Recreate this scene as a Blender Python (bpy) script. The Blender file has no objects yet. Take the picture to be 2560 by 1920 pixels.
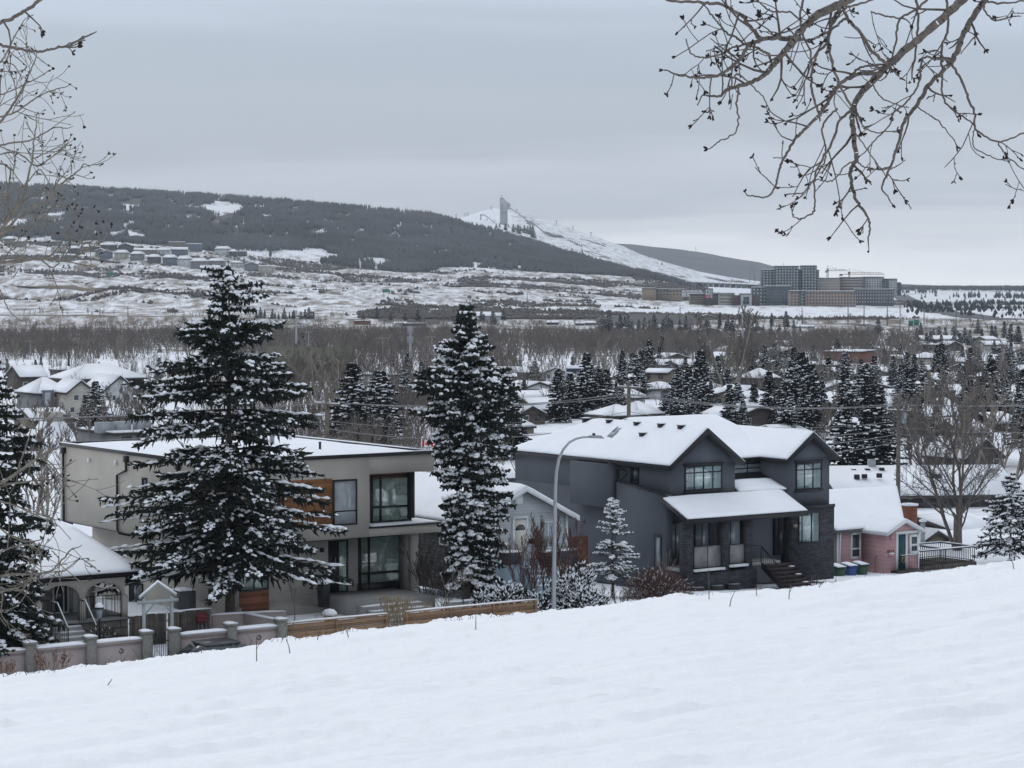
import bpy, math, random
import numpy as np
from mathutils import Vector, Matrix
R = math.radians
scn = bpy.context.scene
COL = scn.collection
# ---------------------------------------------------------------- camera
FPX = 5800.0                       # focal length in pixels of the 2560 px wide photograph
TH = math.atan(240.0 / FPX)        # the camera looks slightly down
CT, ST = math.cos(TH), math.sin(TH)
cd = bpy.data.cameras.new('camera'); cam = bpy.data.objects.new('camera', cd); COL.objects.link(cam)
cam.location = (0, 0, 0); cam.rotation_euler = (math.pi / 2 - TH, 0, 0)
cd.sensor_width = 36.0; cd.lens = FPX / 2560 * 36.0
cd.clip_start = 0.1; cd.clip_end = 60000
scn.camera = cam
scn.render.resolution_x = 1024; scn.render.resolution_y = 768
# ---------------------------------------------------------------- world, sun, exposure
scn.view_settings.view_transform = 'Standard'; scn.view_settings.look = 'None'
scn.view_settings.gamma = 1.0; scn.view_settings.exposure = 0.1
SUN_EL, SUN_AZ = R(38), R(-25)     # veiled sun, ahead and to the left above the cloud
w = bpy.data.worlds.new('World'); scn.world = w; w.use_nodes = True
nt = w.node_tree; nt.nodes.clear()
def N(t, **k):
    n = nt.nodes.new(t)
    for a, b in k.items(): setattr(n, a, b)
    return n
L = nt.links.new
sky = N('ShaderNodeTexSky', sky_type='NISHITA', sun_disc=False, sun_elevation=SUN_EL, sun_rotation=SUN_AZ)
bg1 = N('ShaderNodeBackground'); L(sky.outputs[0], bg1.inputs[0]); bg1.inputs[1].default_value = 0.07
tc = N('ShaderNodeTexCoord')
sep = N('ShaderNodeSeparateXYZ'); L(tc.outputs['Generated'], sep.inputs[0])
mp = N('ShaderNodeMapping'); mp.inputs['Scale'].default_value = (2.2, 2.2, 26); L(tc.outputs['Generated'], mp.inputs[0])
no = N('ShaderNodeTexNoise'); no.inputs['Scale'].default_value = 1.6; no.inputs['Detail'].default_value = 5; no.inputs['Roughness'].default_value = .5
L(mp.outputs[0], no.inputs['Vector'])
mp2 = N('ShaderNodeMapping'); mp2.inputs['Scale'].default_value = (5, 5, 18); L(tc.outputs['Generated'], mp2.inputs[0])
no2 = N('ShaderNodeTexNoise'); no2.inputs['Scale'].default_value = 2.2; no2.inputs['Detail'].default_value = 6; L(mp2.outputs[0], no2.inputs['Vector'])
def mth(op, a, b=None, c=None):
    m = N('ShaderNodeMath', operation=op)
    for i, v in enumerate((a, b, c)):
        if v is None: continue
        if isinstance(v, (int, float)): m.inputs[i].default_value = v
        else: L(v, m.inputs[i])
    return m.outputs[0]
zz = mth('ADD', sep.outputs['Z'], mth('MULTIPLY', mth('SUBTRACT', no.outputs[0], .5), .075))
zz = mth('ADD', zz, mth('MULTIPLY', mth('SUBTRACT', no2.outputs[0], .5), .012))
zs = mth('MULTIPLY', zz, 2.5)
rp = N('ShaderNodeValToRGB'); L(zs, rp.inputs[0]); cr = rp.color_ramp; cr.interpolation = 'EASE'
cr.elements[0].position = 0.0; cr.elements[0].color = (1.45, 1.48, 1.54, 1)
cr.elements[1].position = 1.0; cr.elements[1].color = (.74, .79, .88, 1)
for p, c in ((.03, (1.28, 1.32, 1.39)), (.075, (.95, 1.0, 1.09)), (.11, (.70, .76, .86)), (.165, (.52, .575, .66)), (.24, (.48, .545, .64)), (.32, (.57, .65, .765)), (.6, (.56, .63, .72))):
    e = cr.elements.new(p); e.color = c + (1,)
bg2 = N('ShaderNodeBackground'); L(rp.outputs[0], bg2.inputs[0]); bg2.inputs[1].default_value = 1.0
mx = N('ShaderNodeMixShader'); mx.inputs[0].default_value = .93; L(bg1.outputs[0], mx.inputs[1]); L(bg2.outputs[0], mx.inputs[2])
wo = N('ShaderNodeOutputWorld'); L(mx.outputs[0], wo.inputs[0])
sd_ = bpy.data.lights.new('sun', 'SUN'); sd_.energy = 0.55; sd_.angle = R(22); sd_.color = (1, .97, .93)
sun = bpy.data.objects.new('sun', sd_); COL.objects.link(sun)
sun.rotation_euler = (math.pi / 2 - SUN_EL, 0, math.pi - SUN_AZ)
# ---------------------------------------------------------------- pixel helpers (photo pixels -> points at a stated distance)
def ray(px, py):
    a = (px - 1280) / FPX; b = (960 - py) / FPX
    return np.array([a, CT + b * ST, -ST + b * CT])
def W(px, py, Y):
    d = ray(px, py); return d * (Y / d[1])
def slope(py):
    b = (960 - py) / FPX
    return (-ST + b * CT) / (CT + b * ST)
class Fr:
    def __init__(s, ox, oy, oz, deg):
        s.o = np.array([ox, oy, oz], float); s.a = R(deg)
        s.u = np.array([math.cos(s.a), math.sin(s.a), 0]); s.v = np.array([-math.sin(s.a), math.cos(s.a), 0])
    def loc(s, p):
        d = np.asarray(p) - s.o; return np.array([d @ s.u, d @ s.v, d[2]])
    def _hit(s, px, py, n, c):
        d = ray(px, py); k = (c - (-s.o) @ n) / (d @ n); return s.loc(d * k)
    def fr(s, px, py, t=0): q = s._hit(px, py, s.v, t); return q[0], q[2]
    def sd(s, px, py, x=0): q = s._hit(px, py, s.u, x); return q[1], q[2]
    def tp(s, px, py, z=0): q = s._hit(px, py, np.array([0, 0, 1.]), z); return q[0], q[1]
    def world(s, x, y, z=0): return s.o + s.u * x + s.v * y + np.array([0, 0, z])
# ---------------------------------------------------------------- noise
def _h(ix, iy, seed):
    n = (ix * 374761393 + iy * 668265263 + seed * 974634777) & 0xffffffff
    n = ((n ^ (n >> 13)) * 1274126177) & 0xffffffff
    return ((n ^ (n >> 16)) & 0xffff) / 65535.0
def vnoise(x, y, seed=0):
    x = np.asarray(x, float); y = np.asarray(y, float)
    ix = np.floor(x).astype(np.int64); iy = np.floor(y).astype(np.int64); fx = x - ix; fy = y - iy
    fx = fx * fx * (3 - 2 * fx); fy = fy * fy * (3 - 2 * fy)
    a = _h(ix, iy, seed); b = _h(ix + 1, iy, seed); c = _h(ix, iy + 1, seed); d = _h(ix + 1, iy + 1, seed)
    return (a * (1 - fx) + b * fx) * (1 - fy) + (c * (1 - fx) + d * fx) * fy
def fbm(x, y, o=4, seed=0, rough=.5):
    s = 0; A = 1; T = 0
    for i in range(o):
        s = s + A * vnoise(x * 2 ** i + 13.7 * i, y * 2 ** i - 7.1 * i, seed + i); T += A; A *= rough
    return s / T - .5
# ---------------------------------------------------------------- materials
MATS = {}
def mat(name, col, rough=.8, var=.12, scale=3., bump=.0, bscale=30., kind=None, spec=.3, metal=0, **k):
    if name in MATS: return MATS[name]
    m = bpy.data.materials.new(name); m.use_nodes = True; t = m.node_tree; nd = t.nodes; lk = t.links.new
    b = nd['Principled BSDF']; b.inputs['Roughness'].default_value = rough
    b.inputs['Specular IOR Level'].default_value = spec; b.inputs['Metallic'].default_value = metal
    tcn = nd.new('ShaderNodeTexCoord'); co = tcn.outputs['Object']
    n1 = nd.new('ShaderNodeTexNoise'); n1.inputs['Scale'].default_value = scale; n1.inputs['Detail'].default_value = 5; lk(co, n1.inputs['Vector'])
    mr = nd.new('ShaderNodeMapRange'); mr.inputs[1].default_value = .3; mr.inputs[2].default_value = .7
    mr.inputs[3].default_value = 1 - var; mr.inputs[4].default_value = 1 + var; lk(n1.outputs[0], mr.inputs[0])
    vm = nd.new('ShaderNodeVectorMath'); vm.operation = 'SCALE'; lk(mr.outputs[0], vm.inputs['Scale'])
    rgb = nd.new('ShaderNodeRGB'); rgb.outputs[0].default_value = tuple(col) + (1,)
    csrc = rgb.outputs[0]; bh = None
    if kind in ('brick', 'stone'):
        mpn = nd.new('ShaderNodeMapping'); mpn.inputs['Rotation'].default_value = (R(90), 0, 0) if k.get('face', 'f') == 'f' else (R(90), 0, R(90))
        sx = nd.new('ShaderNodeSeparateXYZ'); lk(co, sx.inputs[0]); ad = nd.new('ShaderNodeMath'); ad.operation = 'ADD'; lk(sx.outputs[0], ad.inputs[0]); lk(sx.outputs[1], ad.inputs[1])
        cb = nd.new('ShaderNodeCombineXYZ'); lk(ad.outputs[0], cb.inputs[0]); lk(sx.outputs[2], cb.inputs[1])
        br = nd.new('ShaderNodeTexBrick'); lk(cb.outputs[0], br.inputs['Vector'])
        br.inputs['Color1'].default_value = tuple(c * k.get('c1', 1.15) for c in col) + (1,); br.inputs['Color2'].default_value = tuple(c * k.get('c2', .8) for c in col) + (1,)
        br.inputs['Mortar'].default_value = tuple(c * k.get('mc', .6) for c in col) + (1,)
        br.inputs['Scale'].default_value = 1; br.inputs['Brick Width'].default_value = k.get('bw', .4); br.inputs['Row Height'].default_value = k.get('bh', .1)
        br.inputs['Mortar Size'].default_value = k.get('ms', .012); csrc = br.outputs[0]; bh = br.outputs['Fac']; bsgn = -1
    if kind in ('lap', 'plank', 'vplank'):
        sx = nd.new('ShaderNodeSeparateXYZ'); lk(co, sx.inputs[0])
        if kind == 'vplank':
            ad = nd.new('ShaderNodeMath'); ad.operation = 'ADD'; lk(sx.outputs[0], ad.inputs[0]); lk(sx.outputs[1], ad.inputs[1]); zsrc = ad.outputs[0]
        else: zsrc = sx.outputs[2]
        dv = nd.new('ShaderNodeMath'); dv.operation = 'DIVIDE'; lk(zsrc, dv.inputs[0]); dv.inputs[1].default_value = k.get('pitch', .15)
        fr_ = nd.new('ShaderNodeMath'); fr_.operation = 'FRACT'; lk(dv.outputs[0], fr_.inputs[0])
        fl = nd.new('ShaderNodeMath'); fl.operation = 'FLOOR'; lk(dv.outputs[0], fl.inputs[0])
        wn = nd.new('ShaderNodeTexWhiteNoise'); wn.noise_dimensions = '1D'; lk(fl.outputs[0], wn.inputs['W'])
        rr = nd.new('ShaderNodeValToRGB'); lk(fr_.outputs[0], rr.inputs[0]); e = rr.color_ramp.elements
        e[0].position = 0; e[0].color = (.35, .35, .35, 1); e[1].position = .1 if kind != 'lap' else .09; e[1].color = (1, 1, 1, 1)
        sc2 = nd.new('ShaderNodeVectorMath'); sc2.operation = 'MULTIPLY'; lk(rgb.outputs[0], sc2.inputs[0]); lk(rr.outputs[0], sc2.inputs[1])
        pv = k.get('pvar', .05); mr2 = nd.new('ShaderNodeMapRange'); mr2.inputs[3].default_value = 1 - pv; mr2.inputs[4].default_value = 1 + pv; lk(wn.outputs[0], mr2.inputs[0])
        sc3 = nd.new('ShaderNodeVectorMath'); sc3.operation = 'SCALE'; lk(sc2.outputs[0], sc3.inputs[0]); lk(mr2.outputs[0], sc3.inputs['Scale']); csrc = sc3.outputs[0]
        bh = rr.outputs[0]; bsgn = 1
        if k.get('grain'):
            mg = nd.new('ShaderNodeMapping'); mg.inputs['Scale'].default_value = (2, 2, 40); lk(co, mg.inputs[0]); lk(mg.outputs[0], n1.inputs['Vector'])
    lk(csrc, vm.inputs[0]); lk(vm.outputs[0], b.inputs['Base Color'])
    if bump or bh is not None:
        bp = nd.new('ShaderNodeBump'); bp.inputs['Strength'].default_value = .6; bp.inputs['Distance'].default_value = bump or .01
        if bh is not None: lk(bh, bp.inputs['Height']); bp.invert = (bsgn < 0)
        else:
            n2 = nd.new('ShaderNodeTexNoise'); n2.inputs['Scale'].default_value = bscale; n2.inputs['Detail'].default_value = 4; lk(co, n2.inputs['Vector']); lk(n2.outputs[0], bp.inputs['Height'])
        lk(bp.outputs[0], b.inputs['Normal'])
    MATS[name] = m; return m
SNOW = mat('snow', (.86, .885, .925), .75, .025, .6, .04, 9, spec=.2)
SNOWF = mat('snow_fluff', (.84, .87, .91), .8, .04, 5, .01, 40, spec=.2)
BLACK = mat('black_trim', (.012, .013, .017), .45, .2)
def glass(name, col, rough=.06, tr=.0):
    m = mat(name, col, rough, .25, 1.2, spec=.6)
    return m
PANE = glass('dark_glass', (.035, .045, .055)); PANE_L = glass('pale_glass', (.20, .235, .26)); PANE_C = glass('blind_glass', (.30, .33, .35), .12)
def clear_glass():
    m = bpy.data.materials.new('clear_glass'); m.use_nodes = True; t = m.node_tree; nd = t.nodes; lk = t.links.new; nd.clear()
    o = nd.new('ShaderNodeOutputMaterial'); mxn = nd.new('ShaderNodeMixShader'); tr = nd.new('ShaderNodeBsdfTransparent'); tr.inputs[0].default_value = (.90, .95, .93, 1)
    gl = nd.new('ShaderNodeBsdfGlossy'); gl.inputs['Roughness'].default_value = .02; mxn.inputs[0].default_value = .22
    lk(tr.outputs[0], mxn.inputs[1]); lk(gl.outputs[0], mxn.inputs[2]); lk(mxn.outputs[0], o.inputs[0]); return m
CLEAR = clear_glass()
# ---------------------------------------------------------------- mesh helpers
def mk_mesh(name, V, faces, mats=(), mi=None, smooth=False):
    """V (n,3); faces: list of int arrays (m,k) each with constant k, or list of tuples"""
    V = np.asarray(V, np.float32).reshape(-1, 3); me = bpy.data.meshes.new(name)
    if len(faces) and not isinstance(faces[0], np.ndarray):
        tot = np.array([len(f) for f in faces], np.int32); idx = np.array([i for f in faces for i in f], np.int32)
    else:
        tot = np.concatenate([np.full(len(f), f.shape[1], np.int32) for f in faces]) if faces else np.zeros(0, np.int32)
        idx = np.concatenate([f.reshape(-1) for f in faces]).astype(np.int32) if faces else np.zeros(0, np.int32)
    me.vertices.add(len(V)); me.vertices.foreach_set('co', V.ravel())
    me.loops.add(len(idx)); me.loops.foreach_set('vertex_index', idx)
    me.polygons.add(len(tot)); st = np.concatenate([[0], np.cumsum(tot)[:-1]]).astype(np.int32) if len(tot) else tot
    me.polygons.foreach_set('loop_start', st); me.polygons.foreach_set('loop_total', tot)
    if mi is not None: me.polygons.foreach_set('material_index', np.asarray(mi, np.int32))
    if smooth: me.polygons.foreach_set('use_smooth', np.ones(len(tot), bool))
    for m in mats: me.materials.append(m)
    me.update(calc_edges=True); me.validate(); return me
def link(name, me, parent=None, loc=None, rz=None):
    o = bpy.data.objects.new(name, me); COL.objects.link(o)
    if parent is not None: o.parent = parent
    if loc is not None: o.location = tuple(float(c) for c in loc)
    if rz is not None: o.rotation_euler = (0, 0, rz)
    return o
def tag(o, label=None, cat=None, group=None, kind=None):
    if label: o['label'] = label
    if cat: o['category'] = cat
    if group: o['group'] = group
    if kind: o['kind'] = kind
    return o
def thing(name, label, cat, loc=(0, 0, 0), rz=0, group=None):
    o = bpy.data.objects.new(name, None); COL.objects.link(o); o.location = tuple(float(c) for c in loc); o.rotation_euler = (0, 0, rz)
    o.empty_display_size = .2
    return tag(o, label, cat, group)
def copy_tree(o, parent=None):
    c = o.copy(); COL.objects.link(c)
    if parent is not None: c.parent = parent
    for ch in [x for x in CH.get(o.name, [])]: 
        copy_tree(ch, c)
    return c
CH = {}
class MB:
    def __init__(s): s.V = []; s.F = []; s.M = []
    def add(s, vs, fs, m=0):
        b = len(s.V); s.V += [tuple(map(float, v)) for v in vs]; s.F += [tuple(b + i for i in f) for f in fs]; s.M += [m] * len(fs); return s
    def box(s, x0, x1, y0, y1, z0, z1, m=0):
        x0, x1 = sorted((x0, x1)); y0, y1 = sorted((y0, y1)); z0, z1 = sorted((z0, z1))
        return s.add([(x0, y0, z0), (x1, y0, z0), (x1, y1, z0), (x0, y1, z0), (x0, y0, z1), (x1, y0, z1), (x1, y1, z1), (x0, y1, z1)],
                     [(0, 3, 2, 1), (4, 5, 6, 7), (0, 1, 5, 4), (1, 2, 6, 5), (2, 3, 7, 6), (3, 0, 4, 7)], m)
    def slab(s, top, th, m=0, mb=None):
        """polygon given by its top points; thickened downwards"""
        n = len(top); bot = [(p[0], p[1], p[2] - th) for p in top]
        s.add(list(top) + bot, [tuple(range(n))], m)
        b = len(s.V) - 2 * n; mm = m if mb is None else mb
        s.F.append(tuple(b + n + i for i in reversed(range(n)))); s.M.append(mm)
        for i in range(n):
            j = (i + 1) % n; s.F.append((b + i, b + n + i, b + n + j, b + j)); s.M.append(mm)
        return s
    def tube(s, pts, r, n=6, m=0, cap=True):
        pts = [np.array(p, float) for p in pts]; rs = r if hasattr(r, '__len__') else [r] * len(pts); b = len(s.V); a = None
        for i, p in enumerate(pts):
            d = pts[min(i + 1, len(pts) - 1)] - pts[max(i - 1, 0)]; d = d / (np.linalg.norm(d) + 1e-9)
            if a is None: a = np.cross(d, (0, 0, 1)); a = a if np.linalg.norm(a) > .1 else np.cross(d, (1, 0, 0))
            a = a - d * (a @ d); a = a / np.linalg.norm(a); c = np.cross(d, a)
            for k in range(n):
                g = 2 * math.pi * k / n; s.V.append(tuple(p + rs[i] * (a * math.cos(g) + c * math.sin(g))))
        for i in range(len(pts) - 1):
            for k in range(n):
                q = (k + 1) % n; s.F.append((b + i * n + k, b + i * n + q, b + (i + 1) * n + q, b + (i + 1) * n + k)); s.M.append(m)
        if cap:
            s.F.append(tuple(b + k for k in reversed(range(n)))); s.F.append(tuple(b + (len(pts) - 1) * n + k for k in range(n))); s.M += [m, m]
        return s
    def prism(s, poly, ax, c0, c1, m=0):
        """2-D polygon extruded along axis ax ('x','y','z') from c0 to c1"""
        f = {'x': lambda p, c: (c, p[0], p[1]), 'y': lambda p, c: (p[0], c, p[1]), 'z': lambda p, c: (p[0], p[1], c)}[ax]; n = len(poly)
        vs = [f(p, c0) for p in poly] + [f(p, c1) for p in poly]
        return s.add(vs, [tuple(reversed(range(n))), tuple(range(n, 2 * n))] + [(i, (i + 1) % n, n + (i + 1) % n, n + i) for i in range(n)], m)
    def lathe(s, prof, cx=0, cy=0, n=16, m=0):
        b = len(s.V)
        for r_, z in prof:
            for k in range(n): s.V.append((cx + r_ * math.cos(2 * math.pi * k / n), cy + r_ * math.sin(2 * math.pi * k / n), z))
        for i in range(len(prof) - 1):
            for k in range(n):
                q = (k + 1) % n; s.F.append((b + i * n + k, b + i * n + q, b + (i + 1) * n + q, b + (i + 1) * n + k)); s.M.append(m)
        s.F.append(tuple(b + k for k in reversed(range(n)))); s.F.append(tuple(b + (len(prof) - 1) * n + k for k in range(n))); s.M += [m, m]
        return s
    def build(s, name, mats, parent=None, loc=None, rz=None, smooth=False, fix=True):
        if not isinstance(mats, (list, tuple)): mats = [mats]
        me = mk_mesh(name, s.V, s.F, mats, s.M, smooth)
        if fix:
            import bmesh
            bm = bmesh.new(); bm.from_mesh(me); bmesh.ops.recalc_face_normals(bm, faces=bm.faces); bm.to_mesh(me); bm.free()
        o = link(name, me, parent, loc, rz)
        if parent is not None: CH.setdefault(parent.name, []).append(o)
        return o
def frames(D):
    D = D / (np.linalg.norm(D, axis=1, keepdims=True) + 1e-9)
    up = np.where(np.abs(D[:, 2:3]) > .92, np.array([[1., 0, 0]]), np.array([[0, 0, 1.]]))
    A = np.cross(D, up); A /= np.linalg.norm(A, axis=1, keepdims=True); return D, A, np.cross(D, A)
def tubes(P0, P1, R0, R1, n=4):
    D, A, B = frames(P1 - P0); m = len(P0); g = np.arange(n) * 2 * np.pi / n
    ring = A[:, None, :] * np.cos(g)[None, :, None] + B[:, None, :] * np.sin(g)[None, :, None]
    V = np.concatenate([P0[:, None] + ring * R0[:, None, None], P1[:, None] + ring * R1[:, None, None]], 1)
    k = np.arange(n); q = (k + 1) % n; f = np.stack([k, q, q + n, k + n], 1)
    return V.reshape(-1, 3), (f[None] + (np.arange(m) * 2 * n)[:, None, None]).reshape(-1, 4)
def spindles(P0, P1, Rr, n=4, rng=None, jit=.35, pos=.4, squash=1.0, rings=1):
    D, A, B = frames(P1 - P0); m = len(P0); g = np.arange(n) * 2 * np.pi / n
    Ln = P1 - P0; parts = [P0[:, None]]
    for r_ in range(rings):
        f = pos if rings == 1 else (.25 + .5 * r_ / (rings - 1))
        rr = Rr[:, None] * (1 + jit * (rng.random((m, n)) * 2 - 1)); ff = f + .12 * (rng.random((m, n)) - .5)
        ring = A[:, None, :] * np.cos(g)[None, :, None] + B[:, None, :] * np.sin(g)[None, :, None]
        if squash != 1.0: ring = ring * np.array([1, 1, squash])
        parts.append(P0[:, None] + Ln[:, None] * ff[..., None] + ring * rr[..., None])
    parts.append(P1[:, None]); V = np.concatenate(parts, 1); nv = 2 + n * rings; k = np.arange(n); q = (k + 1) % n
    T = [np.stack([np.zeros(n, int), 1 + q, 1 + k], 1)]; Q = []
    for r_ in range(rings - 1):
        a = 1 + r_ * n; T += [np.stack([a + k, a + q, a + n + q], 1), np.stack([a + k, a + n + q, a + n + k], 1)]
    a = 1 + (rings - 1) * n; T.append(np.stack([a + k, a + q, np.full(n, nv - 1)], 1)); T = np.concatenate(T)
    return V.reshape(-1, 3), (T[None] + (np.arange(m) * nv)[:, None, None]).reshape(-1, 3)
def merge(parts):
    V = []; F = []; b = 0
    for v, f in parts: V.append(v); F.append(f + b); b += len(v)
    return np.concatenate(V), F
# ---------------------------------------------------------------- terrain
CREST = np.array([[-2500, 1960], [-900, 1790], [0, 1676], [200, 1655], [450, 1622], [700, 1590], [900, 1562], [1100, 1541], [1300, 1518], [1460, 1504], [1560, 1488], [1700, 1474], [1850, 1466], [2000, 1453], [2140, 1434], [2400, 1406], [2560, 1384], [3200, 1310], [4800, 1200]], float)
YC = 42.0
def crest_slope(px): return -slope(np.interp(px, CREST[:, 0], CREST[:, 1]))
def z_fore(px, Y, x):
    rc = crest_slope(px); A = 1.65; C = A / YC ** 2; B = rc - 2 * A / YC
    z = -(A + B * Y + C * Y * Y); return z - np.where(Y > YC + 3, .0055 * (Y - YC - 3) ** 2, 0)
def z_street(Y): return np.interp(Y, [0, 100, 106, 112, 128, 145, 200, 320, 450, 700, 1000, 1300], [-14.85, -14.9, -15.35, -15.35, -16.7, -17.8, -17.6, -17.2, -17.3, -19.5, -21.5, -20])
PXC = np.array([-1500, 0, 200, 400, 600, 800, 1000, 1100, 1160, 1200, 1235, 1290, 1340, 1400, 1450, 1500, 1560, 1600, 1660, 1750, 1850, 1950, 2200, 2560, 4200], float)
RINGS = {
 1300: [790] * 3 + [792, 795, 798] + [800] * 19,
 1500: [768, 772, 773, 775, 778, 782, 786, 788, 789, 790, 790, 791, 792, 793, 794, 795, 796, 797, 798, 798, 798, 798, 797, 796, 790],
 1800: [728, 735, 738, 742, 748, 755, 762, 764, 765, 765, 765, 766, 768, 770, 772, 774, 776, 778, 780, 782, 784, 784, 782, 780, 772],
 2000: [695, 702, 708, 714, 724, 736, 744, 746, 746, 747, 748, 750, 752, 756, 760, 762, 764, 767, 769, 770, 768, 767, 768, 768, 762],
 2200: [660, 668, 674, 680, 700, 712, 722, 726, 728, 730, 730, 732, 734, 738, 742, 745, 748, 750, 752, 757, 760, 763, 764, 764, 758],
 2400: [625, 632, 640, 655, 676, 690, 700, 704, 706, 708, 710, 712, 715, 718, 722, 726, 730, 733, 738, 748, 756, 760, 761, 760, 752],
 2600: [596, 606, 612, 625, 645, 662, 675, 678, 680, 682, 684, 686, 688, 690, 692, 694, 698, 702, 712, 735, 748, 755, 757, 756, 748],
 3400: [455, 467, 478, 490, 503, 518, 537, 550, 562, 572, 577, 590, 603, 620, 633, 648, 664, 676, 695, 715, 733, 742, 744, 742, 735],
 4000: [470, 480, 490, 500, 512, 524, 540, 550, 545, 530, 522, 530, 545, 562, 580, 597, 618, 637, 656, 680, 698, 712, 730, 732, 726],
 4600: [480, 492, 502, 512, 525, 538, 560, 580, 580, 570, 565, 580, 600, 625, 640, 650, 665, 680, 695, 708, 716, 722, 726, 727, 722],
 6500: [560, 570, 575, 580, 590, 600, 610, 620, 625, 630, 635, 640, 650, 660, 670, 680, 690, 700, 708, 715, 718, 720, 721, 721, 719],
 9000: [640] * 10 + [660, 670, 680, 690, 700, 705, 710, 712, 715, 718, 719] + [720] * 4,
 10800: [719.8] * 25}
RY = np.array(sorted(RINGS)); RT = np.array([RINGS[k] for k in RY], float)
RZ = slope(RT) * RY[:, None]
def far_z(px, Y):
    px, Y = np.broadcast_arrays(np.asarray(px, float), np.asarray(Y, float))
    cols = np.stack([np.interp(px, PXC, RZ[i]) for i in range(len(RY))])
    k = np.clip(np.searchsorted(RY, Y) - 1, 0, len(RY) - 2); t = np.clip((Y - RY[k]) / (RY[k + 1] - RY[k]), 0, 1)
    c = cols.reshape(len(RY), -1); kf = k.ravel(); i = np.arange(kf.size); tf = t.ravel()
    p1 = c[kf, i]; p2 = c[kf + 1, i]; km = np.maximum(kf - 1, 0); kp = np.minimum(kf + 2, len(RY) - 1)
    h = (RY[kf + 1] - RY[kf]).astype(float)
    m1 = np.where(kf > 0, (p2 - c[km, i]) / np.maximum(RY[kf + 1] - RY[km], 1), (p2 - p1) / h) * h
    m2 = np.where(kf + 2 < len(RY), (c[kp, i] - p1) / np.maximum(RY[kp] - RY[kf], 1), (p2 - p1) / h) * h
    lim = 2.5 * np.abs(p2 - p1) + 1; m1 = np.clip(m1, -lim, lim); m2 = np.clip(m2, -lim, lim)
    z = (2 * tf ** 3 - 3 * tf ** 2 + 1) * p1 + (tf ** 3 - 2 * tf ** 2 + tf) * m1 + (-2 * tf ** 3 + 3 * tf ** 2) * p2 + (tf ** 3 - tf ** 2) * m2
    return z.reshape(px.shape)
def relief(x, Y):
    """coulees and knolls on the grass slope below the wood"""
    a = np.interp(Y, [1350, 1600, 2500, 2750, 3300, 3900, 4300], [0, 1, 1, .35, .15, .1, .6]) * np.clip(1.25 - (x / Y + .22) / .35, .15, 1)
    ph = x * .0045 + Y * .008
    r = np.abs(fbm(x / 150 + .4 * Y / 150, Y / 110, 4, 5, .5)) * -36 + 10 + fbm(x / 45, Y / 40, 3, 9) * 6
    return a * r
def groundz(x, Y):
    x = np.asarray(x, float); Y = np.asarray(Y, float); px = 1280 + FPX * x / np.maximum(Y, 1)
    near = np.maximum(z_fore(px, Y, x), z_street(Y)); far = far_z(px, np.maximum(Y, 1300)) + relief(x, Y)
    t_ = (x + 9.55) * -.5707 + (Y - 96) * .8211; near = near - np.where(Y < 130, np.clip((-.4 - t_) / 1.2, 0, 1) * .95, 0); z = np.where(Y < 1300, near, far)
    z = z + np.where((Y > 150) & (Y < 1400), fbm(x / 40, Y / 40, 3, 3) * .8, 0)
    river = np.exp(-((Y - 1110 - x * .12) / 42.) ** 2); return z - river * 4.5
def hit(px, py, ymin=84, ymax=12000):
    Ys = np.exp(np.linspace(math.log(ymin), math.log(ymax), 1600)); d = ray(px, py); k = Ys / d[1]
    g = groundz(d[0] * k, Ys); i = np.argmax(d[2] * k < g)
    if not (d[2] * k < g).any(): i = len(Ys) - 1
    return d[0] * k[i], Ys[i], g[i]
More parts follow.
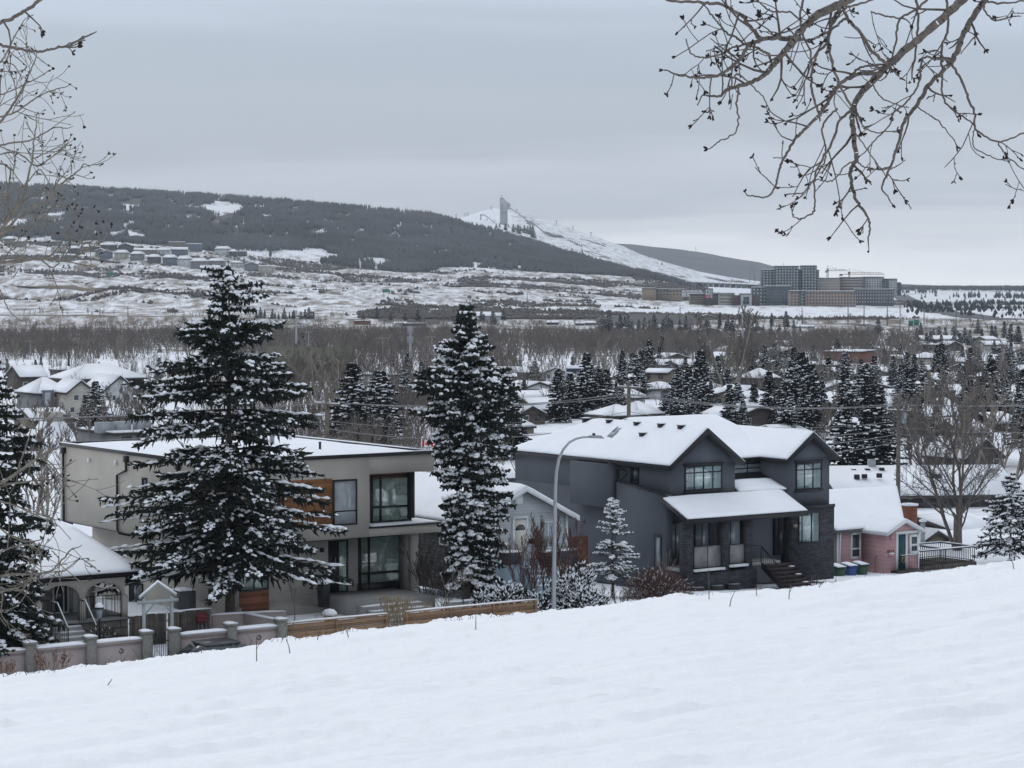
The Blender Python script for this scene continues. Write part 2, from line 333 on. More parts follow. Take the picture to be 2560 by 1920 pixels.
def ground_material():
    m = bpy.data.materials.new('snow_ground'); m.use_nodes = True; t = m.node_tree; nd = t.nodes; lk = t.links.new
    b = nd['Principled BSDF']; b.inputs['Roughness'].default_value = .8; b.inputs['Specular IOR Level'].default_value = .2
    at = nd.new('ShaderNodeAttribute'); at.attribute_name = 'cover'; sp = nd.new('ShaderNodeSeparateColor'); lk(at.outputs['Color'], sp.inputs[0])
    geo = nd.new('ShaderNodeNewGeometry')
    def noise(scale, det, mapsc=None):
        n = nd.new('ShaderNodeTexNoise'); n.inputs['Scale'].default_value = scale; n.inputs['Detail'].default_value = det; n.inputs['Roughness'].default_value = .65
        src = geo.outputs['Position']
        if mapsc: mp_ = nd.new('ShaderNodeMapping'); mp_.inputs['Scale'].default_value = mapsc; lk(src, mp_.inputs[0]); src = mp_.outputs[0]
        lk(src, n.inputs['Vector']); return n.outputs[0]
    def M(op, a, b_=None):
        q = nd.new('ShaderNodeMath'); q.operation = op
        for i, v in enumerate((a, b_)):
            if v is None: continue
            if isinstance(v, (int, float)): q.inputs[i].default_value = v
            else: lk(v, q.inputs[i])
        return q.outputs[0]
    def mixc(f, a, c):
        q = nd.new('ShaderNodeMix'); q.data_type = 'RGBA'; lk(f, q.inputs[0])
        for i, v in ((6, a), (7, c)):
            if isinstance(v, tuple): q.inputs[i].default_value = v + (1,)
            else: lk(v, q.inputs[i])
        return q.outputs[2]
    def step(src, lo, hi):
        q = nd.new('ShaderNodeMapRange'); q.inputs[1].default_value = lo; q.inputs[2].default_value = hi; q.clamp = True; lk(src, q.inputs[0]); return q.outputs[0]
    n_g = noise(.11, 9, (1, .45, 1)); n_b = noise(.028, 8, (1, .5, 1)); n_f = noise(.6, 3)
    grass = step(M('ADD', M('ADD', n_g, M('MULTIPLY', n_f, .25)), M('MULTIPLY', sp.outputs[0], .42)), .78, 1.0)
    brush = step(M('ADD', n_b, M('MULTIPLY', sp.outputs[1], .42)), .68, .80)
    c = mixc(grass, (.86, .885, .925), (.20, .165, .13)); c = mixc(brush, c, (.07, .064, .062)); c = mixc(sp.outputs[2], c, (.045, .045, .05))
    lk(c, b.inputs['Base Color'])
    bp = nd.new('ShaderNodeBump'); bp.inputs['Distance'].default_value = 1.2; bp.inputs['Strength'].default_value = .5; lk(n_g, bp.inputs['Height']); lk(bp.outputs[0], b.inputs['Normal'])
    return m
def poly_in(px, py, P):
    P = np.array(P, float); ins = np.zeros(px.shape, bool); j = len(P) - 1
    for i in range(len(P)):
        c = ((P[i, 1] > py) != (P[j, 1] > py)); xx = (P[j, 0] - P[i, 0]) * (py - P[i, 1]) / (P[j, 1] - P[i, 1] + 1e-9) + P[i, 0]
        ins ^= c & (px < xx); j = i
    return ins
# outline of the leafless wood on the hillside, as (px on the photograph, distance)
WOOD_LO = np.array([[-1500, 2560], [0, 2590], [150, 2620], [400, 2560], [640, 2640], [780, 2590], [1000, 2590], [1300, 2600], [1500, 2620], [1650, 2660], [1760, 2760]], float)
WOOD_HI = np.array([[-1500, 3440], [0, 3440], [1050, 3440], [1180, 3380], [1300, 3330], [1450, 3220], [1560, 3060], [1650, 2900], [1760, 2780], [1800, 2600]], float)
def wood_mask(x, Y):
    px = 1280 + FPX * x / Y; lo = np.interp(px, WOOD_LO[:, 0], WOOD_LO[:, 1]) + fbm(x / 60, Y / 60, 3, 21) * 160
    hi = np.interp(px, WOOD_HI[:, 0], WOOD_HI[:, 1]) + fbm(x / 50, Y / 50, 3, 22) * 60
    m = (Y > lo) & (Y < hi) & (px < 1790)
    clear = ((px - 770) / 85.) ** 2 + ((Y - 2640) / 120.) ** 2 + fbm(x / 25, Y / 60, 4, 4) * 3.2 < 1
    return m & ~clear
def brush_dens(x, Y):
    px = 1280 + FPX * x / Y; n = fbm(x / 190 + Y / 300, Y / 80, 5, 31, .55); d = (n > .12) & (Y > 1330) & (Y < 2640)
    d |= (fbm(x / 30, Y / 20, 3, 33) > .26) & (Y > 1330) & (Y < 2640)
    d |= ((px - 1830) / 230.) ** 2 + ((Y - 2500) / 380.) ** 2 + fbm(x / 90, Y / 90, 3, 35) * 2.5 < 1
    d |= ((px - 1080) / 200.) ** 2 + ((Y - 1390) / 90.) ** 2 + fbm(x / 60, Y / 60, 3, 36) * 2.5 < 1
    return d & ~((px > 1500) & (Y < 2050) & (n < .2))
def build_terrain():
    cols = np.concatenate([np.linspace(-1500, -100, 90), np.linspace(-80, 2640, 620), np.linspace(2660, 4200, 100)])
    rings = np.concatenate([np.linspace(58, 200, 110), np.exp(np.linspace(math.log(204), math.log(1290), 130)), np.linspace(1300, 4300, 330), np.exp(np.linspace(math.log(4330), math.log(10800), 50))])
    a = (cols - 1280) / FPX; Yg, Ag = np.meshgrid(rings, a, indexing='ij'); X = Ag * Yg; Z = groundz(X, Yg)
    Z = np.where(Yg < 80, Z - .25, Z)
    V = np.stack([X, Yg, Z], -1).reshape(-1, 3); nr, nc = X.shape; i = np.arange(nr - 1)[:, None] * nc + np.arange(nc - 1)[None]
    F = np.stack([i, i + 1, i + nc + 1, i + nc], -1).reshape(-1, 4)
    me = mk_mesh('ground', V, [F], [ground_material()], None, True)
    px = cols[None, :] + 0 * Yg
    x = X; Y = Yg; wd = wood_mask(x, Y); bd = brush_dens(x, Y)
    g = np.interp(Y, [150, 260, 600, 700, 1000, 1100, 1300, 1400, 2550, 2700, 5000], [0, .15, .25, .55, .6, .8, .75, .62, .62, .3, .2])
    g = g * np.where((px > 1050) & (Y > 3300), .1, 1); g = np.where((px > 1280) & (px < 1750) & (Y > 2900), .42, g); bd = bd | ((px > 1270) & (px < 1720) & (Y > 2950) & (fbm(x / 35, Y / 60, 4, 90) > .13)); g = np.where((Y > 560) & (Y < 690), .08, g); g = np.where((px > 1500) & (Y > 1500) & (Y < 1900), .35, g)
    bsh = np.where(wd, .22 + .5 * (fbm(x / 70, Y / 140, 3, 70) > 0), np.where(bd, .5, 0)) + np.interp(Y, [1300, 1500, 2600, 3000], [.25, .12, .12, 0])
    wr = np.clip((px - 1650) / 220, 0, 1) * np.clip((Y - 2650) / 250, 0, 1); bsh = np.maximum(bsh, wr * np.clip(.35 + fbm(x / 400, Y / 250, 4, 77) * 2.2, 0, 1)); bsh = np.where(Y > 4600, np.maximum(bsh, .28), bsh)
    asf = np.zeros_like(g)
    colr = np.stack([g, np.clip(bsh, 0, 1), asf, np.ones_like(g)], -1).reshape(-1, 4).astype(np.float32)
    ca = me.color_attributes.new('cover', 'FLOAT_COLOR', 'POINT'); ca.data.foreach_set('color', colr.ravel())
    tag(link('ground', me), 'snowy valley floor, grass slopes and hillsides running to the horizon', 'ground', kind='structure')
    # far ridge beyond the river bend
    pxs = np.linspace(1250, 3400, 500); P = np.array([[1250, 640], [1400, 614], [1480, 609], [1560, 611], [1640, 618], [1700, 624], [1800, 639], [1900, 655], [1960, 672], [2010, 690], [2080, 704], [2200, 713], [2400, 717], [3400, 719]], float)
    rows = []; 
    for Y, f in ((6800, 0.), (7200, .3), (7600, .62), (8000, .88), (8300, 1.), (8800, 1.), (9800, .6), (10700, .1)):
        top = slope(np.interp(pxs, P[:, 0], P[:, 1])) * Y; base = -30.; x = (pxs - 1280) / FPX * Y
        z = base + (top - base) * f + fbm(x / 300, np.full_like(x, Y / 300), 4, 6) * 22 * (.3 + .7 * f); rows.append(np.stack([x, np.full_like(x, Y), z], -1))
    V = np.concatenate(rows); nc = len(pxs); i = np.arange(len(rows) - 1)[:, None] * nc + np.arange(nc - 1)[None]
    F = np.stack([i, i + 1, i + nc + 1, i + nc], -1).reshape(-1, 4)
    m = mat('far_wood', (.075, .078, .085), .95, .35, .012); 
    tag(link('hill', mk_mesh('hill', V, [F], [m], None, True)), 'long dark wooded ridge behind the ski hill', 'hill', kind='structure')
build_terrain()
# ---------------------------------------------------------------- the near snow slope
def snow_slope_mat():
    m = bpy.data.materials.new('slope_snow'); m.use_nodes = True; t = m.node_tree; nd = t.nodes; lk = t.links.new
    b = nd['Principled BSDF']; b.inputs['Roughness'].default_value = .7; b.inputs['Specular IOR Level'].default_value = .25
    b.inputs['Base Color'].default_value = (.875, .89, .915, 1)
    geo = nd.new('ShaderNodeNewGeometry'); prev = None
    for sc_, dist, mpc in ((3.0, .05, (1, .5, 1)), (16, .02, (1, 1, 1)), (70, .006, (1, 1, 1))):
        mp_ = nd.new('ShaderNodeMapping'); mp_.inputs['Scale'].default_value = mpc; lk(geo.outputs['Position'], mp_.inputs[0])
        n = nd.new('ShaderNodeTexNoise'); n.inputs['Scale'].default_value = sc_; n.inputs['Detail'].default_value = 5; lk(mp_.outputs[0], n.inputs['Vector'])
        bp = nd.new('ShaderNodeBump'); bp.inputs['Distance'].default_value = dist; bp.inputs['Strength'].default_value = .55; lk(n.outputs[0], bp.inputs['Height'])
        if prev: lk(prev, bp.inputs['Normal'])
        prev = bp.outputs[0]
    lk(prev, b.inputs['Normal']); return m
def fore_disp(x, Y):
    # long low drifts running up to the right, sled tracks and trampled patches
    ang = R(14); u = x * math.cos(ang) + Y * math.sin(ang); v = -x * math.sin(ang) + Y * math.cos(ang)
    d = fbm(u / 6, v / 1.5, 4, 41) * .05 + fbm(u / 3, v / .35, 4, 53, .6) * .035
    for sc_, sd_n, am in ((1.0, 47, .32), (1.7, 48, .3), (.6, 49, .25)):
        r = 1 - np.abs(fbm(u / 9 * sc_ + 3, v / 1.2 * sc_, 5, sd_n, .6)) * 2; d = d + np.clip(r - .86, 0, 1) * am
    patch = np.clip(fbm(u / 9, v / 4, 3, 51) * 4 + .2, 0, 1); d = d + fbm(x / .5, Y / .9, 5, 43, .6) * .05 * patch
    near = np.clip((17 - Y) / 6, 0, 1); lum = fbm(x / .35, Y / .7, 3, 44); d = d + near * np.where(lum > 0, lum * .09, lum * .03)
    edge = np.exp(-((Y - YC) / 5.) ** 2); d = d * (1 - .55 * edge) + edge * np.maximum(fbm(x / .6, Y / 3, 5, 45, .75), -.02) * .34
    return d * np.interp(Y, [0, 6, 9], [.2, .5, 1]) - np.interp(Y, [22, 40], [0, .17])
def build_slope():
    cols = np.concatenate([np.linspace(-2500, -60, 160), np.linspace(-50, 2610, 1000), np.linspace(2620, 4800, 160)])
    rings = np.concatenate([np.linspace(1.2, 6, 12), np.exp(np.linspace(math.log(6.1), math.log(38), 420)), np.linspace(38.05, 50, 150), np.linspace(51, 76, 20)])
    a = (cols - 1280) / FPX; Yg, Ag = np.meshgrid(rings, a, indexing='ij'); X = Ag * Yg
    Z = z_fore(1280 + FPX * X / Yg, Yg, X) + fore_disp(X, Yg)
    V = np.stack([X, Yg, Z], -1).reshape(-1, 3); nr, nc = X.shape; i = np.arange(nr - 1)[:, None] * nc + np.arange(nc - 1)[None]
    F = np.stack([i, i + 1, i + nc + 1, i + nc], -1).reshape(-1, 4)
    tag(link('snow_slope', mk_mesh('snow_slope', V, [F], [snow_slope_mat()], None, True)), 'trampled snow slope in the foreground falling away to the street', 'ground', kind='structure')
build_slope()
def haze():
    mb = MB().box(-7000, 7000, -60, 11000, -60, 420); 
    m = bpy.data.materials.new('haze'); m.use_nodes = True; t = m.node_tree; t.nodes.clear()
    o = t.nodes.new('ShaderNodeOutputMaterial'); v = t.nodes.new('ShaderNodeVolumePrincipled'); v.inputs['Color'].default_value = (.84, .92, 1, 1); v.inputs['Density'].default_value = HAZE_D
    t.links.new(v.outputs[0], o.inputs['Volume']); tag(mb.build('haze', m), 'thin winter haze filling the valley air', 'haze', kind='stuff')
HAZE_D = .000085
# ---------------------------------------------------------------- vegetation builders
FOL = mat('spruce_needles', (.024, .029, .025), .85, .45, 2.5, spec=.1)
FOLB = mat('spruce_needles_dark', (.017, .021, .022), .85, .4, 2.5, spec=.1)
BARK = mat('spruce_bark', (.075, .06, .052), .95, .3, 6, .02, 25)
BARKG = mat('poplar_bark', (.20, .175, .15), .9, .3, 9, .01, 40)
TWIG = mat('bare_twigs', (.15, .13, .115), .9, .25, 3)
TWIGD = mat('dark_twigs', (.065, .052, .048), .9, .25, 3)
TWIGR = mat('reddish_twigs', (.10, .055, .048), .9, .25, 3)
BUD = mat('buds', (.022, .016, .016), .8, .2)
DRY = mat('dry_grass', (.34, .26, .16), .9, .3, 4)
def unit(v): return v / (np.linalg.norm(v, axis=-1, keepdims=True) + 1e-9)
def spruce_parts(H, prof, seed, nb=90, tw=46, tl=.55, tr=.05, snow=.55, base=.06, lean=0, twn=4, sec=1, rise=.25, droop=.35, sr=1.35, gapy=0, gapk=1.4, vr=.38):
    """returns (foliage V,F), (snow V,F), (wood V,F); prof(h, az) -> reach in metres"""
    rg = np.random.default_rng(seed); P = []; 
    hb = base + (1 - base) * np.sort(rg.random(nb)) ** .92 * .99; az = np.arange(nb) * 2.399 + rg.normal(0, .35, nb)
    if gapy: hb = hb + .5 / gapy * np.sin(hb * gapy * 2 * np.pi) / (2 * np.pi) * gapk
    reach = np.array([prof(h, a) for h, a in zip(hb, az)]) * ((1 - vr * .6) + vr * rg.random(nb)) * np.where(rg.random(nb) < .12, .72, 1)
    D = np.stack([np.cos(az), np.sin(az), 0 * az], 1); up = rise * (hb * 1.7 - .55) ; 
    K = tw; t = (np.arange(K)[None] + rg.random((nb, K))) / K; t = .1 + .9 * t
    dr = droop * (1.15 - hb)
    def pt(tt, Rr, hh, u_, d_, DD): 
        z = hh * H + Rr * (u_ * tt - d_ * tt ** 2 * (1 - .45 * tt)); return DD * (Rr * tt)[..., None] + np.stack([0 * z, 0 * z, z], -1)
    Rb = reach[:, None]; B = pt(t, Rb + 0 * t, hb[:, None] + 0 * t, up[:, None], dr[:, None], D[:, None, :])
    wob = np.stack([fbm(t * 3 + i * .0, np.arange(nb)[:, None] * 7.3 + 0 * t, 2, seed + i) for i in range(3)], -1) * (Rb[..., None] * .18); B = B + wob
    side = np.where((np.arange(K) % 2)[None] == 0, 1., -1.) * (1 + 0 * t); S = np.stack([-D[:, 1], D[:, 0], 0 * az], 1)[:, None, :]
    ln = tl * (.55 + .75 * rg.random((nb, K))) * np.clip(Rb / (tl * 3.2), .45, 1.5) * (1.12 - .62 * t)
    dirv = unit(D[:, None, :] * (.55 + .5 * t[..., None]) + S * side[..., None] * (.85 - .35 * t[..., None]) + np.stack([0 * t, 0 * t, -.10 - .22 * rg.random((nb, K)) + .18 * hb[:, None]], -1) + rg.normal(0, .16, (nb, K, 3)))
    P0 = B.reshape(-1, 3); P1 = (B + dirv * ln[..., None]).reshape(-1, 3); Rt = np.full(len(P0), tr) * (.8 + .5 * rg.random(len(P0)))
    fol = [(P0, P1, Rt)]
    allP0, allP1 = [P0], [P1]
    for s_ in range(sec):                       # side sprays off each twig, some hanging
        a = rg.random(len(P0)) * .8 + .1; q0 = P0 + (P1 - P0) * a[:, None]; hang = rg.random(len(P0)) < .35
        dv = unit((P1 - P0) + rg.normal(0, .5, P0.shape) * np.linalg.norm(P1 - P0, axis=1, keepdims=True)) ; dv[hang] = unit(dv[hang] * .5 + np.array([0, 0, -1.]))
        l2 = np.linalg.norm(P1 - P0, axis=1) * (.35 + .45 * rg.random(len(P0))); q1 = q0 + dv * l2[:, None]
        fol.append((q0, q1, Rt * .9)); nh = ~hang; allP0.append(q0[nh]); allP1.append(q1[nh])
    lead = np.array([[0, 0, H * .965]]); fol.append((lead, np.array([[0, 0, H * 1.01]]), np.array([tr])))
    parts = [spindles(a, b, c, twn, rg, .5) for a, b, c in fol]; fv, ff = merge(parts)
    A0 = np.concatenate(allP0); A1 = np.concatenate(allP1); n = fbm(A0[:, 0] / .85 + A0[:, 2] * 1.3, A0[:, 1] / .85 - A0[:, 2] * 1.1, 2, seed + 9) * 1.15
    keep = (n + rg.normal(0, .03, len(n)) > (.5 - snow) * .75 + .02) & (rg.random(len(n)) < .45); A0, A1 = A0[keep], A1[keep]
    a = rg.random(len(A0)) * .35; b = a + .45 + .3 * rg.random(len(A0)); s0 = A0 + (A1 - A0) * a[:, None]; s1 = A0 + (A1 - A0) * b[:, None]
    off = np.array([0, 0, tr * .75]); KB = 16; tb0 = (.3 + .68 * (np.arange(KB)[None] + rg.random((nb, KB))) / KB); tb1 = np.minimum(tb0 + .10, 1.02)
    q0 = pt(tb0, Rb + 0 * tb0, hb[:, None] + 0 * tb0, up[:, None], dr[:, None], D[:, None, :]).reshape(-1, 3); q1 = pt(tb1, Rb + 0 * tb0, hb[:, None] + 0 * tb0, up[:, None], dr[:, None], D[:, None, :]).reshape(-1, 3); kb = rg.random(len(q0)) < snow * 1.5; q0, q1 = q0[kb], q1[kb]; sw = rg.normal(0, .06, q0.shape) * [1, 1, .3]
    if len(q0): s0 = np.concatenate([s0, q0 + sw]); s1 = np.concatenate([s1, q1 + sw + (q1 - q0) * .4])
    sv, sf = spindles(s0 + off, s1 + off, np.full(len(s0), tr * sr * 1.12) * (.55 + .9 * rg.random(len(s0))), 5, rg, .35, .5, .62)
    # trunk and limbs
    lx = np.array([0, 0, 0.]); zz_ = np.linspace(-.4, H * .97, 14); rr = np.interp(zz_ / H, [0, .04, 1], [H * .019, H * .0145, .015]); TP = np.stack([np.sin(zz_ * .7 + seed) * .02 * H / 12, np.cos(zz_ * .9) * .02 * H / 12, zz_], 1)
    wv = [tubes(TP[:-1], TP[1:], rr[:-1], rr[1:], 8)]
    for i in range(4):
        t0, t1 = i / 4, (i + 1) / 4; o = np.ones(nb)
        wv.append(tubes(pt(o * t0, reach, hb, up, dr, D), pt(o * t1, reach, hb, up, dr, D), reach * .013 * (1.1 - t0) + .006, reach * .013 * (1.1 - t1) + .006, 4))
    V = []; Fq = []; b0 = 0
    for v, f in wv: V.append(v); Fq.append(f + b0); b0 += len(v)
    return (fv, ff), (sv, [sf]), (np.concatenate(V), Fq)
def spruce(name, H, prof, seed, label, loc, fol=None, rz=0, **k):
    f, s, wd = spruce_parts(H, prof, seed, **k); t = thing(name, label, 'tree', loc, rz)
    a = link('trunk', mk_mesh('trunk', wd[0], wd[1], [BARK]), t); c = link('crown', mk_mesh('crown', f[0], f[1], [fol or FOL]), t)
    sn = link('snow', mk_mesh('snow', s[0], s[1], [SNOWF]), c); CH[t.name] = [a, c]; CH[c.name] = [sn]; return t
def bare_segs(seed, H, spread=.9, levels=((7, .42), (6, .5), (5, .5), (4, .5)), r0=None, trunk=.3, upb=.25, k=4, wander=.16, stems=1, minr=.004, fork=.55):
    """recursive leafless tree; returns list of (P0,P1,R0,R1) arrays"""
    rg = np.random.default_rng(seed); r0 = r0 or H * .014; out = []
    if stems == 1: o = np.zeros((1, 3)); d = np.array([[0, 0, 1.]])
    else:
        az = np.arange(stems) * 2.399 + rg.random(stems); tl_ = .12 + .3 * rg.random(stems); o = np.stack([np.cos(az) * .12, np.sin(az) * .12, 0 * az - .1], 1); d = unit(np.stack([np.cos(az) * tl_, np.sin(az) * tl_, np.ones(stems)], 1))
    Ln = np.full(len(o), H * .8) * (.8 + .3 * rg.random(len(o))); Rr = np.full(len(o), r0) / (1 if stems == 1 else math.sqrt(stems) * .8)
    for lv in range(len(levels) + 1):
        pts = [o]; dd = d; n = len(o)
        for i in range(k):
            dd = unit(dd + rg.normal(0, wander, dd.shape) + np.array([0, 0, upb * (.3 if lv else .1)])); pts.append(pts[-1] + dd * (Ln / k)[:, None])
        P = np.stack(pts, 1); tt = np.linspace(0, 1, k + 1); rad = np.maximum(Rr[:, None] * (1 - .72 * tt[None]), minr)
        for i in range(k): out.append((P[:, i], P[:, i + 1], rad[:, i], rad[:, i + 1]))
        if lv == len(levels): break
        nc, lr = levels[lv]; lo = trunk if lv == 0 else .2
        t = lo + (1 - lo) * (np.arange(nc)[None] + rg.random((n, nc))) / nc * .97; fi = t * k; i0 = np.minimum(fi.astype(int), k - 1); fr_ = fi - i0; idx = np.arange(n)[:, None]
        q = P[idx, i0] * (1 - fr_[..., None]) + P[idx, i0 + 1] * fr_[..., None]; pd = unit(P[idx, i0 + 1] - P[idx, i0]); rv = rg.normal(0, 1, pd.shape); rv = unit(rv - pd * (rv * pd).sum(-1, keepdims=True))
        nd_ = unit(pd * (1 - fork * .55) + rv * spread * fork * 1.3 + np.array([0, 0, upb]))
        L2 = (Ln[:, None] * lr * (1.15 - .75 * t) * (.7 + .5 * rg.random((n, nc)))); r2 = np.maximum(Rr[:, None] * (1 - .72 * t) * .62, minr)
        o = q.reshape(-1, 3); d = nd_.reshape(-1, 3); Ln = L2.reshape(-1); Rr = r2.reshape(-1)
    return out
def segs_mesh(name, segs, m, n=3, nbig=6, rbig=.04, ends=None):
    P0 = np.concatenate([s[0] for s in segs]); P1 = np.concatenate([s[1] for s in segs]); A = np.concatenate([s[2] for s in segs]); B = np.concatenate([s[3] for s in segs])
    big = A > rbig; out = []; b = 0; V = []
    for msk, nn in ((big, nbig), (~big, n)):
        if msk.any(): v, f = tubes(P0[msk], P1[msk], A[msk], B[msk], nn); V.append(v); out.append(f + b); b += len(v)
    return mk_mesh(name, np.concatenate(V), out, [m] if not isinstance(m, (list, tuple)) else m)
def bare_tree(name, H, seed, label, loc, m=TWIG, mt=None, cat='tree', rz=0, nl=1, **k):
    segs = bare_segs(seed, H, **k); kk = k.get('k', 4); t = thing(name, label, cat, loc, rz)
    a = link('trunk', segs_mesh('trunk', segs[:kk], mt or m), t); c = link('crown', segs_mesh('crown', segs[kk:], m), t); CH[t.name] = [a, c]; return t
def conic(rad, sharp=.85, blunt=.0):
    return lambda h, a: rad * (max(1 - h, 0) ** sharp * (1 - blunt) + blunt * (1 if h < .9 else (1 - h) * 10)) + .12
def snow_specks(segs, frac, rg, sc=1.6, rmax=.03):
    P0 = np.concatenate([s[0] for s in segs]); P1 = np.concatenate([s[1] for s in segs]); A = np.concatenate([s[2] for s in segs])
    d = P1 - P0; flat = np.abs(d[:, 2]) / (np.linalg.norm(d, axis=1) + 1e-9) < .75; k = flat & (rg.random(len(A)) < frac); P0, P1, A = P0[k], P1[k], A[k]
    off = np.stack([0 * A, 0 * A, A * .8], 1); return spindles(P0 + off, P1 + off, np.minimum(A * sc, rmax) + .006, 4, rg, .3, .5, .7)
def bush(name, rad, h, seed, label, loc, m=FOLB, snow=.5, n=2600, tl=.22, tr=.03, cat='bush', flat=1.0, group=None):
    """dense low shrub: short sprays all through an uneven dome"""
    rg = np.random.default_rng(seed); d = unit(rg.normal(0, 1, (n, 3))); d[:, 2] = np.abs(d[:, 2]); rr = rg.random(n) ** .45
    lump = 1 + .55 * fbm(np.arctan2(d[:, 1], d[:, 0]) * 2.2, d[:, 2] * 2.5, 3, seed); P = d * (rr * lump)[:, None] * np.array([rad, rad, h]); dv = unit(d + rg.normal(0, .45, d.shape) + np.array([0, 0, .3]))
    ln = tl * (.5 + rg.random(n)); P1 = P + dv * ln[:, None]; v, f = spindles(P, P1, np.full(n, tr), 3, rg, .4)
    t = thing(name, label, cat, loc, 0, group); c = link('foliage', mk_mesh('foliage', v, [f] if isinstance(f, np.ndarray) else f, [m]), t); CH[t.name] = [c]
    k = rg.random(n) < snow * (.35 + .9 * (fbm(P[:, 0] / .35, P[:, 1] / .35 + P[:, 2], 2, seed + 3) > 0)); o = np.array([0, 0, tr])
    if k.any():
        v, f = spindles(P[k] + dv[k] * ln[k, None] * .2 + o, P1[k] + o, np.full(k.sum(), tr * 1.25), 4, rg, .35, .5, .7)
        s = link('snow', mk_mesh('snow', v, [f], [SNOWF]), c); CH[c.name] = [s]
    return t
def twig_bush(name, rad, h, seed, label, loc, m=TWIGD, snow=.12, stems=26, cat='bush', minr=.006):
    rg = np.random.default_rng(seed); az = rg.random(stems) * 6.28; r_ = rg.random(stems) ** .6
    segs = []
    for i in range(stems):
        s = bare_segs(seed * 50 + i, h * (.75 + .35 * rg.random()), levels=((6, .5), (5, .5)), r0=.014, trunk=.12, upb=.35, k=3, spread=1.1, minr=minr)
        off = np.array([math.cos(az[i]) * r_[i] * rad * .75, math.sin(az[i]) * r_[i] * rad * .75, 0]); sh = np.array([math.cos(az[i]), math.sin(az[i]), 0]) * r_[i] * .35
        segs += [(a + off + a[:, 2:3] * sh, b + off + b[:, 2:3] * sh, c, d) for a, b, c, d in s]
    t = thing(name, label, cat, loc); c = link('branches', segs_mesh('branches', segs, m), t); CH[t.name] = [c]
    if snow:
        v, f = snow_specks(segs, snow, rg); s = link('snow', mk_mesh('snow', v, [f], [SNOWF]), c); CH[c.name] = [s]
    return t
# ---------------------------------------------------------------- near houses
STUCCO = mat('grey_stucco', (.39, .37, .33), .9, .09, .5, .006, 60)
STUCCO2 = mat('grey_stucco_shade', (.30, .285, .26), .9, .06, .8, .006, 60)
BRICKG = mat('grey_brick', (.30, .285, .26), .9, .08, 2, kind='brick', bw=.32, bh=.085, ms=.009, c1=1.06, c2=.92, mc=.72)
WOODP = mat('cedar_panel', (.205, .09, .036), .6, .35, 1.5, kind='plank', pitch=.13, pvar=.28, grain=1)
WOODD = mat('dark_cedar', (.17, .065, .035), .6, .3, 1.5, kind='plank', pitch=.14, pvar=.3, grain=1)
CONC = mat('concrete', (.30, .30, .295), .9, .12, 1.5, .004, 40)
CURT = mat('pale_curtain', (.50, .54, .52), .9, .1, 5, kind='vplank', pitch=.16, pvar=.1)
DARKW = mat('slate_stucco', (.082, .091, .108), .9, .1, .5, .006, 60)
STONE = mat('dark_ledge_stone', (.05, .052, .062), .85, .25, 4, kind='stone', bw=.35, bh=.06, ms=.012, c1=1.5, c2=.6, mc=.3)
RAILG = mat('frosted_rail_glass', (.20, .20, .20), .25, .3, 1.5)
BLUES = mat('pale_blue_siding', (.42, .455, .475), .8, .06, 1.2, kind='lap', pitch=.17)
GREYS = mat('weathered_grey_shakes', (.125, .125, .13), .9, .25, 3, kind='brick', bw=.25, bh=.2, ms=.012, c1=1.25, c2=.8, mc=.4)
PINK = mat('pink_siding', (.46, .28, .285), .8, .05, 1.2, kind='lap', pitch=.26)
TANS = mat('tan_siding', (.20, .18, .14), .85, .1, 1.2, kind='lap', pitch=.2)
OLIVES = mat('grey_green_siding', (.26, .26, .22), .85, .08, 1.2, kind='lap', pitch=.2)
WHITE = mat('white_paint', (.62, .65, .66), .6, .06)
TEAL = mat('teal_door', (.012, .055, .065), .5, .15)
CREAMD = mat('cream_door', (.60, .58, .52), .6, .06)
METAL = mat('galvanised_steel', (.30, .32, .34), .45, .1, 3, metal=.4)
DWOOD = mat('weathered_board_fence', (.085, .075, .068), .9, .3, 3, kind='vplank', pitch=.12, pvar=.4)
CEDARF = mat('cedar_fence', (.25, .155, .09), .8, .35, 2, kind='plank', pitch=.16, pvar=.3, grain=1)
PSTUC = mat('pinkish_stucco_wall', (.35, .305, .29), .9, .08, 1.5, .008, 30)
CREAMS = mat('pale_arch_stucco', (.50, .46, .42), .9, .08, 1.5)
POSTC = mat('rough_concrete_post', (.20, .20, .18), .95, .25, 6, .01, 30)
RUBBLE = mat('rubble_stone', (.17, .16, .14), .9, .3, 3, kind='brick', bw=.7, bh=.35, ms=.03, c1=1.2, c2=.75, mc=.5)
BROWNS = mat('brown_siding', (.085, .07, .062), .9, .12, 1.2, kind='lap', pitch=.25)
BRICKR = mat('red_brick', (.24, .09, .06), .9, .2, 2, kind='brick', bw=.22, bh=.075, ms=.012)
def face_map(ax, p):
    if ax == 'f': return lambda a, b, c: (a, p - c, b)
    if ax == 'l': return lambda a, b, c: (p - c, a, b)
    if ax == 'r': return lambda a, b, c: (p + c, a, b)
    return lambda a, b, c: (a, p + c, b)
def fbox(mb, fm, a0, a1, b0, b1, c0, c1, m=0):
    p, q = fm(a0, b0, c0), fm(a1, b1, c1); mb.box(p[0], q[0], p[1], q[1], p[2], q[2], m)
